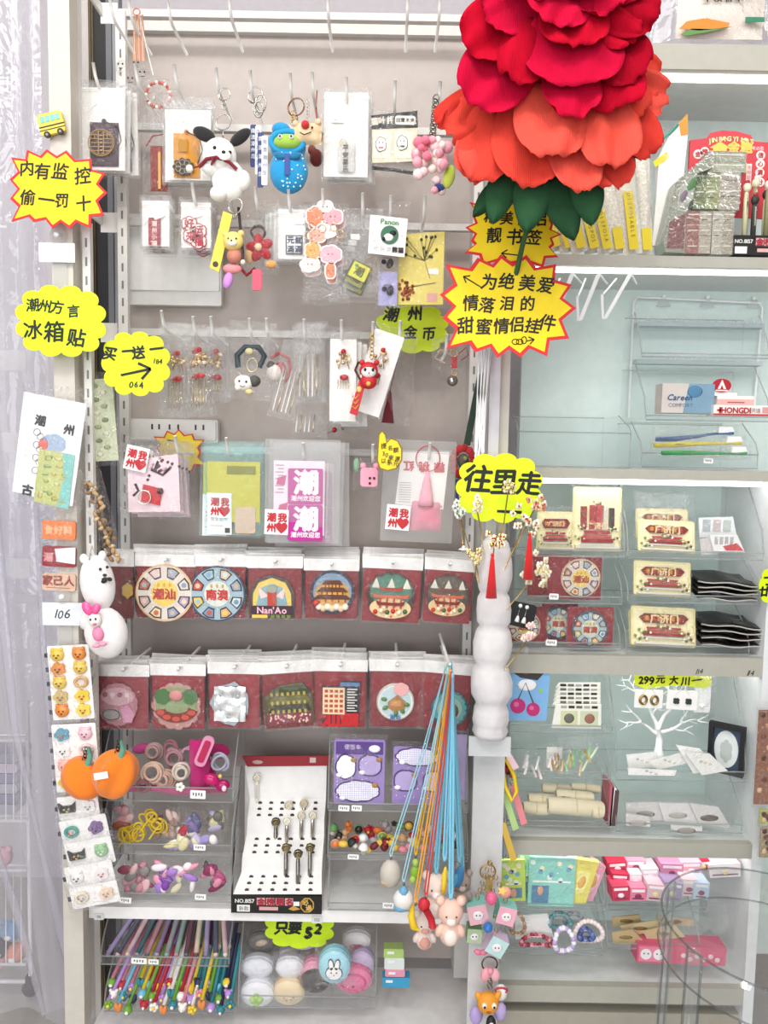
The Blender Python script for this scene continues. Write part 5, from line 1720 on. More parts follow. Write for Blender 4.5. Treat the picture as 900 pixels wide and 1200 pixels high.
for i, (x, y, r, c, n, w) in enumerate(((180, 880, 9, '#b08d8a:f', 3, 'dusty mauve hair tie at the back left of the top tray'), (180, 905, 12, '#d7b7a4:f', 3, 'peach coiled hair tie leaning on the pumpkin in the top tray'), (193, 912, 10, '#c9a294:f', 4, 'largest beige coiled hair tie at the front of the top tray'),
        (205, 888, 11, '#a97f86:f', 3, 'brownish pink hair tie in the middle of the top tray'), (213, 905, 9, '#cfc3b4:f', 3, 'cream hair tie beside the little white flower'), (200, 876, 8, '#8e5a66:f', 2, 'dark rose hair tie at the back of the top tray'), (222, 885, 10, '#b98aa0:f', 2, 'mauve hair tie next to the magenta towel clip'),
        (170, 920, 8, '#94605f:f', 3, 'brown hair tie under the pumpkin edge in the top tray'))):
    hair_tie(w, x, y, r, c, n, -.075 + .006 * (i % 3) if y > 895 else -.045, seed=i)
t = T('hair_clip', 'little white flower hair tie at the front of the top tray', 'hair clip', 212, 920, -.08)
t.part('flower', lambda m: [m.ball(212 + 3.4 * cos(a), 921 + 3.4 * sin(a), 2.6, h=3, m='#f4efe6', seg=6) for a in (0, 1.26, 2.5, 3.77, 5)])
t = T('hair_clip', 'magenta rounded snap clip with a pale rim leaning in the top tray', 'hair clip', 241, 880, -.075, rot=22)
t.part('frame', lambda m: m.rect(233, 861, 247, 899, 0, 3, '#d98fae', r=6))
t.part('inlay', lambda m: m.rect(236, 866, 244, 894, 3, .6, '#b3174f', r=3), label='deep magenta inlay')
def towel(m):
    m.bag(222, 866, 246, 927, 9, '#b01767:f', seed=3, wr=2)
single('hair_clip', 'magenta towelling hair wrap at the right of the top tray', 'hair wrap', 234, 895, -.06, towel)
t = T('hair_clip', 'glossy pink bow clip with white hearts at the front right of the top tray', 'hair clip', 254, 915, -.078, rot=8)
t.part('bow', lambda m: (m.ball(248, 913, 10, 7, 5, 3, '#c0186a:g', 12, rot=15), m.ball(262, 918, 9, 7, 5, 3, '#a5145c:g', 12, rot=-20)))
t.part('heart', lambda m: m.ball(265, 919, 3, 3.6, 2, 8, '#f2d9de', 8), label='pale heart stud')
t.part('heart', lambda m: m.ball(258, 906, 2.4, h=6, m='#e9c86a', seg=8), label='yellow stud')
hair_tie('grey blue beaded ring at the right of the top tray', 259, 893, 9, '#a8a9bb:f', 2, -.06, 11, 9)
single('hair_clip', 'magenta felt clip at the back right of the top tray', 'hair clip', 252, 880, -.03, lambda m: (m.ball(256, 880, 14, 9, 5, 0, '#9c1456:f', 12), m.ball(243, 905, 10, 14, 6, -3, '#c42a7a:f', 12)))
single('hair_clip', 'pink padded clip at the back left of the top tray', 'hair clip', 164, 876, -.03, lambda m: m.ball(166, 877, 12, 6, 5, 0, '#b5407e:f', 12, rot=-12))
single('hair_band', 'rose velvet band lying along the front of the top tray', 'hair band', 228, 928, -.06, lambda m: m.tube([(150, 929, 0), (180, 926, 4), (214, 930, 5), (250, 927, 4), (266, 929, 0)], 4, '#b14a76:f', 7))
# plush pumpkins
def pumpkin(label, cx, cy, rx, ry, Y, rot, tag):
    t = T('plush_pumpkin', label, 'plush toy', cx, cy - ry - 12, Y)
    t.part('body', lambda m: (m.ball(cx, cy, rx, ry, rx * .8, 0, '#f5821f:f', 40, rot=rot, ribs=5, rib=.26)), label='ribbed orange plush body')
    t.part('stem', lambda m: m.tube([(cx + 8, cy - ry * .7, 8), (cx + 12, cy - ry - 3, 8), (cx + 8, cy - ry - 12, 4)], [4, 3, 2], '#5f9a86:f', 7), label='teal felt stem')
    t.part('chain', lambda m: [m.ring(cx + 6 - i * .8, cy - ry - 10 + i * 4, 2, 5, .6, '#5a4a40:m', ry=2.8, tilt=.5 * (-1) ** i, n=8) for i in range(4)])
    if tag:
        t.part('price_tag', lambda m: m.poly([(cx - 17, cy - 10), (cx - 1, cy - 13), (cx, cy - 5), (cx - 16, cy - 2)], rx * .8, .6, '#f6f2ee'), label='white price tag')
    return t
pumpkin('smaller orange plush pumpkin, the one further from the hair tie tray', 97, 913, 26, 27, -.115, -40, False)
pumpkin('orange plush pumpkin with a white price tag in front of the hair tie tray', 135, 908, 28, 30, -.135, 25, True)

# middle tray: yellow bands and bagged clips
for i, (x, y, w) in enumerate(((160, 972, 'yellow elastic band looped at the left of the middle tray'), (175, 958, 'yellow bow band at the back of the middle tray'), (186, 966, 'yellow band with a trailing cord in the middle tray'), (150, 980, 'ochre band at the front left of the middle tray'))):
    def yb(m):
        rn = random.Random(i)
        for q in range(4):
            m.ring(x + rn.uniform(-6, 6), y + rn.uniform(-4, 4), rn.uniform(6, 10), q * 2, 1.3, ('#d9b91f:f', '#e8d04a:f', '#c79f1c:f')[q % 3], ry=rn.uniform(4, 8), rot=rn.uniform(0, 90), tilt=rn.uniform(-.5, .5), n=14)
        m.tube([(x - 10, y + 16, 4), (x - 2, y + 4, 6), (x + 8, y - 8, 5)], 1, '#e3c62e:f', 5)
    single('hair_band', w, 'hair band', x, y, -.065, yb)
def clipbag(lab, x0, y0, x1, y1, cols, rot, Y=-.07, n=7):
    def f(t):
        rn = random.Random(x0)
        for i in range(n + n // 2):
            t.part('clip', lambda m: m.ball(rn.uniform(x0 + 7, x1 - 7), rn.uniform(y0 + 10, y1 - 6), rn.uniform(6, 11), rn.uniform(3, 6), 2.4, rn.uniform(1, 6), cols[i % len(cols)], 8, rot=rn.uniform(0, 180)))
    bagged('clip_bag', lab, 'hair clips', x0, y0, x1, y1, f, Y=Y, rot=rot, bulge=7)
clipbag('clear bag of mixed red and blue clips standing in the middle tray', 208, 944, 243, 983, ['#a52a3c', '#5a5a78', '#d8cfc8', '#7a6a9a'], 10, n=8)
clipbag('clear bag of lilac clips at the right of the middle tray', 242, 942, 268, 976, ['#a9a2c0', '#6c6a62', '#c9c090'], 0, -.06)
clipbag('clear bag of white and lilac ties lying along the middle tray', 190, 972, 262, 996, ['#ded4a2', '#c0b4d8', '#efe9e0', '#9a8ac0'], -4, -.078, 9)
clipbag('clear bag of brown beaded clips in the middle tray', 176, 950, 212, 994, ['#9a7a6e', '#c2a090', '#7d5a5a', '#d6b8b0'], -8, -.055, 12)
clipbag('clear bag of pale pink clips at the left of the middle tray', 132, 946, 160, 996, ['#d8a0a8', '#e9c8c4', '#a8604e'], 4, -.05)
clipbag('clear bag of rose clips with silver pins in the bottom tray', 140, 1002, 180, 1048, ['#c98a96', '#9a4a60', '#8a8684', '#e0b8bc'], -3, -.07, 12)
clipbag('clear bag of violet bows and white charms in the bottom tray', 180, 1000, 238, 1048, ['#7a3fa0', '#e49ab0', '#a57ac8', '#f0e4e8', '#d8d0b0'], 2, -.075, 16)
clipbag('clear bag of raspberry pink clips at the right of the bottom tray', 236, 1004, 270, 1046, ['#b04a78', '#8a2f5a', '#d88aa0', '#5f4a50'], 6, -.068, 10)

# pen display stand
t = T('pen_display', 'white stepped cardboard pen stand with a black lettered base', 'pen stand', 324, 1068, -.085)
D = [(1048, 0), (1022, -22), (1004, -24), (978, -46), (960, -48), (936, -68), (897, -72)]
xl, xr = [273, 283, 284, 289, 290, 293, 287], [377, 377, 378, 380, 380, 382, 383]
def quad(m, pts, key):
    m.add(pts, [(0, 1, 2, 3)], key)
def stand(m):
    for i in range(len(D) - 1):
        a, b = D[i], D[i + 1]
        p = [t.q(xl[i], a[0], a[1]), t.q(xr[i], a[0], a[1]), t.q(xr[i + 1], b[0], b[1]), t.q(xl[i + 1], b[0], b[1])]
        quad(m, p, '#eceae7')
    for xs in (xl, xr):
        pts = [t.q(xs[i], D[i][0], D[i][1]) for i in range(len(D))] + [(t.q(xs[-1], 897, -72)[0], 1067, -72), (xs[0], 1067, 0)]
        m.add(pts, [tuple(range(len(pts)))], '#d9d6d2')
    m.tube([t.q(283, 897, -70), t.q(275, 975, -40), t.q(272, 1048, 1)], 1, '#2a2426', 4)
t.part('stepped_body', stand)
def holes(m):
    for (a, b), cols in (((0, 1), 6), ((2, 3), 6), ((4, 5), 6)):
        for r in range(3):
            for c in range(cols):
                f = (.2 + .3 * r)
                y = D[a][0] + (D[b][0] - D[a][0]) * f
                h = D[a][1] + (D[b][1] - D[a][1]) * f
                x0 = xl[a] + (xl[b] - xl[a]) * f
                x1 = xr[a] + (xr[b] - xr[a]) * f
                x, yy, hh = t.q(x0 + (x1 - x0) * (.14 + .146 * c), y, h + .8)
                m.disc(x, yy, 2.6, hh, .3, '#3a3230', ry=2, n=10)
t.part('holes', holes, label='rows of dark pen holes')
t.part('header', lambda m: (m.poly([t.q(284, 886, -71)[:2], t.q(386, 885, -71)[:2], t.q(385, 897, -71)[:2], t.q(290, 898, -71)[:2]], -72, 2, '#9c2730'), m.ball(*t.q(302, 893, -70)[:2], 7, 2.6, .6, -69.6, '#c9a9a4', 10), m.rect(*t.q(363, 888, -69)[:2], *t.q(370, 894, -69)[:2], -70, .6, '#d8c4c0')), label='red header strip')
def base(m):
    m.rect(271, 1048, 377, 1070, -2, 3, '#17140f')
    m.text('NO.8157', 287, 1055, 6.5, '#e9e6e2', 1.2, bold=.03)
    m.rect(278, 1060, 293, 1068, 1, .4, '#eeece9')
    m.text('新款', 286, 1064, 6, '#4a4845', 1.6)
    for i, c in enumerate('金榜题名'):
        m.rect(301 + i * 11, 1051, 310.5 + i * 11, 1060, 1, .3, '#d9a0a4')
        m.text(c, 306 + i * 11, 1055.5, 9.4, '#a32232', 1.5, bold=.05)
    m.rect(304, 1062, 326, 1066, 1, .3, '#d8a9a6')
    m.poly([(360 + 8.5 * cos(q * pi / 4 + .39), 1059 + 9.5 * sin(q * pi / 4 + .39)) for q in range(8)], 1, .4, '#c49a4a')
    m.poly([(360 + 7 * cos(q * pi / 4 + .39), 1059 + 8 * sin(q * pi / 4 + .39)) for q in range(8)], 1.4, .2, '#17140f')
    m.text('必', 358, 1055, 7.5, '#d8b05a', 1.8, bold=.04)
    m.text('過', 362, 1062, 7.5, '#d8b05a', 1.8, bold=.04)
    m.rect(344, 1055, 351, 1060, 1.2, .4, '#f1efec')
    m.poly([(338, 1064), (344, 1060), (352, 1064), (344, 1066)], 1.2, .3, '#c49a4a')
t.part('base_label', base, label='black base with pink and gold lettering')
PEN = [(301, 908, 940, -66, '#e9e4db', '#efeae2', 'white pen alone at the top left of the pen stand'), (323, 960, 998, -44, '#77716b:m', '#2a2320', 'dark headed pen at the left of the middle step'), (336, 958, 1002, -40, '#c9c4bd:m', '#f4f2ee', 'pen with a white round head on the middle step'), (353, 952, 1000, -44, '#c9c4bd:m', '#d9d4cb', 'pen with a grey lettered head on the middle step'),
       (366, 951, 1000, -44, '#d4cfc6:m', '#e6e1d8', 'rightmost white-headed pen on the middle step'), (335, 990, 1029, -20, '#8a857e:m', '#5b4c38', 'bronze headed pen at the left of the lowest step'), (349, 997, 1037, -12, '#8a857e:m', '#241d18', 'black hexagon headed pen standing nearest the base'), (363, 990, 1029, -20, '#9a958d:m', '#3a2f26', 'brown hexagon headed pen right of the nearest one'),
       (338, 940, 985, -58, '#cfcac2:m', '#d8d2c6', 'silver pen behind the white round head'), (356, 938, 980, -58, '#cfcac2:m', '#c9bfae', 'silver pen at the back of the pen stand')]
for x, y0, y1, h, c, hc, lab in PEN:
    p = T('pen', lab, 'pen', x, y1, -.085 - h * t.k)
    p.part('barrel', lambda m: m.lathe([(.3, y0 + 6), (2.1, y0 + 8), (2.6, y0 + 16), (2.6, y1 - 3), (2.2, y1)], x, 0, c, 10))
    p.part('clip', lambda m: m.rect(x - .7, y0 + 10, x + .7, y0 + 26, 2.6, .7, '#d9d5ce:m'))
    p.part('topper', lambda m: (m.disc(x, y0 + 2, 5.4, -1.2, 2.4, hc, n=8), m.ring(x, y0 + 2, 4.2, 1.4, .4, '#c9b98a:m', n=14), m.text('必', x, y0 + 2, 5.5, '#b8a070', 1.6)))
# memo pads
def memo(lab, x0, y0, x1, y1, Y, frames, top, rot=0):
    t = T('memo_pad', lab, 'memo pad', (x0 + x1) / 2, y1, Y, rot=rot)
    t.part('card', lambda m: (m.rect(x0, y0, x1, y1, 0, 3, '#9a84bd', r=2), [m.ball(x0 + 4 + (q * 17 % (x1 - x0 - 8)), y0 + 20 + (q * 29 % (y1 - y0 - 24)), .8, h=3.1, m='#e6def2', seg=5) for q in range(26)]), label='lilac printed card')
    if top:
        t.part('title_band', lambda m: (m.rect(x0 + 2, y0 + 2, x1 - 2, y0 + 17, 3, .4, '#5b3f84'), m.text('便签本', (x0 + x1) / 2 - 8, y0 + 8, 6.5, '#d9cdea', 3.5), m.ball(x1 - 12, y0 + 10, 7, 4.4, 1, 3.6, '#f3f0f8', 10)), label='dark violet title band')
    for k, (cx, cy, rx, ry, n, fill) in enumerate(frames):
        t.part('note', lambda m: (m.lobes(cx, cy, rx + 2, ry + 2, n, .08, 3, .4, '#54406f'), m.lobes(cx, cy, rx, ry, n, .07, 3.4, .4, fill), m.ball(cx + rx * .8, cy - ry * .6, 3.6, 3, .8, 3.9, '#a9814f', 8), m.ball(cx - rx * .7, cy + ry * .7, 4, 2.6, .8, 3.9, '#f5f2fa', 8)))
    t.part('wrap', lambda m: m.bag(x0 - 3, y0 - 6, x1 + 3, y1 + 2, 5, 'film', seed=x0))
memo('lilac memo pad with a dark title band in the clear tray', 391, 864, 450, 941, -.068, [(405, 896, 11, 14, 5, '#f6f4fb'), (433, 894, 13, 12, 4, '#b9a6d8'), (419, 925, 25, 12, 9, 'grid')], True)
memo('lilac memo pad behind the blue cords in the clear tray', 459, 876, 528, 944, -.066, [(487, 887, 25, 10, 9, 'grid'), (474, 916, 13, 12, 4, '#b9a6d8'), (508, 916, 13, 12, 4, '#d4d0e8')], False, 1)
t = T('memo_pad', 'plain edge of a spare memo pad pack at the right end of the tray', 'memo pad', 534, 944, -.045)
t.part('card', lambda m: m.rect(520, 866, 545, 944, 0, 3, '#b7a7cc'))
t.part('wrap', lambda m: m.bag(517, 862, 547, 946, 4, 'film', seed=4))

# toy charms
TOYC = [('red', '#b32430'), ('white', '#f2eee8'), ('pink', '#e58fa0'), ('yellow', '#e3bd4a'), ('black', '#26211f'), ('orange', '#dd7a3a'), ('pale blue', '#b4cddc'), ('tan', '#c9a27a'), ('dark red', '#6e1a22'), ('green', '#6a9a5a'), ('grey', '#a8a4a2')]
KINDS_ = ['bear', 'duck', 'bead', 'candy', 'mushroom']
def toy_charm(x, y, Y, ci, ki, seed):
    n, c = TOYC[ci]
    t = T('toy_charm', '%s %s toy charm among those in the small toy tray' % (n, KINDS_[ki]), 'toy charm', x, y, Y, 'toy charms in the tray', rot=(seed * 47) % 90 - 45)
    c2 = TOYC[(ci + 3 + ki) % 11][1]
    if ki == 0:
        t.part('body', lambda m: (m.ball(x, y + 3, 5, 5, 4, 0, c, 8), m.ball(x, y - 4, 4.6, 4.2, 4, 1, c, 8), m.ball(x - 3.6, y - 8, 1.8, h=1, m=c, seg=6), m.ball(x + 3.6, y - 8, 1.8, h=1, m=c, seg=6)))
        t.part('muzzle', lambda m: m.ball(x, y - 3, 2, 1.6, 1.2, 4.6, c2, 6))
    elif ki == 1:
        t.part('body', lambda m: (m.ball(x, y + 2, 6.5, 4.4, 4, 0, c, 8), m.ball(x + 4, y - 4, 3.6, h=1, m=c, seg=8)))
        t.part('beak', lambda m: m.ball(x + 8, y - 3.5, 2.2, 1.2, 1.2, 1.5, '#e0882e', 6))
    elif ki == 2:
        t.part('bead', lambda m: m.ball(x, y, 5.2, h=0, m=c + ':g', seg=10))
        t.part('band', lambda m: m.ring(x, y, 5.2, 1, .9, c2, n=12))
    elif ki == 3:
        t.part('sweet', lambda m: m.ball(x, y, 6.5, 4, 4, 0, c, 8))
        t.part('twist', lambda m: (m.lobes(x - 8, y, 3.4, 3.4, 5, .3, -.5, 1.5, c2), m.lobes(x + 8, y, 3.4, 3.4, 5, .3, -.5, 1.5, c2)))
    else:
        t.part('cap', lambda m: m.lathe([(.3, y - 7), (4, y - 5.4), (6.4, y - 1), (6, y + .4), (1, y + .5)], x, 0, c, 10))
        t.part('stalk', lambda m: m.lathe([(2.6, y), (2.8, y + 6), (.2, y + 6.6)], x, 0, '#efe6d6', 8))
combos = [(a, b) for b in range(5) for a in range(11)]
rn = random.Random(11)
rn.shuffle(combos)
k = 0
for row, (yy, Yy, n) in enumerate(((992, -.07, 13), (982, -.05, 13), (971, -.03, 12))):
    for i in range(n):
        toy_charm(393 + i * (150 / n) + rn.uniform(-3, 3), yy + rn.uniform(-4, 5), Yy + rn.uniform(-.003, .003), *combos[k], k)
        k += 1

# lanyards: cords gathered on one peg, each with its own figure
NL = [0]


def lanyard(lab, cc, x, y, h, ctop, fig, w=.9):
    NL[0] += 1
    h0 = NL[0] * 4.6 - 22
    t = T('lanyard_charm', lab, 'lanyard charm', 527, 782, -.13, 'cord charms on the right peg of the lower row')
    x, y, h = t.q(x, y, h)
    def cords(m):
        for s in (-1, 1):
            m.tube([(527 + ctop, 784, h0), (527 + ctop + s * 1.5 + (x - 527) * .35, 784 + (y - 784) * .4, h0 * .6 + h * .4 + s * .4), (x + s * 1.6, y - 16, h), (x, y - 8, h)], w, cc, 5)
        m.ball(527 + ctop, 784, 1.8, 5, 1.8, h0, cc, 6)
    t.part('cord', cords)
    t.part('clasp', lambda m: (m.ball(x, y - 9, 1.6, 3, 1.6, h, '#8f8a84:m', 6)))
    fig(t, x, y, h)
def fig_bear(c, c2, s=1.0):
    def f(t, x, y, h):
        b = t.part('figure', lambda m: (m.ball(x, y + 4 * s, 9 * s, 9 * s, 8 * s, h, c, 12), m.ball(x, y + 18 * s, 8 * s, 10 * s, 7 * s, h, c, 12), m.ball(x - 7 * s, y - 4 * s, 3.4 * s, h=h, m=c, seg=8), m.ball(x + 7 * s, y - 4 * s, 3.4 * s, h=h, m=c, seg=8), m.ball(x - 7 * s, y + 16 * s, 3 * s, 5 * s, 3 * s, h + 3, c, 8, rot=25), m.ball(x + 7 * s, y + 16 * s, 3 * s, 5 * s, 3 * s, h + 3, c, 8, rot=-25)))
        t.part('face', lambda m: (m.ball(x, y + 7 * s, 3.6 * s, 2.8 * s, 2 * s, h + 7 * s, c2, 8), m.ball(x - 3.4 * s, y + 3 * s, 1, h=h + 7.6 * s, m='#2a2220', seg=6), m.ball(x + 3.4 * s, y + 3 * s, 1, h=h + 7.6 * s, m='#2a2220', seg=6)), b)
        t.part('belly', lambda m: m.ball(x, y + 19 * s, 5 * s, 6 * s, 3 * s, h + 5 * s, c2, 10))
    return f
def fig_drop(c, c2, rx=10, ry=13):
    def f(t, x, y, h):
        t.part('figure', lambda m: (m.ball(x, y + 10, rx, ry, rx * .8, h, c, 14), m.ball(x - 3, y + 18, rx * .7, 5, 5, h + 3, c2, 10)))
        t.part('cap', lambda m: m.lathe([(1.5, y - 6), (4, y - 3), (rx * .6, y + 2), (.2, y + 3)], x, h, c2, 10))
    return f
BL = '#7cc4de:f'
lanyard('blue cord with a grey brown bear behind the others', BL, 541, 1028, -6, 3, fig_bear('#a08f86', '#c9b8ac', 1.3), 1.5)
lanyard('blue cord with a blue feather charm', BL, 538, 1018, 4, 2, lambda t, x, y, h: t.part('figure', lambda m: (m.ball(x, y + 10, 6, 14, 4, h, '#3f86b8', 10, rot=8), m.ball(x - 5, y + 14, 4, 10, 3, h + 2, '#5aa2cc', 8, rot=18))), 1.6)
lanyard('pale blue cord with a grey and tan egg-shaped charm, furthest out of the bunch', '#9fd3e4:f', 458, 1014, 14, -4, fig_drop('#c8bfb4', '#d9b48a', 13, 17), .8)
lanyard('yellow cord with a lime green charm', '#e8b81f:f', 487, 1012, 20, -2, fig_drop('#8fc03a', '#b8d468', 6, 8), 1)
lanyard('blue cord with a white and pink bear bottom left of the bunch', BL, 498, 1076, 24, -1, fig_bear('#f0dcd2', '#e8a89a', 1.35), 1.5)
lanyard('thick blue cord with a pale pink bear, the largest of the bunch', BL, 511, 1032, 40, 0, fig_bear('#f3e0d4', '#faf0ea', 1.6), 1.6)
lanyard('pale blue cord with a blue and white boot charm', '#9fd3e4:f', 473, 1044, 44, -3, fig_drop('#e8e4df', '#6fa8c9', 12, 12), .8)
lanyard('orange yellow cord with a yellow banana charm', '#efa82a:f', 487, 1068, 52, -1, lambda t, x, y, h: t.part('figure', lambda m: m.tube([(x - 3, y - 8, h), (x - 5, y + 4, h + 2), (x - 2, y + 16, h + 3), (x + 4, y + 22, h)], [1.5, 4, 4.4, 1.5], '#f0c92a', 8)), 1)
lanyard('blue cord with a yellow stick charm', BL, 521, 1018, 58, 1, lambda t, x, y, h: t.part('figure', lambda m: m.ball(x, y + 14, 3.4, 17, 3.4, h, '#f2cf38', 8, rot=4)), 1.5)
lanyard('red cord with a red curled charm', '#c8322c:f', 499, 1060, 62, 0, lambda t, x, y, h: t.part('figure', lambda m: (m.ball(x - 2, y, 7, 8, 6, h, '#c92433', 10), m.tube([(x, y + 4, h + 3), (x + 6, y + 14, h + 5), (x + 8, y + 24, h + 3)], 4, '#c92433', 8))), 1)
lanyard('blue cord with a peach bear hanging lowest in the bunch', BL, 528, 1062, 76, 1, fig_bear('#efc6b4', '#f8e6dc', 1.6), 1.6)
peg(527, 778, 'white wire peg carrying the bunch of cord charms', .07, .004, -.14)

# ---- lower shelf
PENC = [('lilac', '#a79ac0'), ('grey green', '#8fa89a'), ('dusty pink', '#b98a94'), ('slate', '#5f6274'), ('plum', '#6e4652'), ('mauve', '#8d7696'), ('pale pink', '#d9b8bc'), ('cream', '#d9cdb4'), ('grey', '#9a9aa2'), ('dark teal', '#4f6c70')]
i = 0
for row in range(2):
    for c in range(13):
        n, col = PENC[(c * 3 + row * 4) % 10]
        x0 = 134 + c * 10.0 + row * 4
        lean = (c - 5) * 4.2
        w = ('front', 'back')[row]
        def pen(m):
            m.tube([(x0 + 22 - lean * .4 - 12, 1082, -40), (x0 + lean * .35, 1118 - row * 10, 0)], 3.1, col, 8)
            m.ball(x0 + lean * .35, 1119 - row * 10, 3.1, h=.5, m=PENC[(c + 5) % 10][1], seg=8)
        single('pen', '%s slim pen, %s layer of the hung pen box, number %d from left' % (n, w, c + 1), 'pen', x0, 1100, -.06 + .02 * row, pen, 'slim pens in the hung box')
NOV = [('pink', '#d98a9a'), ('yellow', '#e6c53a'), ('green', '#6fa23c'), ('red', '#b8283a'), ('lilac', '#b48ad0'), ('white', '#efe9e4'), ('teal', '#2f7f88'), ('navy', '#2c2f4a'), ('orange', '#dd8a4a'), ('sky blue', '#6fb2d2')]
TOPS = ['round', 'bear', 'flower', 'tulip']
i = 0
for row in range(3):
    for c in range(13):
        ci = (0, 0, 0, 1, 3, 4, 5, 3, 1, 6, 2, 6, 7)[c] if row != 2 else (4, 9, 2, 2, 3, 5, 2, 0, 5, 1, 6, 7, 6)[c]
        n, col = NOV[ci]
        n2, col2 = NOV[(ci + 2 + row * 3 + c) % 10]
        ki = (c + row) % 4
        ex, ey = 132 + c * 11.2 + row * 2 - (8 if row == 2 and c < 3 else 0), 1150 + row * 13 + (c % 3) * 3
        bx, by = ex + 14 - (c - 3) * 1.2, ey - 46
        t = T('novelty_pen', '%s pen with %s %s topper, %s row in lower pen box, %d from left' % (n, n2, TOPS[ki], ('back', 'middle', 'front')[row], c + 1), 'novelty pen', ex, ey, -.055 - .012 * row, 'novelty pens in the lower box')
        t.part('barrel', lambda m: m.tube([(bx, by, -40), (ex, ey - 4, 0)], 2.4, col, 7))
        def top(m):
            if ki == 0:
                m.ball(ex, ey, 5.4, h=2, m=col2, seg=10)
                m.disc(ex, ey, 2, 7, .4, '#f3ece4', n=10)
            elif ki == 1:
                m.ball(ex, ey, 5, h=2, m=col2, seg=8)
                m.ball(ex - 3.6, ey - 4, 2, h=2, m=col2, seg=6)
                m.ball(ex + 3.6, ey - 4, 2, h=2, m=col2, seg=6)
                m.ball(ex, ey + 1, 1.8, h=6.4, m='#f5ebe0', seg=6)
            elif ki == 2:
                for q in range(5):
                    m.ball(ex + 3.4 * cos(q * 1.257), ey + 3.4 * sin(q * 1.257), 2.6, h=2, m=col2, seg=6)
                m.ball(ex, ey, 2, h=4.6, m='#f0d45a', seg=6)
            else:
                m.ball(ex - 1.8, ey, 3, 6, 3, 2, col2, 8, rot=-14)
                m.ball(ex + 1.8, ey, 3, 6, 3, 2.5, col2, 8, rot=14)
        t.part('topper', top)
price_sticker(163, 1126, -.075, 'white price sticker on the hung pen box, left one', 18, 7)
price_sticker(180, 1127, -.075, 'white price sticker on the hung pen box, right one', 12, 6)
# round cases in the tub
def case(lab, x, y, r, c, c2, Y, ry=None, tip=0, deco=None):
    t = T('round_case', lab, 'round case', x, y, Y + (.012 if -.07 < Y < -.05 else 0), 'wrapped round cases in the tub')
    ry = ry or r
    t.part('lid', lambda m: (m.disc(x, y, r, 0, 5, c, ry=ry, n=26), m.ball(x, y, r * .97, ry * .97, 5, 4.5, c, 20)))
    t.part('base', lambda m: m.disc(x, y, r * 1.04, -7, 7, c2, ry=ry * 1.04, n=26))
    if deco:
        t.part('decoration', lambda m: deco(m, x, y))
    t.part('wrap', lambda m: m.bag(x - r - 5, y - ry - 6, x + r + 5, y + ry + 6, 12, 'film', seed=x))
def bunny(m, x, y):
    m.lobes(x, y + 4, 9, 8, 3, .04, 9, .8, '#4a5a60')
    for q in (0, 1):
        k = '#4a5a60' if q == 0 else '#f6f4f2'
        e = 1 if q == 0 else 0
        m.disc(x, y + 4, 9 + e, 9 + q * .7, .8, k, ry=7.5 + e, n=18)
        m.disc(x - 3.5, y - 6, 2.6 + e, 9 + q * .7, .8, k, ry=6 + e, n=12, rot=-6)
        m.disc(x + 3.5, y - 6, 2.6 + e, 9 + q * .7, .8, k, ry=6 + e, n=12, rot=10)
    for s in (-3, 3):
        m.disc(x + s, y + 3, .9, 10.6, .3, '#2a2a2c', n=8)
    m.disc(x, y + 6, 1, 10.6, .3, '#d9808a', n=8)
case('grey-lidded round case at the back left of the tub', 307, 1102, 17, '#6b6662', '#8a8580', -.0, 13, deco=lambda m, x, y: m.ball(x + 1, y - 3, 8, 4, 2, 9, '#c9b09a', 10, rot=-15))
case('white round case stacked under the grey-lidded one', 302, 1132, 18, '#dcdce4', '#c9c9d4', -.03, 12)
case('white round case with a green clover at the front left of the tub', 302, 1162, 19, '#eceaf0', '#d9d9e0', -.06, 15, deco=lambda m, x, y: [m.ball(x + 4 * cos(a), y + 3 + 4 * sin(a), 4.2, h=9, m='#b4d67a', seg=8) for a in (0, 1.57, 3.14, 4.71)])
case('silvery white round case in the second pile of the tub', 340, 1132, 16, '#e2e0e6', '#cfcdd4', -.035, 12)
case('pale lilac round case at the back of the second pile', 339, 1117, 12, '#cdc4cc', '#b8adb6', -.01, 9)
case('cream round case with freckles at the front of the second pile', 339, 1160, 18, '#e9d3ae', '#d8bf98', -.058, 15, deco=lambda m, x, y: [m.ball(x + dx, y + dy, 1.1, h=9.5, m='#c07a5a', seg=6) for dx, dy in ((-5, 3), (-2, 6), (3, 5), (6, 2))])
case('pink case with a dark mirror facing out of the tub', 369, 1160, 17, '#4f4a4a', '#e48fae', -.06, 13)
case('light blue round case with a white rabbit on its lid', 392, 1130, 18, '#a6d8e6', '#7fbfd4', -.075, 20, deco=bunny)
case('rose pink round case at the front right of the tub', 414, 1158, 21, '#e77fa6', '#d8638f', -.06, 16, deco=lambda m, x, y: (m.ring(x, y, 14, 9, 1.2, '#d86a94', ry=10), m.disc(x, y + 4, 1.4, 9.4, .6, '#a83f66', n=8)))
case('white round case with a red centre at the back right of the tub', 418, 1100, 16, '#efebec', '#dcd6d8', -.01, 11, deco=lambda m, x, y: m.ball(x, y + 4, 8, 4, 1.5, 9, '#b8505a', 10))
case('pink bulbous case behind the mirror case', 367, 1137, 12, '#e89ab4', '#d98aa6', -.035, 15)
case('lilac case at the right side of the tub', 424, 1128, 14, '#cdbbdc', '#b8a4cc', -.03, 17)
case('white flat case at the back centre of the tub', 355, 1104, 14, '#efeef0', '#dddce0', -.0, 6)
t = T('eraser_pack', 'small pack of green, pink and blue erasers standing alone on the lower shelf', 'eraser', 461, 1152, -.03)
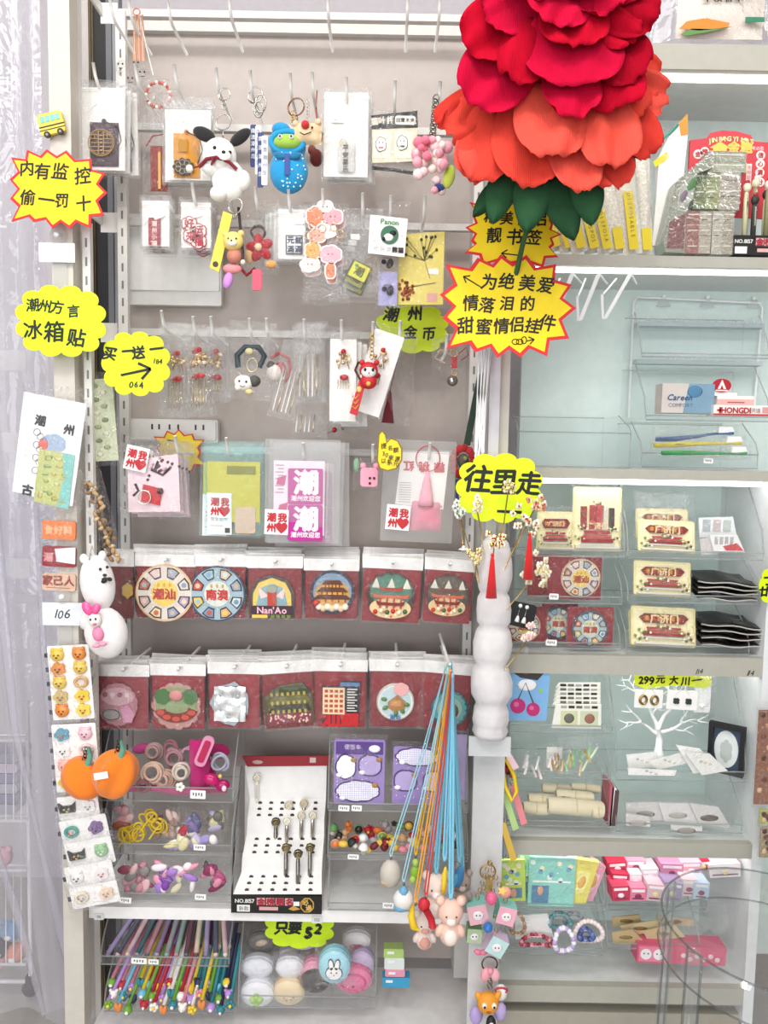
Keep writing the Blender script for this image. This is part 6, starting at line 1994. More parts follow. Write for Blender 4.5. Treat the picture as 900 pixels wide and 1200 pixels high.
for y0, y1, c, x0, x1 in ((1106, 1117, '#b4cf7a', 449, 472), (1117, 1131, '#dfe6e2', 450, 473), (1131, 1140, '#e99ab0', 451, 474), (1141, 1153, '#3f9ec8', 448, 480)):
    t.part('eraser', lambda m: (m.rect(x0, y0, x1, y1, -6, 12, c, r=1.5), m.rect(x0 + 4, y0 + 3, x0 + 12, y0 + 6, 6, .4, '#f4f4f0')))
single('shelf_tag', 'tiny grey number tag on the middle of the left shelf edge', 'tag', 371, 1077, YF - .0005, lambda m: (m.rect(365, 1073, 378, 1082, 0, .4, '#d8d8d6', r=2), m.text('012', 371.5, 1077.5, 5.5, '#5a5a58', .6)))
single('shelf_tag', 'tiny number tag near the left post on the shelf edge', 'tag', 116, 1074, YF - .0005, lambda m: (m.rect(110, 1070, 122, 1078, 0, .4, '#dcdcd8', r=2), m.text('011', 116, 1074, 5.2, '#5a5a58', .6)))
# ================================================================== right bay, from the top shelf down
def softpack(lab, x0, y0, x1, y1, Y, rot=0, tip=0, bands=(), col='#e9e2da', bulge=9, cat='pack', name='sealed_pack', film='hazy', writing=()):
    t = T(name, lab, cat, (x0 + x1) / 2, y1, Y, rot=rot, tip=tip)
    t.part('contents', lambda m: m.bag(x0 + 2, y0 + 3, x1 - 2, y1 - 1, bulge * .8, col, seed=x0, wr=1.2))
    for b in bands:
        t.part('printed_band', lambda m: m.poly(b[0], bulge * (b[2] if len(b) > 2 else .72), .6, b[1]))
    if writing:
        t.part('lettering', lambda m: [m.text(q[0], q[1], q[2], q[3], q[4], bulge + 1.4, rot=q[5] if len(q) > 5 else 0, bold=.03) for q in writing])
    t.part('wrap', lambda m: m.bag(x0, y0, x1, y1, bulge, film, seed=x0 + 3))
    return t


softpack('pale towel pack with upside down lettering and an orange stripe on the top shelf', 790, -40, 895, 47, -.05, bands=(([(792, 40), (800, 32), (822, 28), (850, 33), (848, 38), (815, 42)], '#e2842a', .9), ([(794, 46), (806, 40), (830, 40), (852, 37), (828, 43), (800, 48)], '#5d8a4a', .9), ([(868, 26), (890, 26), (890, 31), (868, 32)], '#2f7a5c', .9)),
         col='#e6d8cc', writing=(('一次性浴巾', 846, 5, 12, '#2a2624', 178),), bulge=10)
softpack('second towel pack with a dark green edge at the right end of the top shelf', 897, -40, 960, 44, -.05, bands=(([(899, -40), (906, -40), (906, 40), (899, 42)], '#2c6a55', .8),), col='#dfd6cc')
single('plastic_curtain', 'clear plastic strips hanging behind the goods on the top shelf', 'curtain', 790, -40, .02, lambda m: m.sheet(lambda u, v: (660 + 330 * u, -60 + 104 * v, 6 * sin(u * 34) + 3 * sin(u * 11)), 70, 2, 'sheet'))
# cotton packs with yellow labels, leaning to the left
for i, (x, w, lean, y0, Y, lab) in enumerate(((652, 25, -14, 236, -.03, 'leftmost white cotton pack behind the green leaves of the paper flower'), (668, 25, -18, 226, -.035, 'second white cotton pack from the flower leaves'), (682, 25, -18, 220, -.045, 'cotton pack with a low yellow label leaning toward the flower'), (697, 25, -16, 212, -.04, 'cotton pack with a long yellow label low in the leaning row'),
        (712, 25, -15, 206, -.045, 'cotton pack in the middle of the leaning row under the coral petals'), (726, 25, -12, 200, -.04, 'cotton pack with small dark print in the leaning row'), (742, 25, -9, 186, -.045, 'cotton pack with the tallest yellow lettered label'), (757, 18, -5, 180, -.035, 'white cotton pack next to the orange tipped pack'))):
    yb = 295.5 + i * .6
    def lab_(m):
        m.rect(x - 6, (y0 + 42 if i in (3, 4, 6) else yb - 30), x + 5, yb - 5, 6.5, .6, '#e0c81e', r=1.5)
        for q, ch in enumerate('DISPOSABLE COTTON'):
            yy = y0 + 46 + q * 5.2
            if yy < yb - 10 and i in (3, 4, 6):
                m.text(ch, x, yy, 6, '#6a5c12', 7.4, rot=90)
    t = T('cotton_pack', lab, 'cotton pack', x, yb, Y, rot=lean)
    t.part('contents', lambda m: m.bag(x - w / 2 + 1, y0 + 2, x + w / 2 - 1, yb - 1, 5, '#e0d5c6:n', seed=x, nx=6))
    t.part('label', lab_, label='yellow lettered label')
    t.part('wrap', lambda m: m.bag(x - w / 2, y0, x + w / 2, yb, 7, 'film', seed=x + 1, nx=6))
t = T('cotton_pack', 'tall white pack with an orange corner standing in the leaning row', 'cotton pack', 776, 292, .015, rot=1)
t.part('contents', lambda m: m.poly([(762, 290), (764, 190), (776, 160), (793, 142), (795, 170), (790, 290)], -2, 8, '#eeeae4'))
t.part('corner_print', lambda m: (m.poly([(784, 152), (793, 141), (795, 164), (787, 166)], 6.2, .5, '#e58a2c'), m.tube([(764, 172, 7), (774, 164, 7), (783, 154, 7)], 1.4, '#3f9a82', 5), m.poly([(757, 196), (772, 184), (774, 192), (760, 202)], 6.2, .5, '#e6cf1e')), label='orange corner with a green stripe')
t.part('wrap', lambda m: m.bag(758, 150, 797, 292, 10, 'film', seed=8))
# eyebrow-pencil boxes in a stepped stack
BX = [(829, 178, 874, 190, -.02, 40, '#8f907c', 'top flat box of the grey green stack'), (829, 190, 874, 202, -.02, 40, '#9a9a86', 'second flat box of the grey green stack'), (812, 204, 826, 245, -.025, 46, '#6f7a52', 'upright green box left in the upper row of the stack'), (826, 204, 842, 245, -.025, 46, '#8a8f62', 'upright olive box in the upper row of the stack'), (842, 203, 866, 246, -.025, 46, '#9c9488', 'taupe box at the right of the upper row of the stack'),
      (803, 249, 818, 297, -.04, 40, '#8d5a52', 'reddish box in the lower row of the stack'), (818, 249, 832, 297, -.04, 40, '#a39a8c', 'taupe box second in the lower row of the stack'), (833, 249, 845, 298, -.04, 40, '#a8a496', 'pale box third in the lower row of the stack'), (845, 249, 858, 298, -.04, 40, '#989080', 'pale box at the right of the lower row of the stack')]
for x0, y0, x1, y1, Y, d, c, lab in BX:
    t = T('small_box', lab, 'box', (x0 + x1) / 2, y1, Y, 'wrapped boxes on the second shelf')
    t.part('carton', lambda m: m.rect(x0, y0, x1, y1, -d, d, c + ':n'))
    t.part('print', lambda m: [m.rect(x0 + 2, y0 + 3 + q * 6, x1 - 2 - (q % 3) * 2, y0 + 4.2 + q * 6, 0, .4, ('#d8d6c8', '#5a5a48', '#b9b49e')[q % 3]) for q in range(int((y1 - y0) / 6.5))])
    t.part('wrap', lambda m: m.rect(x0 - .6, y0 - .6, x1 + .6, y1 + .2, -d, d + 1.4, 'film'))
t = T('display_box', 'slanted printed carton with green leaves at the left of the box stack', 'display box', 795, 298, -.035)
t.part('carton', lambda m: m.poly([(778, 296), (776, 284), (790, 214), (829, 182), (829, 200), (812, 206), (802, 250), (802, 297)], -28, 30, '#8c9080'))
t.part('print', lambda m: (m.poly([(792, 222), (810, 208), (808, 236), (790, 250)], 2.2, .4, '#a8aca0'), m.ball(806, 219, 5, 9, 1, 2.4, '#4f7a48', 8, rot=30), m.ball(797, 233, 4, 8, 1, 2.4, '#7a6a78', 8, rot=24), m.poly([(782, 262), (800, 252), (800, 292), (780, 292)], 2.2, .4, '#7a4f4c')))
t.part('wrap', lambda m: m.poly([(777, 297), (775, 284), (789, 213), (829, 180), (830, 200), (813, 207), (803, 250), (803, 298)], -29, 32, 'film'))
# red pen display
t = T('pen_display', 'pen display with a red arched header in bright gold lettering', 'pen stand', 880, 299, -.02)
def hdr(m):
    m.poly([(812, 160), (832, 157), (836, 151), (850, 148), (868, 149), (884, 153), (888, 160), (925, 162), (925, 250), (812, 246)], -28, 3, '#c93a44')
t.part('header', hdr, label='red header card')
def hdw(m):
    for i, c in enumerate('JIN BANG YI MING'):
        a = (i - 7.5) / 7.5
        m.text(c, 860 + a * 25, 157.5 + a * a * 3, 7.5, '#f0d79a', -24.6, rot=a * 8, bold=.04)
    m.text('金题', 872, 167, 15, '#e9c25a', -24.6, bold=.05)
    m.poly([(836, 168), (848, 161), (860, 168), (856, 169), (856, 172), (840, 172), (840, 169)], -25, .4, '#e9c25a')
    for x, y, c in ((897, 176, '信'), (897, 186, '心'), (897, 196, '满'), (898, 207, '分'), (822, 176, '金'), (830, 173, '榜')):
        m.disc(x, y, 5.4, -25, .4, '#f3e2dc', n=14)
        m.text(c, x, y, 7, '#b02a36', -24.4, bold=.04)
    m.text('考必胜', 893, 168, 5, '#f3e2dc', -24.6)
    m.rect(881, 186, 887, 212, -25, .4, '#f3e2dc')
    for q, c in enumerate('金榜题名'):
        m.text(c, 884, 190 + q * 6, 5.4, '#b02a36', -24.4)
    m.text('题', 876, 192, 11, '#e9c25a', -24.6, bold=.04)
t.part('lettering', hdw, label='gold and white lettering')
def bs(m):
    m.rect(855, 278, 925, 300, -30, 36, '#17140f')
    m.text('NO.8157', 868, 285, 6, '#e9e6e2', 6.3, bold=.03)
    m.rect(858, 291, 872, 299, 6, .4, '#eeece9')
    for i, c in enumerate('金榜题'):
        m.rect(882 + i * 10, 281, 891 + i * 10, 290, 6, .3, '#d9a0a4')
        m.text(c, 886.5 + i * 10, 285.5, 9, '#a32232', 6.6, bold=.05)
    m.rect(884, 293, 900, 297, 6, .3, '#d8a9a6')
t.part('base', bs, label='black lettered base')
for i, (x, y, c) in enumerate(((872, 222, '#e4dcc0'), (882, 217, '#d9d2b4'), (882, 236, '#33302c'), (895, 230, '#2b2826'), (897, 219, '#e4dcc8'))):
    p = T('pen', ('cream pen at the left of the red pen display', 'cream pen at the back of the red pen display', 'black topped pen in the middle of the red pen display', 'black topped pen at the edge of the picture', 'cream pen at the edge of the picture')[i], 'pen', x, 280, -.015 - .006 * (i % 3))
    p.part('barrel', lambda m: m.lathe([(.4, y + 3), (2.4, y + 6), (3, y + 14), (3, 279)], x, 0, ('#d8d4a8', '#8f8a62', '#3a352e')[i % 3], 10))
    p.part('topper', lambda m: (m.ball(x, y, 5, 5.5, 4, 1, c, 10), m.ball(x, y - 6, 3, 2.4, 2, 2, ('#a82a38', '#efe9e0')[i % 2], 8)))
    p.part('clip', lambda m: m.rect(x - .8, y + 8, x + .8, y + 30, 3, .8, '#e9e5de:m'))
# wire prongs under the second shelf
for i, (x, xe, ye) in enumerate(((673, 648, 377), (704, 680, 375), (741, 709, 373))):
    def pr(m):
        m.tube([(x + 25, 318, -60), (x - 2, 321, 0)], 1.6, '#eef1f1', 6)
        m.poly([(x - 5, 322), (x, 321), (xe + 4, ye), (xe - 1, ye + 1)], 0, 2, '#f1f3f3')
        m.poly([(xe - 2, ye), (xe + 1, ye), (xe + 3 - 4, ye - 28), (xe - 4, ye - 28)], -1, 2, '#eceeee')
        m.tube([(xe - 1, ye - 28, 0), (x - 12, 322, -20)], 1.2, '#eceeee', 6)
    single('shelf_prong', ('slanting white prong nearest the biggest yellow sign', 'slanting white prong between two others under the second shelf', 'slanting white prong furthest from the biggest yellow sign')[i], 'prong hook', x, 316, -.05, pr)
# clear suction rack
t = T('suction_rack', 'clear wall rack with two comb bars and suction cups on the lit back panel', 'rack', 815, 352, .12)
t.part('frame', lambda m: m.tube([(742, 490, 2), (742, 356, 2), (746, 350, 2), (890, 354, 2), (893, 360, 2), (890, 480, 2)], 1.4, '#f2f4f4', 6))
for x in (777, 828, 882):
    t.part('suction_cup', lambda m: (m.lathe([(2, 347), (3, 349), (9, 360), (.2, 361)], x, 2, 'frost', 14, .3), m.ball(x, 349, 2.4, h=4, m='#f1f3f3', seg=8)))
for y in (380, 423):
    def comb(m):
        m.rect(744, y, 890, y + 5, 2, 14, '#b9c3c6')
        for q in range(14):
            m.tube([(754 + q * 10, y, 12), (757 + q * 10, y - 5, 12), (760 + q * 10, y, 12)], 1, '#e9eeee', 5)
    t.part('comb_bar', comb, label='grey notched bar')
# toothpaste and toothbrushes
def carton(name, lab, cat, x0, y0, x1, y1, Y, d, c, fn=None, rot=0, group=None, side=None, yaw=0):
    t = T(name, lab, cat, (x0 + x1) / 2, y1, Y, group, rot, yaw)
    t.part('carton', lambda m: m.rect(x0, y0, x1, y1, -d, d, c, side=side))
    if fn:
        t.part('print', fn)
    return t
carton('toothpaste_box', 'beige and blue toothpaste box in the upper clear tray', 'toothpaste', 775, 450, 836, 484, -.035, 22, '#d3c9c2', lambda m: (m.poly([(806, 450), (836, 450), (836, 484), (800, 484)], 0, .3, '#7f9fb5'), m.ball(813, 459, 9, 7, .6, .3, '#4f82a4', 10), m.text('Careen', 796, 466, 9.5, '#3f5f86', .6, bold=.03, slant=.3), m.text('COMFORT', 797, 475, 6, '#4a6a8a', .6)))
carton('toothpaste_box', 'small white and red toothpaste box behind the lettered one', 'toothpaste', 840, 464, 883, 477, -.03, 20, '#efece9', lambda m: (m.rect(840, 468, 883, 476, 0, .3, '#e6b0aa'), m.rect(852, 471, 872, 472.4, .3, .2, '#a85850')))
carton('toothpaste_box', 'long red and white toothpaste box marked with a red cross', 'toothpaste', 836, 475, 908, 487, -.045, 20, '#f0eae6', lambda m: (m.rect(836, 485, 908, 487, 0, .3, '#c43a3a'), m.rect(840, 480, 847, 482.4, 0, .4, '#c32a2e'), m.rect(842.3, 477.6, 844.7, 484.8, 0, .4, '#c32a2e'), m.text('HONGDI', 862, 481, 9, '#b8322e', .5, bold=.04), m.text('洪迪', 885, 481, 6, '#8a4a46', .5), m.rect(893, 477, 908, 484, 0, .3, '#d99a94')))
t = T('brand_tag', 'red oval tag with a white sign above the toothpaste boxes', 'tag', 845, 462, -.03)
t.part('oval', lambda m: m.disc(845, 452, 11, 0, 1.2, '#b3202e', ry=8))
t.part('mark', lambda m: (m.poly([(840, 456), (845, 445), (850, 456), (847, 456), (845, 451), (843, 456)], 1.2, .4, '#f3eeea'), m.rect(838, 457, 852, 458.4, 1.2, .3, '#f3eeea')))
t.part('stem', lambda m: m.rect(836, 460, 864, 464, -1.5, 1.2, '#eceae6'))
for i, (y0, y1, c, x0, x1, lab) in enumerate(((515, 506, '#2f5c8f', 768, 858, 'blue packaged toothbrush, the uppermost of three'), (522, 517, '#d8c23a', 766, 868, 'yellow and black packaged toothbrush under the blue one'), (531, 529, '#3f9a56', 775, 874, 'green packaged toothbrush, the lowest of three'))):
    t = T('toothbrush', lab, 'toothbrush', x0, y0 + 6, -.04 - .009 * i)
    t.part('handle', lambda m: m.tube([(x0, y0, 0), (x0 + 22, y0 - 1, 2), (x0 + 50, (y0 + y1) / 2, 1), (x1 - 22, y1 + 1, 1), (x1, y1, 1)], [2.6, 3.2, 2.2, 1.2, 2.2], c, 8))
    t.part('grip', lambda m: m.tube([(x0 + 8, y0 - .6, 2), (x0 + 24, y0 - 1.6, 3.6), (x0 + 38, y0 - 1.6, 2.4)], 1.5, ('#1d2f52', '#26241e', '#2a6a3c')[i], 6))
    t.part('bristles', lambda m: m.poly([(x1 - 18, y1), (x1 - 17, y1 - 7), (x1 - 2, y1 - 7), (x1 + 1, y1)], -1.5, 4, '#f0f0ee'))
    t.part('blister', lambda m: m.bag(x0 - 5, min(y0, y1) - 9, x1 + 6, max(y0, y1) + 7, 6, 'film', seed=i))
price_sticker(830, 540, -.056, 'white price sticker on the toothbrush tray', 11, 6)
# ---- fourth shelf: brick gate cards
def gate(lab, x0, y0, x1, y1, Y, head=0, tip=0, rot=0, tall=True, yaw=0):
    t = T('model_card', lab, 'model kit', (x0 + x1) / 2, y1, Y, 'cream cards with a red gate', rot, yaw, tip)
    w, h = x1 - x0, y1 - y0
    q = lambda a, b: (x0 + a * w, y0 + b * h)
    t.part('card', lambda m: (m.rect(x0, y0, x1, y1, 0, 1, '#e4d79e', r=3), m.rect(x0 + 3, y0 + 3, x1 - 3, y1 - 3, 1, .15, '#efe5b6')), label='cream printed card')
    def g(m):
        def r(a, b, c, d, hh, th, key):
            m.rect(*q(a, b), *q(c, d), hh, th, key)
        if tall:
            r(.16, .30, .28, .66, 1.2, 3, '#8a3128')
            r(.74, .32, .84, .66, 1.2, 3, '#4a3a36')
            r(.34, .28, .46, .66, 1.2, 3, '#a02f30')
            r(.48, .26, .60, .66, 1.2, 3, '#b23a3c')
            r(.62, .28, .70, .66, 1.2, 3, '#c9c3b4')
        for i in range(4):
            y = .68 + i * .065 if tall else .52 + i * .08
            r(.24 - .03 * i, y, .76 + .03 * i, y + .05, 1.2, 3 + i * .4, ('#a8343a', '#b84a4a', '#9a2c32', '#c2bdb2')[i])
        if not tall:
            m.poly([q(.12, .28), q(.2, .18), q(.8, .18), q(.88, .28), q(.8, .42), q(.2, .42)], 1.2, 3, '#7f2e24')
            for i in range(6):
                r(.2 + i * .1, .24, .26 + i * .1, .36, 4.2, .5, ('#c8862e', '#b3403a')[i % 2])
        m.text('广济门', *q(.5, .60 if tall else .30), w * .15, '#e7cf9a', 5, bold=.04)
        r(.05, .90, .95, .95, 1.2, 4, '#d8d4ca')
    t.part('gate_model', g, label='red brick gate model')
    def tr(m):
        for s, yy in ((.14, .78), (.86, .78), (.5, .24 if tall else .5), (.2, .62), (.82, .64)):
            cx, cy = q(s, yy)
            for k in range(6):
                m.ball(cx + (k - 2.5) * w * .035, cy + (k % 3) * 1.6 - 1, w * .024, h=4, m=('#7d9a5c', '#efe4c4', '#5c7a44', '#e3d2a8', '#6f5a44', '#f3ecd8')[k], seg=6)
    t.part('blossom', tr, label='green leaves and pale blossoms')
    t.part('bag', lambda m: m.bag(x0 - 2, y0 - 3 - head, x1 + 2, y1 + 2, 6, 'film', seed=x0 + y0))
    return t
gate('upright cream card with the tallest red gate, above the round pastel magnets', 670, 571, 727, 646, -0.024, tip=-4)
gate('cream gate card half hidden behind the neon underlined sign', 628, 602, 671, 648, -0.019, 4, tall=False)
gate('cream gate card with a long clear header at the top of the middle stack', 747, 613, 814, 651, -0.034, 30, tall=False, rot=2, tip=-14)
gate('spare cream gate card behind the one with the long clear header', 745, 596, 806, 632, 0.001, 18, tall=False, tip=-10)
gate('shaded cream gate card in the middle clear tray', 742, 660, 809, 701, -0.034, 2, tall=False, rot=2, tip=-12)
gate('cream gate card with a white foot in the lowest clear tray', 739, 714, 815, 760, -0.037, 2, tall=False, rot=2, tip=-14)
gate('cream gate card under the one with the white foot', 737, 724, 813, 764, -0.019, 0, tall=False, tip=-14)
def flat(name, lab, cat, pts, h, c, Y, th=1.5, extra=None, film=True):
    x = sum(p[0] for p in pts) / len(pts)
    y = max(p[1] for p in pts)
    t = T(name, lab, cat, x, y, Y)
    t.part('packet', lambda m: m.poly(pts, h, th, c))
    if extra:
        t.part('print', lambda m: extra(m, h + th))
    if film:
        cx, cy = x, sum(p[1] for p in pts) / len(pts)
        t.part('wrap', lambda m: m.poly([(cx + (a - cx) * 1.05, cy + (b - cy) * 1.05) for a, b in pts], h - .5, th + 1.6, 'film'))
    return t
flat('sticker_packet', 'white sticker packet lying back in the upper tray by the side wall', 'sticker packet', [(817, 607), (857, 605), (862, 626), (819, 630)], 0, '#dfe2e2', -.0, extra=lambda m, h: [m.rect(822 + q * 12, 609, 831 + q * 12, 623, h, .3, ('#a9aeb0', '#c2b4b0', '#b4bcb8')[q]) for q in range(3)])
flat('sticker_packet', 'white sticker packet with a red corner in the upper tray by the side wall', 'sticker packet', [(830, 627), (862, 626), (872, 646), (836, 646)], 0, '#ecebea', -.045, extra=lambda m, h: (m.poly([(846, 640), (862, 636), (871, 645), (850, 645)], h, .3, '#c9474a'), [m.rect(836 + q * 6, 629, 840 + q * 6, 638, h, .3, '#b2aeac') for q in range(4)]))
flat('sticker_packet', 'greyish sticker packet at the left under the one with the red corner', 'sticker packet', [(819, 632), (832, 629), (838, 649), (821, 650)], 0, '#cfc7c6', -.04)
for r, (ys, tr) in enumerate((((679, 685, 691, 699), 'middle'), ((729, 736, 744, 753), 'lowest'))):
    for i, y in enumerate(ys):
        def pou(u, v):
            x = 815 + 70 * u + (r * 4) + (-3 if v < .5 else 2)
            return (x, y - 7 + 9 * v + (u ** 1.6) * (5 - i) + 1.2 * sin(u * 9 + i), -34 + 36 * v + 4 * sin(u * 3))
        t = T('black_pouch', '%s flat black pouch from the top in the %s tray beside the gate card' % (('first', 'second', 'third', 'fourth')[i], tr), 'pouch', 850, y, -.045 + .001 * i, 'flat black pouches in the clear trays')
        t.part('pouch', lambda m: m.sheet(pou, 12, 5, '#1f1a17:g', 1.5))
        t.part('edge', lambda m: m.tube([tuple(a + b for a, b in zip(pou(u / 8, 1), (0, .3, .6))) for u in range(9)], .8, '#bdb8b2', 5), label='pale folded front edge')
# round magnets of this bay
for i, (x0, y0, x1, y1, cx, cy, r, bl, lab, Y) in enumerate(((641, 652, 704, 704, 679, 677, 23, 0, 'round pastel magnet lying in front in the middle tray of the right bay', -.045), (618, 652, 668, 704, 653, 676, 21, 0, 'round pastel magnet tucked behind the front one in the right bay', -.02),
        (664, 711, 718, 758, 690, 736, 21, 1, 'round blue magnet at the front of the lowest tray', -.045), (634, 710, 676, 757, 653, 733, 19, 1, 'round blue magnet behind the front one in the lowest tray', -.02), (600, 715, 640, 759, 613, 738, 19, 0, 'round magnet partly behind the black earring card', -.03))):
    t = T('packaged_magnet', lab, 'fridge magnet', cx, y1, Y, 'bagged fridge magnets of the right bay')
    t.part('backing_card', lambda m: m.rect(x0, y0, x1, y1 - 1, -2, .6, '#8f1f28'))
    t.part('magnet', wheel(cx, cy, r, '#c9a98a' if not bl else '#4a5460', '#cfc6ba' if not bl else '#a7b6b8', P_ if not bl else B_, '#e0c468' if not bl else '#c9cfb8', '潮汕' if not bl else '南澳', '#a5402e'))
    t.part('bag', lambda m: m.bag(x0 - 2, y0 - 2, x1 + 2, y1, 5, 'film', seed=x0))
price_sticker(649, 699, -.056, 'white price sticker on the tray of round pastel magnets', 11, 7)
price_sticker(646, 753, -.056, 'white price sticker on the tray of round blue magnets', 13, 7)
single('shelf_number', 'handwritten number left of the edge on the shelf under the gate cards', 'shelf number', 820, 787, YRF - .0006, lambda m: m.text('114', 820, 787, 9, '#2a2826', 0, slant=.3, jit=.6))
single('shelf_number', 'handwritten number next to the side wall on the shelf under the gate cards', 'shelf number', 880, 789, YRF - .0006, lambda m: m.text('114', 880, 789, 9, '#2a2826', 0, slant=.3, jit=.6))
single('shelf_number', 'small printed figure on the shelf edge beside the underlined neon sign', 'shelf number', 617, 556, YRF - .0006, lambda m: m.text('03', 616, 556, 9, '#4a4846', 0, bold=.03))
# ---- fifth shelf
t = T('postcard', 'light blue postcard with pink cherries hanging behind the foam column', 'postcard', 619, 786, -.055)
t.part('card', lambda m: m.poly([(597, 784), (645, 782), (642, 845), (595, 846)], 0, 1, '#7fb2df'))
def pc(m):
    for x, y, r in ((608, 828, 9), (626, 832, 8)):
        m.disc(x, y, r, 1, .6, '#c02a72', n=18)
        m.disc(x - 2, y - 2, r * .35, 1.6, .3, '#de6aa2', n=10)
    m.tube([(608, 820, 1.6), (616, 800, 1.6), (626, 824, 1.6)], .7, '#4a3a34', 4)
    m.ball(618, 803, 12, 7, .8, 1, '#f3f2f4', 10)
    m.poly([(598, 786), (640, 785), (630, 797), (610, 794)], 1, .3, '#3a322f')
    m.disc(634, 809, 2.6, 1, .5, '#8fc06a', n=10)
    m.lobes(631, 834, 4, 4, 5, .3, 1, .5, '#c9b4d8')
t.part('print', pc, label='printed cherries and cloud')
t.part('tape', lambda m: m.rect(614, 757, 618, 790, 1.2, .4, 'frost'))
t.part('flap', lambda m: m.poly([(606, 781), (634, 780), (634, 785), (606, 786)], 1.2, .3, '#6fc0d8'))
for i in range(6):
    y = 800 + i * 5
    flat('sticker_sheet', '%s black and white lettered sticker sheet of the fanned set' % ('rearmost', 'second', 'third', 'fourth', 'fifth', 'foremost')[i], 'sticker sheet', [(655 - i, y), (703, y - 1), (703 + (i > 4), y + (6 if i < 5 else 28)), (651 - i, y + (6 if i < 5 else 28))], 0, '#e9e7dc', -.01 - .007 * i,
         extra=lambda m, h: [m.rect(656 + q * 9, y + 1, 663 + q * 9, y + 4, h, .3, ('#2f2e2c', '#6a6864', '#a8a59e')[(q + i) % 3]) for q in range(5)] + ([m.rect(656, y + 7, 676, y + 25, h, .3, '#cfd2a8'), m.rect(679, y + 7, 700, y + 25, h, .3, '#c9cfae'), m.ball(666, y + 16, 6, 6, .6, h + .4, '#6a6a60', 8), m.ball(690, y + 16, 6, 6, .6, h + .4, '#9a6a5c', 8)] if i == 5 else []), film=False)
def tree_stand(m):
    rn = random.Random(6)
    def branch(x, y, a, ln, r, d):
        pts = [(x, y, rn.uniform(-3, 3))]
        for q in range(4):
            a += rn.uniform(-.22, .22)
            x += cos(a) * ln / 4
            y += sin(a) * ln / 4
            pts.append((x, y, pts[-1][2] + rn.uniform(-2, 2)))
        m.tube(pts, [r * (1 - .12 * q) for q in range(5)], '#f5f6f5', 6)
        if d:
            for s in (-1, 1):
                branch(x, y, a + s * rn.uniform(.3, .75), ln * .72, r * .62, d - 1)
            if rn.random() < .6:
                branch(pts[2][0], pts[2][1], a + rn.choice((-1, 1)) * .8, ln * .6, r * .5, d - 1)
    m.lathe([(3.2, 862), (3.8, 874), (6, 882), (11, 888), (.2, 889)], 771, 0, '#f5f6f5', 12, .7)
    m.tube([(771, 884, 0), (772, 866, 0), (768, 850, 0)], [4, 3.6, 3.2], '#f5f6f5', 8)
    branch(769, 852, -2.1, 30, 2.8, 3)
    branch(770, 850, -1.35, 30, 2.8, 3)
    branch(767, 858, -2.75, 22, 2.2, 2)
    branch(772, 856, -.45, 26, 2.2, 2)
single('jewellery_tree', 'white branching jewellery tree standing in the wide clear tray', 'jewellery stand', 771, 889, -.02, tree_stand)
def ear_card(lab, x0, y0, x1, y1, c, Y, rot=0):
    t = T('earring_card', lab, 'earrings', (x0 + x1) / 2, y0, Y, rot=rot)
    t.part('card', lambda m: m.rect(x0, y0, x1, y1, 0, 1, '#f2f0ec', r=1))
    for x in ((x0 * .7 + x1 * .3), (x0 * .3 + x1 * .7)):
        t.part('earring', lambda m: m.ring(x, (y0 + y1) / 2 + 1, 4, 2, 1.6, c, ry=5, n=12) if c[1] == 'a' else m.lobes(x, (y0 + y1) / 2 + 1, 4, 4, 4, .35, 1, 2, c))
    t.part('hanger', lambda m: m.tube([((x0 + x1) / 2 - 8, y0 + 5, 1), ((x0 + x1) / 2, y0 - 6, 2), ((x0 + x1) / 2 + 8, y0 + 5, 1)], .5, '#d9d8d4', 4))
ear_card('white card with brass hoop earrings on the white tree', 744, 808, 777, 830, '#a48a52:m', -.045, 1)
ear_card('white card with dark clover earrings on the white tree', 782, 809, 818, 832, '#2f3a38', -.045, 2)
def emptyclip(t):
    t.part('packet_card', lambda m: m.rect(815, 802, 834, 836, -1, .6, '#e6e9e8'))
    t.part('earring', lambda m: m.ball(824, 828, 3, h=1, m='#e9e6dc', seg=8))
bagged('earring_bag', 'crumpled clear earring bag hanging at the right of the white tree', 'earrings', 812, 790, 840, 842, emptyclip, Y=-.04, bulge=8)
for i, (pts, lab, Y) in enumerate((([(733, 884), (768, 880), (772, 898), (736, 900)], 'white earring packet at the left foot of the tree', -.03), ([(760, 892), (800, 880), (808, 892), (770, 902)], 'creased white packet at the foot of the tree', -.045), ([(790, 872), (818, 876), (845, 900), (812, 906)], 'white packet with small print leaning toward the black frame', -.05),
        ([(800, 880), (830, 882), (852, 902), (822, 908)], 'white packet nearest the black frame', -.058), ([(735, 900), (792, 902), (790, 908), (736, 908)], 'flat white card at the front lip of the wide tray', -.06))):
    flat('earring_packet', lab, 'earrings', pts, 0, ('#f0efec', '#e9e8e2')[i % 2], Y, extra=lambda m, h: [m.ball(sum(p[0] for p in pts) / 4 + q, sum(p[1] for p in pts) / 4 + q * .3, 2, 1.4, .6, h, ('#b9b4aa', '#d8cfb8')[q % 2], 6) for q in (-6, -1, 5)])
t = T('picture_frame', 'small black frame with a pale oval standing in the wide clear tray', 'picture frame', 848, 905, -.012, yaw=-36)
t.part('frame', lambda m: (m.rect(831, 850, 870, 855, 0, 9, '#121214'), m.rect(831, 904, 870, 908, 0, 9, '#121214'), m.rect(831, 855, 836, 904, 0, 9, '#121214'), m.rect(865, 855, 870, 904, 0, 9, '#121214')))
t.part('picture', lambda m: (m.rect(835, 854, 866, 905, 1, 2, '#3a4a60'), m.disc(850, 880, 13, 3, .6, '#dde2e0', ry=22), m.lobes(850, 882, 7, 14, 6, .2, 3.6, .5, '#b9c0bc')), label='pale oval picture')
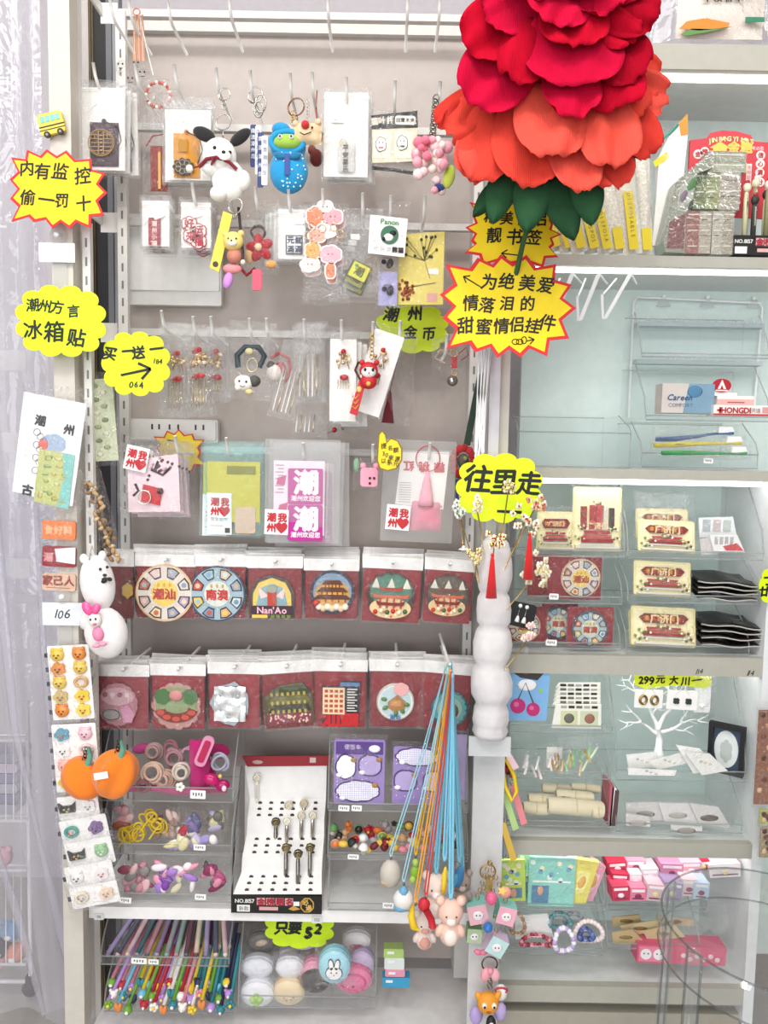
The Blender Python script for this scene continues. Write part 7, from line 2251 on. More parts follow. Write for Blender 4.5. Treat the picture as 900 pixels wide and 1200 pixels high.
def greenclip(seed, x0, y0, x1, y1, cols):
    def f(t):
        rn = random.Random(seed)
        for i in range(8):
            x, y, a = rn.uniform(x0 + 6, x1 - 6), rn.uniform(y0 + 16, y1 - 6), rn.uniform(-.6, .6)
            t.part('clip', lambda m: m.tube([(x - 8 * sin(a), y - 8 * cos(a), 2), (x, y, 3), (x + 7 * sin(a), y + 8 * cos(a), 2)], 1.5, cols[i % len(cols)], 6))
    return f
bagged('clip_bag', 'clear bag of mint green and gold hair clips', 'hair clips', 652, 864, 706, 908, greenclip(1, 652, 864, 706, 908, ['#a9dba4', '#c9a94e', '#d8ecc8', '#e3c8a0']), Y=-.045, bulge=7)
bagged('clip_bag', 'clear bag of white and brass clips beside the mint green ones', 'hair clips', 638, 872, 662, 906, greenclip(2, 638, 872, 662, 906, ['#b08a52', '#f0ece6', '#d8cfc0']), Y=-.03, card=('#e9e6e0', 6))
bagged('clip_bag', 'clear bag with a green glint behind the mint green clips', 'hair clips', 660, 862, 700, 896, greenclip(3, 660, 862, 700, 896, ['#7fd08a', '#bfe6c4', '#e6efe2']), Y=-.01)
bagged('clip_bag', 'clear bag of white bows next to the foam column', 'hair clips', 606, 874, 640, 914, greenclip(4, 606, 874, 640, 914, ['#f0eeec', '#ddd6d4', '#efd9dc']), Y=-.05, bulge=8)
for i, (x0, y0, x1, y1, Y, lab) in enumerate(((618, 930, 650, 943, -.02, 'short cream cloth roll at the back left of its tray'), (634, 918, 668, 930, .0, 'cream cloth roll at the top left of the pile'), (650, 926, 694, 940, -.02, 'cream cloth roll with small dark lettering'), (668, 918, 702, 928, .0, 'cream cloth roll at the top right of the pile'), (640, 936, 706, 955, -.042, 'largest cream cloth roll, at the front of the pile'), (612, 940, 642, 954, -.035, 'cream cloth roll peeping out at the left'), (692, 944, 706, 958, -.05, 'stub of a cream roll at the right front'))):
    t = T('cloth_roll', lab, 'cloth roll', (x0 + x1) / 2, y1, Y, 'cream cloth rolls', rot=4)
    cy, r = (y0 + y1) / 2, (y1 - y0) / 2
    t.part('roll', lambda m: m.tube([(x0, cy, 0), (x0 + 3, cy, 0), (x1 - 3, cy, 0), (x1, cy, 0)], [r * .8, r, r, r * .8], '#d8cdb0:f', 12))
    t.part('tie', lambda m: m.tube([((x0 + x1) / 2 + r * .9 * 0, cy - r * 1.0, .1), ((x0 + x1) / 2, cy - r * .7, r * .75), ((x0 + x1) / 2, cy, r * 1.03), ((x0 + x1) / 2, cy + r * .7, r * .75)], .8, '#c2b48e', 5))
    if i == 2:
        t.part('lettering', lambda m: m.text('潮汕', 660, cy, 6, '#4a4238', r + .6))
for i in range(3):
    flat('booklet', '%s thin booklet standing beside the cloth roll tray' % ('red edged', 'white', 'dark edged')[i], 'booklet', [(713 + i * 3, 918 + i * 3), (718 + i * 3, 920 + i * 3), (716 + i * 3, 968), (712 + i * 2, 968)], -30, ('#b0606a', '#efece8', '#5a3f44')[i], -.045, th=30, film=False)
for i, (pts, lab, Y) in enumerate((([(732, 940), (775, 938), (782, 960), (734, 962)], 'grey printed packet at the left of the lower wide tray', -.03), ([(770, 940), (806, 940), (820, 964), (778, 962)], 'grey packet in the middle of the lower wide tray', -.035), ([(806, 940), (840, 944), (856, 970), (818, 964)], 'grey packet with a dark blot at the right of the lower wide tray', -.04), ([(785, 966), (822, 968), (822, 973), (786, 972)], 'loose white card under the front lip of the lower wide tray', -.052), ([(732, 952), (760, 956), (762, 968), (733, 967)], 'small brown print packet at the front left of the lower wide tray', -.048))):
    flat('photo_packet', lab, 'photo packet', pts, 0, ('#cfcbc8', '#d9d6d4')[i % 2], Y, extra=lambda m, h: m.ball(sum(p[0] for p in pts) / 4, sum(p[1] for p in pts) / 4 + 3, 11, 4, .6, h, ('#9a938e', '#b2aaa4', '#6a5f58')[i % 3], 8))
# ---- sixth shelf
BK = [(588, 1006, 616, 1056, -.045, '#c6e25a', 'lime sticker book next to the middle post', -3), (606, 1002, 640, 1060, -.03, '#a9dba8', 'mint sticker book behind the lime one', 0), (618, 1003, 672, 1062, -.05, '#8fd3c4', 'turquoise sticker book with a blue card, the widest one', 1)]
for x0, y0, x1, y1, Y, c, lab, rot in BK:
    t = T('sticker_book', lab, 'sticker book', (x0 + x1) / 2, y1, Y, rot=rot)
    t.part('cover', lambda m: m.rect(x0, y0, x1, y1, -4, 4, c))
    t.part('print', lambda m: ([m.disc(x0 + 4 + q * 11 % (x1 - x0 - 8), y0 + 6 + q * 7 % 24, 3, 0, .4, ('#e9f6ef', '#f6e6c8', '#6fb0c8')[q % 3], n=10) for q in range(9)], m.rect(x0 + 4, y0 + 34, x0 + 24, y1 - 4, 0, .5, '#4f86a8'), m.ball(x0 + 14, y0 + 40, 4, 6, .8, .6, '#d8a88a', 8), m.rect(x0 + 5, y0 + 28, x1 - 5, y0 + 30, 0, .4, '#f4f8f2')))
    t.part('wrap', lambda m: m.rect(x0 - .8, y0 - .8, x1 + .8, y1 + .3, -4.5, 6, 'film'))
def slant_book(lab, pts, c, Y, c2):
    flat('sticker_book', lab, 'sticker book', pts, -6, c, Y, th=7, extra=lambda m, h: (m.poly([(p[0] * .75 + q[0] * .25, p[1] * .75 + q[1] * .25) for p, q in zip(pts, pts[2:] + pts[:2])], h, .3, c2), m.ball(sum(p[0] for p in pts) / 4, sum(p[1] for p in pts) / 4, 4, 8, .6, h + .3, '#e9b45a', 8, rot=20)))
slant_book('yellow sticker book leaning in the pastel book tray', [(672, 1004), (700, 1008), (686, 1058), (664, 1058)], '#e8dc6a', -.045, '#f3ee9a')
slant_book('pink sticker book leaning behind the yellow one', [(690, 1006), (708, 1018), (694, 1060), (682, 1058)], '#e8a8bc', -.03, '#f3d3dc')
slant_book('lilac sticker book leaning under the yellow one', [(664, 1004), (676, 1003), (668, 1040), (658, 1050)], '#b9a6d4', -.035, '#d6cae8')
def bracelet(lab, cx, cy, rx, ry, cols, Y, n=20, r=3.2):
    t = T('bead_bracelet', lab, 'bracelet', cx, cy + ry, Y, 'bead bracelets')
    t.part('beads', lambda m: [m.ball(cx + rx * cos(2 * pi * i / n), cy + ry * sin(2 * pi * i / n), r, h=3 * cos(2 * pi * i / n * 2), m=cols[i % len(cols)], seg=8) for i in range(n)])
    t.part('thread', lambda m: m.ring(cx, cy, rx, 0, .5, '#e6e0dc', ry=ry, n=20, tn=4))
bracelet('teal and grey bead bracelet at the top of the bracelet tray', 655, 1080, 12, 9, ['#6fa8a4', '#8a9aa4', '#5f8f94'], -.03, 18)
bracelet('white and lilac bead bracelet hanging over the front lip', 660, 1102, 11, 14, ['#f0edf0', '#b9a6d6', '#e6def0'], -.065, 20)
bracelet('pale pink pearl bracelet with blue beads inside at the right', 689, 1092, 16, 12, ['#ead6d4', '#f0e2de'], -.04, 24)
bracelet('deep blue bead bracelet inside the pale pink pearl one', 686, 1096, 8, 6, ['#4f5f9a', '#6a7ab4', '#3f4a7c'], -.05, 14)
bracelet('red and rose bead bracelet at the left of the bracelet tray', 628, 1103, 18, 6, ['#b04a5a', '#d88a90', '#7f2f42'], -.05, 24, 2.8)
bracelet('brown bead bracelet by the post charms', 606, 1084, 8, 12, ['#9a7a62', '#b8987c'], -.06, 18, 2.4)
bracelet('grey pearl bracelet at the back of the bracelet tray', 672, 1078, 11, 7, ['#c9c4cc', '#a8b0b8'], -.01, 18, 2.8)
flat('white_bag', 'plain white paper bag sticking up from the bracelet tray', 'paper bag', [(602, 1072), (640, 1068), (648, 1096), (604, 1100)], 0, '#ecebe8', -.035)
PB = [(713, 1010, 735, 1022, '#c8324e', 'red pink'), (734, 1008, 756, 1020, '#e6a0b4', 'rose'), (716, 1024, 736, 1036, '#b82848', 'crimson'), (718, 1038, 738, 1056, '#c63a5a', 'raspberry'), (738, 1040, 757, 1056, '#e0809c', 'mid pink'), (757, 1036, 778, 1056, '#d8b8c0', 'blush'), (752, 1018, 772, 1032, '#d8cdd0', 'pale grey pink'), (774, 1012, 800, 1030, '#d08aa8', 'mauve pink'), (776, 1034, 798, 1056, '#9a86a8', 'violet'), (798, 1010, 822, 1026, '#e8b0bc', 'candy pink'), (798, 1030, 816, 1050, '#e9c9ce', 'powder pink'), (816, 1008, 832, 1020, '#c22a44', 'scarlet'), (738, 1024, 752, 1038, '#efd8dc', 'whitish pink'), (812, 1034, 830, 1054, '#b8cde0', 'pale blue'), (832, 1012, 868, 1028, '#efe4e6', 'white and pink')]
for i, (x0, y0, x1, y1, c, n) in enumerate(PB):
    carton('small_box', '%s small carton in the tray of little pink boxes' % n, 'box', x0, y0, x1, y1, -.015 - .0012 * (y1 - 1010), 24, c, lambda m: (m.rect(x0 + 2, y0 + 2, x1 - 2, y0 + 5, 0, .4, '#f6eef0'), m.ball((x0 + x1) / 2, (y0 + y1) / 2 + 2, 4, 3, .6, .2, ('#f6e9ec', '#8a3a5a', '#f0d8a0')[i % 3], 8), m.rect(x0 + 3, y1 - 4, x1 - 3, y1 - 2.5, 0, .4, '#7a3a50')), rot=((i * 37) % 11) - 5, group='little pink boxes')
for i, (pts, Y, lab) in enumerate((([(716, 1074), (748, 1070), (752, 1082), (718, 1086)], -.01, 'kraft packet at the back left of its tray'), ([(726, 1084), (768, 1076), (774, 1088), (730, 1098)], -.025, 'kraft packet lying across the middle of its tray'), ([(716, 1092), (740, 1088), (756, 1104), (718, 1106)], -.04, 'kraft packet at the front left of its tray'), ([(752, 1090), (790, 1082), (802, 1096), (760, 1104)], -.035, 'kraft packet at the front right of its tray'), ([(768, 1072), (812, 1076), (812, 1084), (770, 1084)], -.008, 'darker kraft packet at the back right of its tray'))):
    flat('kraft_packet', lab, 'packet', pts, 0, ('#c9b48a', '#d8c69c', '#bfa77c')[i % 3], Y, extra=lambda m, h: m.ball(sum(p[0] for p in pts) / 4, sum(p[1] for p in pts) / 4, 8, 2.4, .5, h, '#8f7448', 8), film=False)
carton('flat_box', 'long pink printed box lying in front on the lowest lit shelf', 'box', 746, 1108, 850, 1130, -.055, 22, '#d8607e', lambda m: (m.rect(748, 1110, 780, 1128, 0, .4, '#e58aa2'), [m.disc(756 + q * 15, 1119, 6.5, .4, .5, '#f3ecee', n=16) for q in (0, 1)], [m.disc(756 + q * 15 + s * 2.4, 1118, .9, .9, .3, '#3a2a30', n=8) for q in (0, 1) for s in (-1, 1)], [m.ball(800 + q * 8, 1119 + (q % 2) * 4, 3.4, 3, .5, .5, '#f3cdd6', 8) for q in range(6)]), rot=1.5)
# goods hanging at the far edge of the side wall
for i, (y0, y1, c, lab) in enumerate(((832, 946, '#8a5a44', 'brown printed hanging card at the edge of the picture'), (948, 966, '#a8a85a', 'olive hanging card at the edge of the picture'), (968, 1006, '#9a8a6a', 'beige patterned hanging card at the edge of the picture'))):
    t = T('hanging_card', lab, 'card', 902, y0, -.10)
    t.part('card', lambda m: m.rect(889 + i, y0, 925, y1, 0, 1.2, c + ':n'))
    t.part('print', lambda m: [m.ball(894 + i + (q * 7) % 12, y0 + 6 + q * (y1 - y0 - 10) / 8, 3, 3.4, .6, 1.2, ('#4a2a22', '#c98a5a', '#6a3a2c', '#d9b48a')[q % 4], 6) for q in range(8)])
    t.part('sleeve', lambda m: m.rect(887 + i, y0 - 3, 928, y1 + 3, -.4, 2.6, 'film'))
# straps and charms round the middle post
for i, (pts, c, lab) in enumerate((([(588, 894, 2), (592, 920, 4), (600, 938, 5), (606, 926, 5), (602, 906, 4), (592, 888, 2)], '#eccb28', 'yellow rubber loop hanging right of the middle post'),)):
    single('strap_loop', lab, 'strap', 596, 888, -.085, lambda m: m.tube(pts, 2.4, c, 7, True))
for i, (x0, y0, x1, y1, c, lab) in enumerate(((600, 920, 616, 968, '#e88a90', 'coral pink strap slanting away from the middle post'), (590, 928, 606, 974, '#b4d28a', 'light green strap beside the coral one'), (584, 966, 588, 1006, '#3f7fb8', 'blue strap hugging the middle post'), (588, 964, 604, 1010, '#d8b24a', 'mustard strap below the yellow loop'), (590, 876, 606, 902, '#e9c4cc', 'pale pink ribbon strap at the grey tape band'))):
    t = T('wrist_strap', lab, 'strap', x0, y0, -.075 - .006 * i)
    t.part('band', lambda m: m.poly([(x0 - 3, y0), (x0 + 4, y0 - 1), (x1 + 3, y1 - 3), (x1 - 4, y1)], 0, 2.2, c))
    t.part('buckle', lambda m: m.ring(x0, y0 - 4, 3, 1, .8, '#b9b5ae:m', n=10))
single('hair_clip', 'dark red and black beaded clip tucked behind the yellow loop', 'hair clip', 594, 900, -.07, lambda m: [m.ball(592 + (q % 3) * 4, 892 + q * 3, 4, h=q % 2, m=('#a3202c', '#241f20', '#c23a4a')[q % 3], seg=8) for q in range(6)])
def cubes(lab, x, y, s, c, c2, Y, rot):
    t = T('cube_charm', lab, 'charm', x, y - s - 18, Y, rot=0)
    t.part('cube', lambda m: m.poly([(x + s * cos(a + radians(rot)), y + s * sin(a + radians(rot))) for a in (pi / 4, 3 * pi / 4, 5 * pi / 4, 7 * pi / 4)], -s * .6, s * 1.2, c, side=c2))
    t.part('print', lambda m: (m.ball(x, y + 1, s * .42, s * .36, .8, s * .6, '#f6eef0', 10), m.disc(x - 2, y, .9, s * .6 + .8, .4, '#3a2c30', n=6), m.disc(x + 2, y, .9, s * .6 + .8, .4, '#3a2c30', n=6)), label='small printed face')
    t.part('chain', lambda m: [m.ring(x - (x - 573) * q / 5, y - s - q * (y - s - 1010) / 5, 2, 0, .6, '#cfae74:m', ry=3, tilt=.5, n=8) for q in range(6)])
t = T('key_ring', 'large gold ring on the lower part of the middle post', 'key ring', 573, 1012, -.11)
t.part('ring', lambda m: m.ring(572, 1022, 9, 0, .9, '#cfa860:m', n=22))
t.part('clasp', lambda m: m.rect(570, 1030, 578, 1048, -1, 2, '#d9b878:m', r=2))
cubes('pink and teal cube charm at the left of the post cluster', 560, 1068, 16, '#efb9c4', '#8fcfc4', -.125, -12)
cubes('pink cube charm at the right of the post cluster', 593, 1070, 15, '#f0aec0', '#7fc0b4', -.13, 14)
cubes('green and gold cube charm below the pink cubes', 556, 1094, 12, '#b4c9a0', '#8aa878', -.115, 4)
cubes('mint cube charm with a lilac picture lowest of the cubes', 582, 1106, 15, '#bfe0dc', '#d8b8d4', -.135, 28)
single('bead_charm', 'round rose pink bead among the cube charms', 'charm', 576, 1046, -.15, lambda m: m.ball(576, 1053, 7, 8, 6, 0, '#ec6a94:g', 12))
single('bead_charm', 'round blue bead among the cube charms', 'charm', 572, 1080, -.15, lambda m: m.ball(572, 1087, 6, h=0, m='#3a78c0:g', seg=12))
single('bead_charm', 'coral star bead at the top of the cube charms', 'charm', 590, 1036, -.14, lambda m: (m.ball(592, 1046, 8, 7, 4, 0, '#f0a090', 10), m.star(588, 1042, 6, 6, 5, .5, 3, 1.4, '#f6d87a')))
single('bead_charm', 'small pink bow under the green and gold cube', 'charm', 563, 1112, -.13, lambda m: (m.ball(560, 1116, 5, 3.4, 3, 0, '#e8809c', 8, rot=20), m.ball(567, 1116, 5, 3.4, 3, 0, '#e8809c', 8, rot=-20)))
t = T('charm_keyring', 'keyring with a pink bow and an orange figure at the post foot', 'keyring', 574, 1124, -.12)
t.part('ring', lambda m: m.ring(574, 1130, 9, 0, 1, '#77736c:m', n=18))
t.part('bow', lambda m: (m.ball(569, 1140, 6, 9, 4, 4, '#f0a6b0', 10, rot=16), m.ball(580, 1140, 6, 8, 4, 4, '#f3b4bc', 10, rot=-16), m.ball(574, 1134, 4, h=6, m='#eba0ac', seg=8)))
t.part('chain', lambda m: [m.ring(574 + (q % 2), 1148 + q * 3, 2.4, 2, .7, '#8f8a82:m', n=8) for q in range(4)])
fg = t.part('figure', lambda m: (m.ball(572, 1172, 13, 13, 9, 8, '#f0a030', 14), m.ball(561, 1164, 4, 6, 3, 8, '#f0a030', 8, rot=-24), m.ball(583, 1163, 4, 6, 3, 8, '#f0a030', 8, rot=24)), label='orange round figure')
t.part('face', lambda m: (m.ball(567, 1170, 3.4, h=15, m='#f8f4ea', seg=8), m.ball(578, 1170, 3.4, h=15, m='#f8f4ea', seg=8), m.ball(567, 1170, 1.5, h=18, m='#1f1b1a', seg=6), m.ball(578, 1170, 1.5, h=18, m='#1f1b1a', seg=6), m.ball(572, 1177, 3, 1.6, 1.2, 16, '#b0502a', 8)), fg)
t.part('side_charm', lambda m: (m.ball(588, 1165, 8, 10, 6, 0, '#f4f0ee', 10), m.ring(588, 1160, 7, 3, 1.4, '#b83a4a', ry=3, n=12)), label='white charm with a red band')
t.part('drop', lambda m: (m.ball(560, 1194, 8, 12, 5, 0, '#b8a4d8', 10), m.ball(588, 1190, 8, 12, 5, -2, '#c4b0e0', 10)), label='lilac drops')
t.part('penguin_shape', lambda m: (m.ball(576, 1196, 6, 10, 5, 10, '#1f1c20', 10), m.ball(576, 1198, 4, 7, 3, 13.5, '#f3f0ea', 8)), label='black and white charm')
# clear stool in front
t = T('clear_stool', 'clear plastic stool in front of the lowest shelves', 'stool', 905, 1085, -.28)
R = .150 / t.k
FL = (.0 - W(905, 1085, -.28).z) / t.k
def seat(m):
    n = 40
    for r0, y0, r1, y1 in ((0.02, 1085, R, 1085), (R, 1085, R * 1.04, 1090), (R * 1.04, 1090, R * 1.02, 1128)):
        V = []
        for r, y in ((r0, y0), (r1, y1)):
            V += [(905 + r * cos(2 * pi * i / n), y, r * sin(2 * pi * i / n)) for i in range(n)]
        m.add(V, [(i, (i + 1) % n, n + (i + 1) % n, n + i) for i in range(n)], 'clear', True)
t.part('seat', seat, label='clear round seat with a deep apron')
t.part('rim', lambda m: (m.tube([(905 + R * cos(2 * pi * i / 48), 1085, R * sin(2 * pi * i / 48)) for i in range(48)], 1.3, 'cleardge', 6, True), m.tube([(905 + R * 1.02 * cos(2 * pi * i / 48), 1128, R * 1.02 * sin(2 * pi * i / 48)) for i in range(48)], 1.2, 'cleardge', 6, True)))
for a in (2.75, 3.9, 1.6, .3):
    def leg(m):
        x, h = R * .98 * cos(a), R * .98 * sin(a)
        for d in (-.085, .085):
            x2, h2 = R * .98 * cos(a + d), R * .98 * sin(a + d)
            m.tube([(905 + x2, 1086, h2), (905 + x2 * 1.12, 1085 - FL, h2 * 1.12)], 1.5, 'cleardge', 8)
        m.tube([(905 + x, 1086, h), (905 + x * 1.12, 1085 - FL, h * 1.12)], 7, 'clear', 12)
        V = [(905 + R * .98 * g * cos(a + d), y, R * .98 * g * sin(a + d)) for g, y in ((1, 1086), (1.12, 1085 - FL)) for d in (-.085, .085)]
        m.add(V, [(0, 1, 3, 2)], 'clear')
    t.part('leg', leg)
# ================================================================== goods clipped to the left post, curtain and wire rack
t = T('bus_magnet', 'little yellow bus magnet with blue windows on the left post', 'magnet', 61, 146, -.105, rot=-14)
t.part('body', lambda m: (m.rect(47, 134, 76, 158, 0, 4, '#e9cf4e', r=3), m.rect(46, 148, 77, 149.4, 4, .4, '#2c2620'), m.rect(46, 152, 77, 153, 4, .4, '#2c2620')))
t.part('window', lambda m: [m.rect(50 + q * 6, 137, 55 + q * 6, 144, 4, .6, '#7fc0bc', r=1) for q in range(4)], label='four blue windows')
for x in (54, 70):
    t.part('wheel', lambda m: (m.disc(x, 158, 3.6, 3, 2.4, '#241f1c'), m.disc(x, 158, 1.5, 5.4, .4, '#9a958c')))
def clipcard(lab, cx, cy, x0, y0, x1, y1, tx=None):
    t = T('sign_clip', lab, 'clip', cx, cy, -.105)
    t.part('suction_cup', lambda m: (m.ball(cx, cy, 10, 10, 4, 0, 'frost', 16), m.ball(cx, cy, 3.4, h=4, m='#eeeef2', seg=10)))
    t.part('stalk', lambda m: m.poly([(cx - 8, cy + 6), (cx + 9, cy + 6), (cx + 10, cy + 82), (cx - 8, cy + 82)], -1.5, 1.4, 'frost'))
    t.part('card', lambda m: m.rect(x0, y0, x1, y1, 1, .8, '#e9e8ec' if not tx else '#dfe1e6'))
    if tx:
        t.part('handwriting', lambda m: m.text(tx, (x0 + x1) / 2, (y0 + y1) / 2, 15, '#2a282a', 2, slant=.25, jit=.6))
clipcard('clear suction clip with a blank white card under the surveillance sign', 68, 276, 46, 285, 88, 307)
clipcard('clear suction clip with a paper marked 106 above the hair clip cards', 74, 699, 50, 706, 99, 733, '106')
# postcard set
def oldtown(t):
    t.part('card', lambda m: m.poly([(28, 462), (102, 470), (92, 592), (20, 580)], -1, .8, '#f0eef2'))
    t.part('lettering', lambda m: [m.text(c, x, y, z, '#2a282b', .4, rot=7, bold=.05) for c, x, y, z in (('潮', 49, 494, 13), ('州', 83, 502, 13), ('古', 38, 577, 14))], label='three dark characters')
    def col(m):
        m.lobes(66, 520, 15, 12, 7, .1, 0, .3, '#9fb0c8')
        m.disc(54, 522, 6, .3, .3, '#d8685c', n=12)
        for q in range(10):
            m.ring(46 + (q % 3) * 4, 508 + q * 5, 4, .3, .35, '#6a6a70', n=10, tn=4)
        m.poly([(50, 527), (92, 531), (88, 596), (46, 590)], .4, .4, '#bcc07a')
        m.poly([(78, 530), (92, 531), (88, 596), (74, 594), (80, 560)], .9, .3, '#7fbfb8')
        rn = random.Random(3)
        for q in range(26):
            m.ball(rn.uniform(52, 84), rn.uniform(534, 590), rn.uniform(2, 5), rn.uniform(1, 3), .5, .9, ('#a8ae5c', '#d0cf94', '#8fa878', '#c9b870')[q % 4], 6)
    t.part('map_print', col, label='yellow-green and teal map print')
bagged('postcard_bag', 'large clear bag of town postcards hanging on the left post', 'postcards', 27, 452, 104, 598, oldtown, Y=-.115, rot=4, bulge=6, peg_at=(64, 458))
for i, (y0, y1, c, lab) in enumerate(((607, 634, '#dd7c42', 'orange lettered tag magnet, topmost of the three under the postcards'), (637, 666, '#93242f', 'dark red tag magnet with a foil glint, middle of three under the postcards'), (669, 694, '#dcb59a', 'beige tag magnet with three brown characters, lowest of three'))):
    def tg(t, i=i, y0=y0, y1=y1, c=c):
        t.part('tag', lambda m: m.rect(51, y0 + 3, 90, y1 - 2, 0, 3, c, r=3))
        if i == 0:
            t.part('lettering', lambda m: m.text('食好料', 70, 621, 11, '#f0b48a', 3.2, bold=.04))
        elif i == 1:
            t.part('foil', lambda m: (m.poly([(66, 643), (90, 640), (90, 660), (68, 658)], 3.2, .6, '#e9e4e8'), m.text('潮', 58, 653, 11, '#d89a9a', 3.2, bold=.05)))
        else:
            t.part('lettering', lambda m: (m.text('家己人', 70, 680, 12.5, '#8f3f34', 3.2, bold=.05), m.rect(56, 688, 84, 689, 3, .3, '#a8785f')), label='three brown characters')
    bagged('tag_magnet', lab, 'fridge magnet', 47, y0 - 8, 93, y1, tg, Y=-.108 + .004 * i, rot=2, bulge=6)
# hair clip cards
def clips(lab, x0, y0, x1, y1, rot, Y, rows, cols):
    t = T('hair_clip_card', lab, 'hair clips', (x0 + x1) / 2, y0, Y, 'hair clip cards on the left post', rot)
    t.part('card', lambda m: m.rect(x0, y0, x1, y1, 0, .8, '#f3efec', r=2))
    n = 0
    for r in range(rows):
        for c in range(2):
            x = x0 + (x1 - x0) * (.24 + .52 * c)
            y = y0 + (y1 - y0) * (r + .62) / (rows + .3)
            col, col2, kind = cols[n % len(cols)]
            n += 1
            def cl(m):
                if kind == 0:
                    m.ball(x, y, 8.5, 8, 3, 2, col + ':g', 12)
                    m.ball(x - 5, y - 6, 2.6, h=2, m=col, seg=6)
                    m.ball(x + 5, y - 6, 2.6, h=2, m=col, seg=6)
                elif kind == 1:
                    m.lobes(x, y, 9, 8, 5, .25, .8, 3, col)
                elif kind == 2:
                    m.poly([(x - 9, y + 5), (x - 10, y - 7), (x - 5, y - 3), (x + 5, y - 3), (x + 10, y - 7), (x + 9, y + 5)], .8, 3, col)
                else:
                    m.ring(x, y, 7, 3, 2, col, ry=5.5, n=14)
                m.disc(x - 2.6, y, 1, 5.1, .4, col2, n=6)
                m.disc(x + 2.6, y, 1, 5.1, .4, col2, n=6)
                m.ball(x, y + 3, 1.6, 1, .6, 5, col2, 6)
            t.part('clip', cl)
    t.part('back_prong', lambda m: [m.rect(x0 - 4, y0 + (y1 - y0) * (q + .5) / (rows + .2), x0 + 2, y0 + (y1 - y0) * (q + .5) / (rows + .2) + 5, -1, 1.4, '#2a2a30') for q in range(rows)], label='dark prongs sticking out at the side')
    t.part('sleeve', lambda m: m.bag(x0 - 5, y0 - 6, x1 + 4, y1 + 4, 7, 'film', seed=y0))
YY, OO = '#e6bf4a', '#e08a3a'
clips('card of ten yellow and orange round hair clips at the top of the clip cards', 55, 756, 104, 845, -4, -.112, 5, [(YY, '#4a3a24', 0), (OO, '#5a3020', 0), (OO, '#4a2a20', 1), (YY, '#6a4a24', 0), ('#e3c04a', '#3a3024', 0), ('#d8a868', '#f3e6d0', 3), ('#c9b06a', '#8a5a8a', 1), ('#e9c83a', '#b02a2a', 1), (OO, '#7a3a1c', 0), ('#ecd04a', '#a8402a', 1)])
clips('card of white and pink figure clips just above the pumpkins', 60, 848, 112, 930, -4, -.108, 4, [('#5f9ab0', '#d8683a', 1), ('#eac0c8', '#8a4a5a', 0), ('#f0ecea', '#4a4a4a', 1), ('#e9c9c4', '#a06a60', 3), ('#f0b0a4', '#6a3a34', 0), ('#f3d6d4', '#b0606a', 1), ('#d8b84a', '#5a4a20', 1), ('#f0e6e2', '#3a3a3a', 0)])
clips('card with a black cat-eared clip below the pumpkins', 66, 932, 114, 960, -8, -.116, 1, [('#2a262c', '#d8c85a', 2), ('#efe9e6', '#8a8a8a', 1)])
clips('card with a teal clip and a violet brush-shaped clip', 68, 958, 124, 987, -12, -.120, 1, [('#3f9a90', '#d84a4a', 3), ('#7a5a8c', '#3a2a40', 1)])
clips('card with a yellow clip, black star clip and green frog clip', 74, 984, 130, 1016, -12, -.124, 1, [('#2f2a30', '#e3c83a', 2), ('#8fba8a', '#f4f4f0', 0)])
clips('card with pale outlined clips above the lowest card', 74, 1012, 131, 1040, -12, -.128, 1, [('#f0eceb', '#4a4a4a', 0), ('#efe6e6', '#b04a4a', 1)])
clips('lowest card of cream hair clips beside the bottom tray', 80, 1036, 137, 1062, -12, -.132, 1, [('#e6dcc8', '#8a7a5a', 3), ('#e9d2bc', '#a8784a', 1)])
# bags on the side of the post
t = T('snack_bag', 'long clear twist of brown dried pieces hanging above the white plush', 'bag', 102, 556, -.112, rot=-14)
t.part('contents', lambda m: [m.ball(104 + (q * 7) % 13 - 6 * (1 - q / 34), 566 + q * 2.9, 4.5, 2.4, 3, (q * 5) % 7, ('#8f6c48:n', '#b8925e:n', '#6f5438:n', '#c9a878:n')[q % 4], 7, rot=q * 47) for q in range(34)])
t.part('wrap', lambda m: m.bag(91, 552, 119, 668, 8, 'film', seed=5))
t = T('tea_bag', 'narrow clear sleeve of green patterned cloth behind the two cloud signs', 'bag', 116, 436, -.07, rot=-4)
t.part('contents', lambda m: (m.rect(104, 444, 131, 540, -2, 3, '#b9bda0:n'), [m.ball(110 + (q * 9) % 18, 452 + q * 8, 4, 3, .8, 1, ('#8f9a6c', '#d0cdb4', '#7a7f5c')[q % 3], 6) for q in range(11)]))
t.part('wrap', lambda m: m.bag(100, 436, 135, 546, 5, 'film', seed=7))
t = T('plush_toy', 'long white plush bear hanging beside the left post', 'plush toy', 112, 650, -.128)
PW = '#f3eeec:f'
t.part('body', lambda m: (m.ball(114, 684, 20, 34, 15, 0, PW, 20, rot=-8), m.ball(124, 742, 25, 31, 17, 2, PW, 20, rot=-14), m.ball(98, 655, 5, 6, 4, 0, PW, 8), m.ball(120, 651, 5, 6, 4, 0, PW, 8), m.ball(104, 726, 9, 13, 8, 6, PW, 10, rot=20)))
t.part('face', lambda m: (m.ball(122, 665, 1.8, h=12.5, m='#2a2426', seg=6), m.ball(129, 663, 1.8, h=9.5, m='#2a2426', seg=6), m.ball(127, 672, 2.6, 1.8, 1.4, 12, '#2a2426', 8), m.tube([(123, 677, 12), (127, 675, 12), (131, 677, 9)], .7, '#2a2426', 5)), label='dark eyes and nose')
t.part('bow_tie', lambda m: (m.ball(126, 679, 4, 2.6, 2, 12, '#1f1c20', 8, rot=-20), m.ball(132, 677, 3, 2.4, 2, 10, '#1f1c20', 8, rot=20)))
t.part('loop', lambda m: m.tube([(112, 652, 0), (108, 640, 0), (108, 655, 10)], .8, '#b8b2ac', 5))
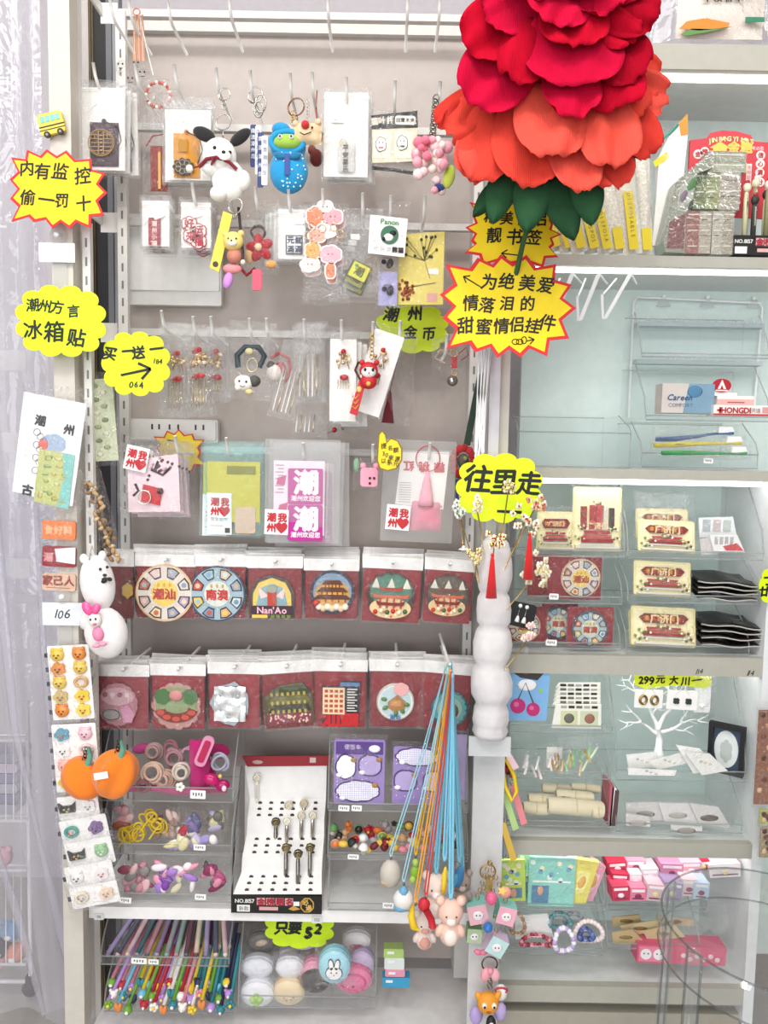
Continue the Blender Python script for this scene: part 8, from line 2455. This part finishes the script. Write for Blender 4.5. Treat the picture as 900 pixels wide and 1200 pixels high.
t = T('hair_clip', 'pink figure clip with a big glossy bow on the white plush', 'hair clip', 108, 705, -.155, rot=-8)
t.part('figure', lambda m: (m.ball(108, 727, 8, 9, 6, 0, '#f4f1ee', 12), m.ball(109, 744, 7, 9, 5, 0, '#ee8fb4', 10), m.ball(109, 731, 2.4, 1.6, 2, 6, '#d8707c', 8)), label='white head and pink body')
t.part('bow', lambda m: (m.ball(102, 712, 6, 9, 3.4, 2, '#f0609c:g', 10, rot=-20), m.ball(112, 714, 5, 7, 3.4, 2, '#f0609c:g', 10, rot=36)))
t.part('eyes', lambda m: [m.ball(x, 725, 1.3, 1.6, 1.2, 5.4, '#2a4a4c', 8) for x in (105, 111)])
t.part('feet', lambda m: (m.ball(106, 757, 5, 2.6, 3, 3, '#f2a0bc', 8), m.ball(114, 756, 5, 2.6, 3, 3, '#f2a0bc', 8)))
# clear curtain
def drape(ax, bx, y0, y1, h, seed, nx=26, ny=24, amp=6):
    """ax, bx: (top, bottom) photo x of the left and the right hem"""
    def fn(u, v):
        x0 = ax[0] + (ax[1] - ax[0]) * v
        x1 = bx[0] + (bx[1] - bx[0]) * v
        n = noise.noise(Vector((u * 5 + seed, v * 1.2, seed)))
        return (x0 + (x1 - x0) * u, y0 + (y1 - y0) * v, h + amp * sin(u * 13 + v * 2 + seed) + 5 * n)
    return fn
t = T('plastic_curtain', 'clear plastic strip curtain hanging left of the shelving', 'curtain', 20, 300, -.02)
t.part('strip', lambda m: m.sheet(drape((-60, -60), (54, 52), -60, 700, 0, 1.3), 26, 26, 'sheet'))
t.part('strip', lambda m: m.sheet(drape((-70, -50), (28, 66), -60, 1260, -30, 4.1), 26, 30, 'sheet'))
t.part('strip', lambda m: m.sheet(drape((-40, 30), (62, 92), 560, 1260, -10, 2.2), 20, 24, 'sheet'))
for i, (pts, r) in enumerate((([(-4, 560, 20), (4, 700, 22), (16, 860, 22), (38, 1000, 14), (58, 1120, 4), (78, 1230, -6)], 7), ([(40, 580, 8), (46, 760, 8), (52, 920, 4), (60, 1060, -2), (76, 1200, -6)], 4), ([(-10, 1000, 26), (16, 1090, 26), (46, 1220, 26)], 5))):
    t.part('gathered_fold', lambda m: m.tube(pts, [r * (.7 + .3 * sin(q * 1.7)) for q in range(len(pts))], 'sheet', 9))
for i, y in enumerate((410, 506, 656)):
    t.part('clear_pad', lambda m: m.rect(2, y, 32, y + 24, 8, 1.5, 'frost', r=2))
# wire basket trolley beyond the curtain
t = T('wire_trolley', 'white wire basket trolley behind the clear curtain', 'trolley', 10, 1180, .30)
def wires(y0, y1):
    def fn(m):
        for y in (y0, y1):
            m.tube([t.q(-60, y, 0), t.q(30, y, 0), t.q(34, y - 6, -60), t.q(-60, y - 6, -60)], 1.8, '#f1f0f2', 6)
        for x in range(-56, 30, 9):
            m.tube([t.q(x, y0, 0), t.q(x, y1, 0)], .7, '#ecebee', 5)
    return fn
t.part('basket', wires(868, 962))
t.part('basket', wires(1020, 1130))
t.part('frame', lambda m: (m.tube([t.q(32, 820, -20), t.q(36, 1160, -20)], 2.4, '#eeeef0', 8), m.tube([t.q(-72, 820, -20), t.q(-72, 1160, -20)], 2.4, '#eeeef0', 8), m.tube([t.q(-72, 1150, -20), t.q(36, 1150, -20)], 2.4, '#eeeef0', 8)))
t.part('caster', lambda m: (m.ball(26, 1172, 10, 10, 7, -20, '#1a191b', 14), m.rect(22, 1155, 30, 1164, -24, 8, '#2a292c')), label='black caster wheel')
for i, (c, n) in enumerate((('#9a98a8', 'grey'), ('#c9b8c8', 'pale mauve'), ('#8f8aa4', 'violet grey'), ('#b4b2bc', 'light grey'), ('#86849a', 'slate'), ('#a8a6b4', 'ash grey'))):
    y = 884 + i * 12
    single('folded_towel', '%s folded towel in the upper wire basket' % n, 'towel', -15, y + 12, .315, lambda m: m.rect(-50, y, 18, y + 11.5, -40, 36, c + ':f', r=4), group='towels in the wire basket')
for i, (x, y, c, n) in enumerate(((2, 1004, '#d8a8b4', 'pink'), (14, 1090, '#6f9ac0', 'blue'), (2, 1110, '#3a2f34', 'dark brown'), (18, 1116, '#e0907a', 'coral'), (-4, 1124, '#e9b4c4', 'rose'))):
    t = T('plush_toy', 'small %s plush half seen through the curtain in the wire trolley' % n, 'plush toy', x, y + 12, .32)
    t.part('body', lambda m: (m.ball(x, y, 13, 12, 10, 0, c + ':f', 12), m.ball(x - 9, y - 10, 4, h=0, m=c + ':f', seg=8), m.ball(x + 9, y - 10, 4, h=0, m=c + ':f', seg=8)))
    t.part('muzzle', lambda m: m.ball(x, y + 3, 4, 3, 3, 9, '#f0e9e4:f', 8))
# ================================================================== set things down on the tray floors and shelves that carry them
bpy.context.view_layer.update()


def wbb(o):
    lo, hi = Vector((9, 9, 9)), Vector((-9, -9, -9))
    st = [o]
    while st:
        q = st.pop()
        st += list(q.children)
        if q.type == 'MESH':
            for c in q.bound_box:
                p = q.matrix_world @ Vector(c)
                lo = Vector(map(min, lo, p))
                hi = Vector(map(max, hi, p))
    return lo, hi


ROOTS = [o for o in SC.objects if o.parent is None and o.get('category')]
TRAYS = [(wbb(o), K(450, 800, 0)) for o in ROOTS if o['category'] == 'tray']
for o in ROOTS:
    if o['category'] in ('tray', 'shelving', 'peg', 'sticker', 'sign', 'curtain', 'lanyard charm', 'shelf number', 'stool'):
        continue
    lo, hi = wbb(o)
    c = (lo + hi) / 2
    for (tl, th), k in TRAYS:
        fl_ = tl.z + 1.7 * k + .001
        if tl.x < c.x < th.x and tl.y < c.y < th.y and tl.z - .02 < lo.z < fl_ and c.z > fl_:
            o.location.z += min(.02, fl_ - lo.z)
            break
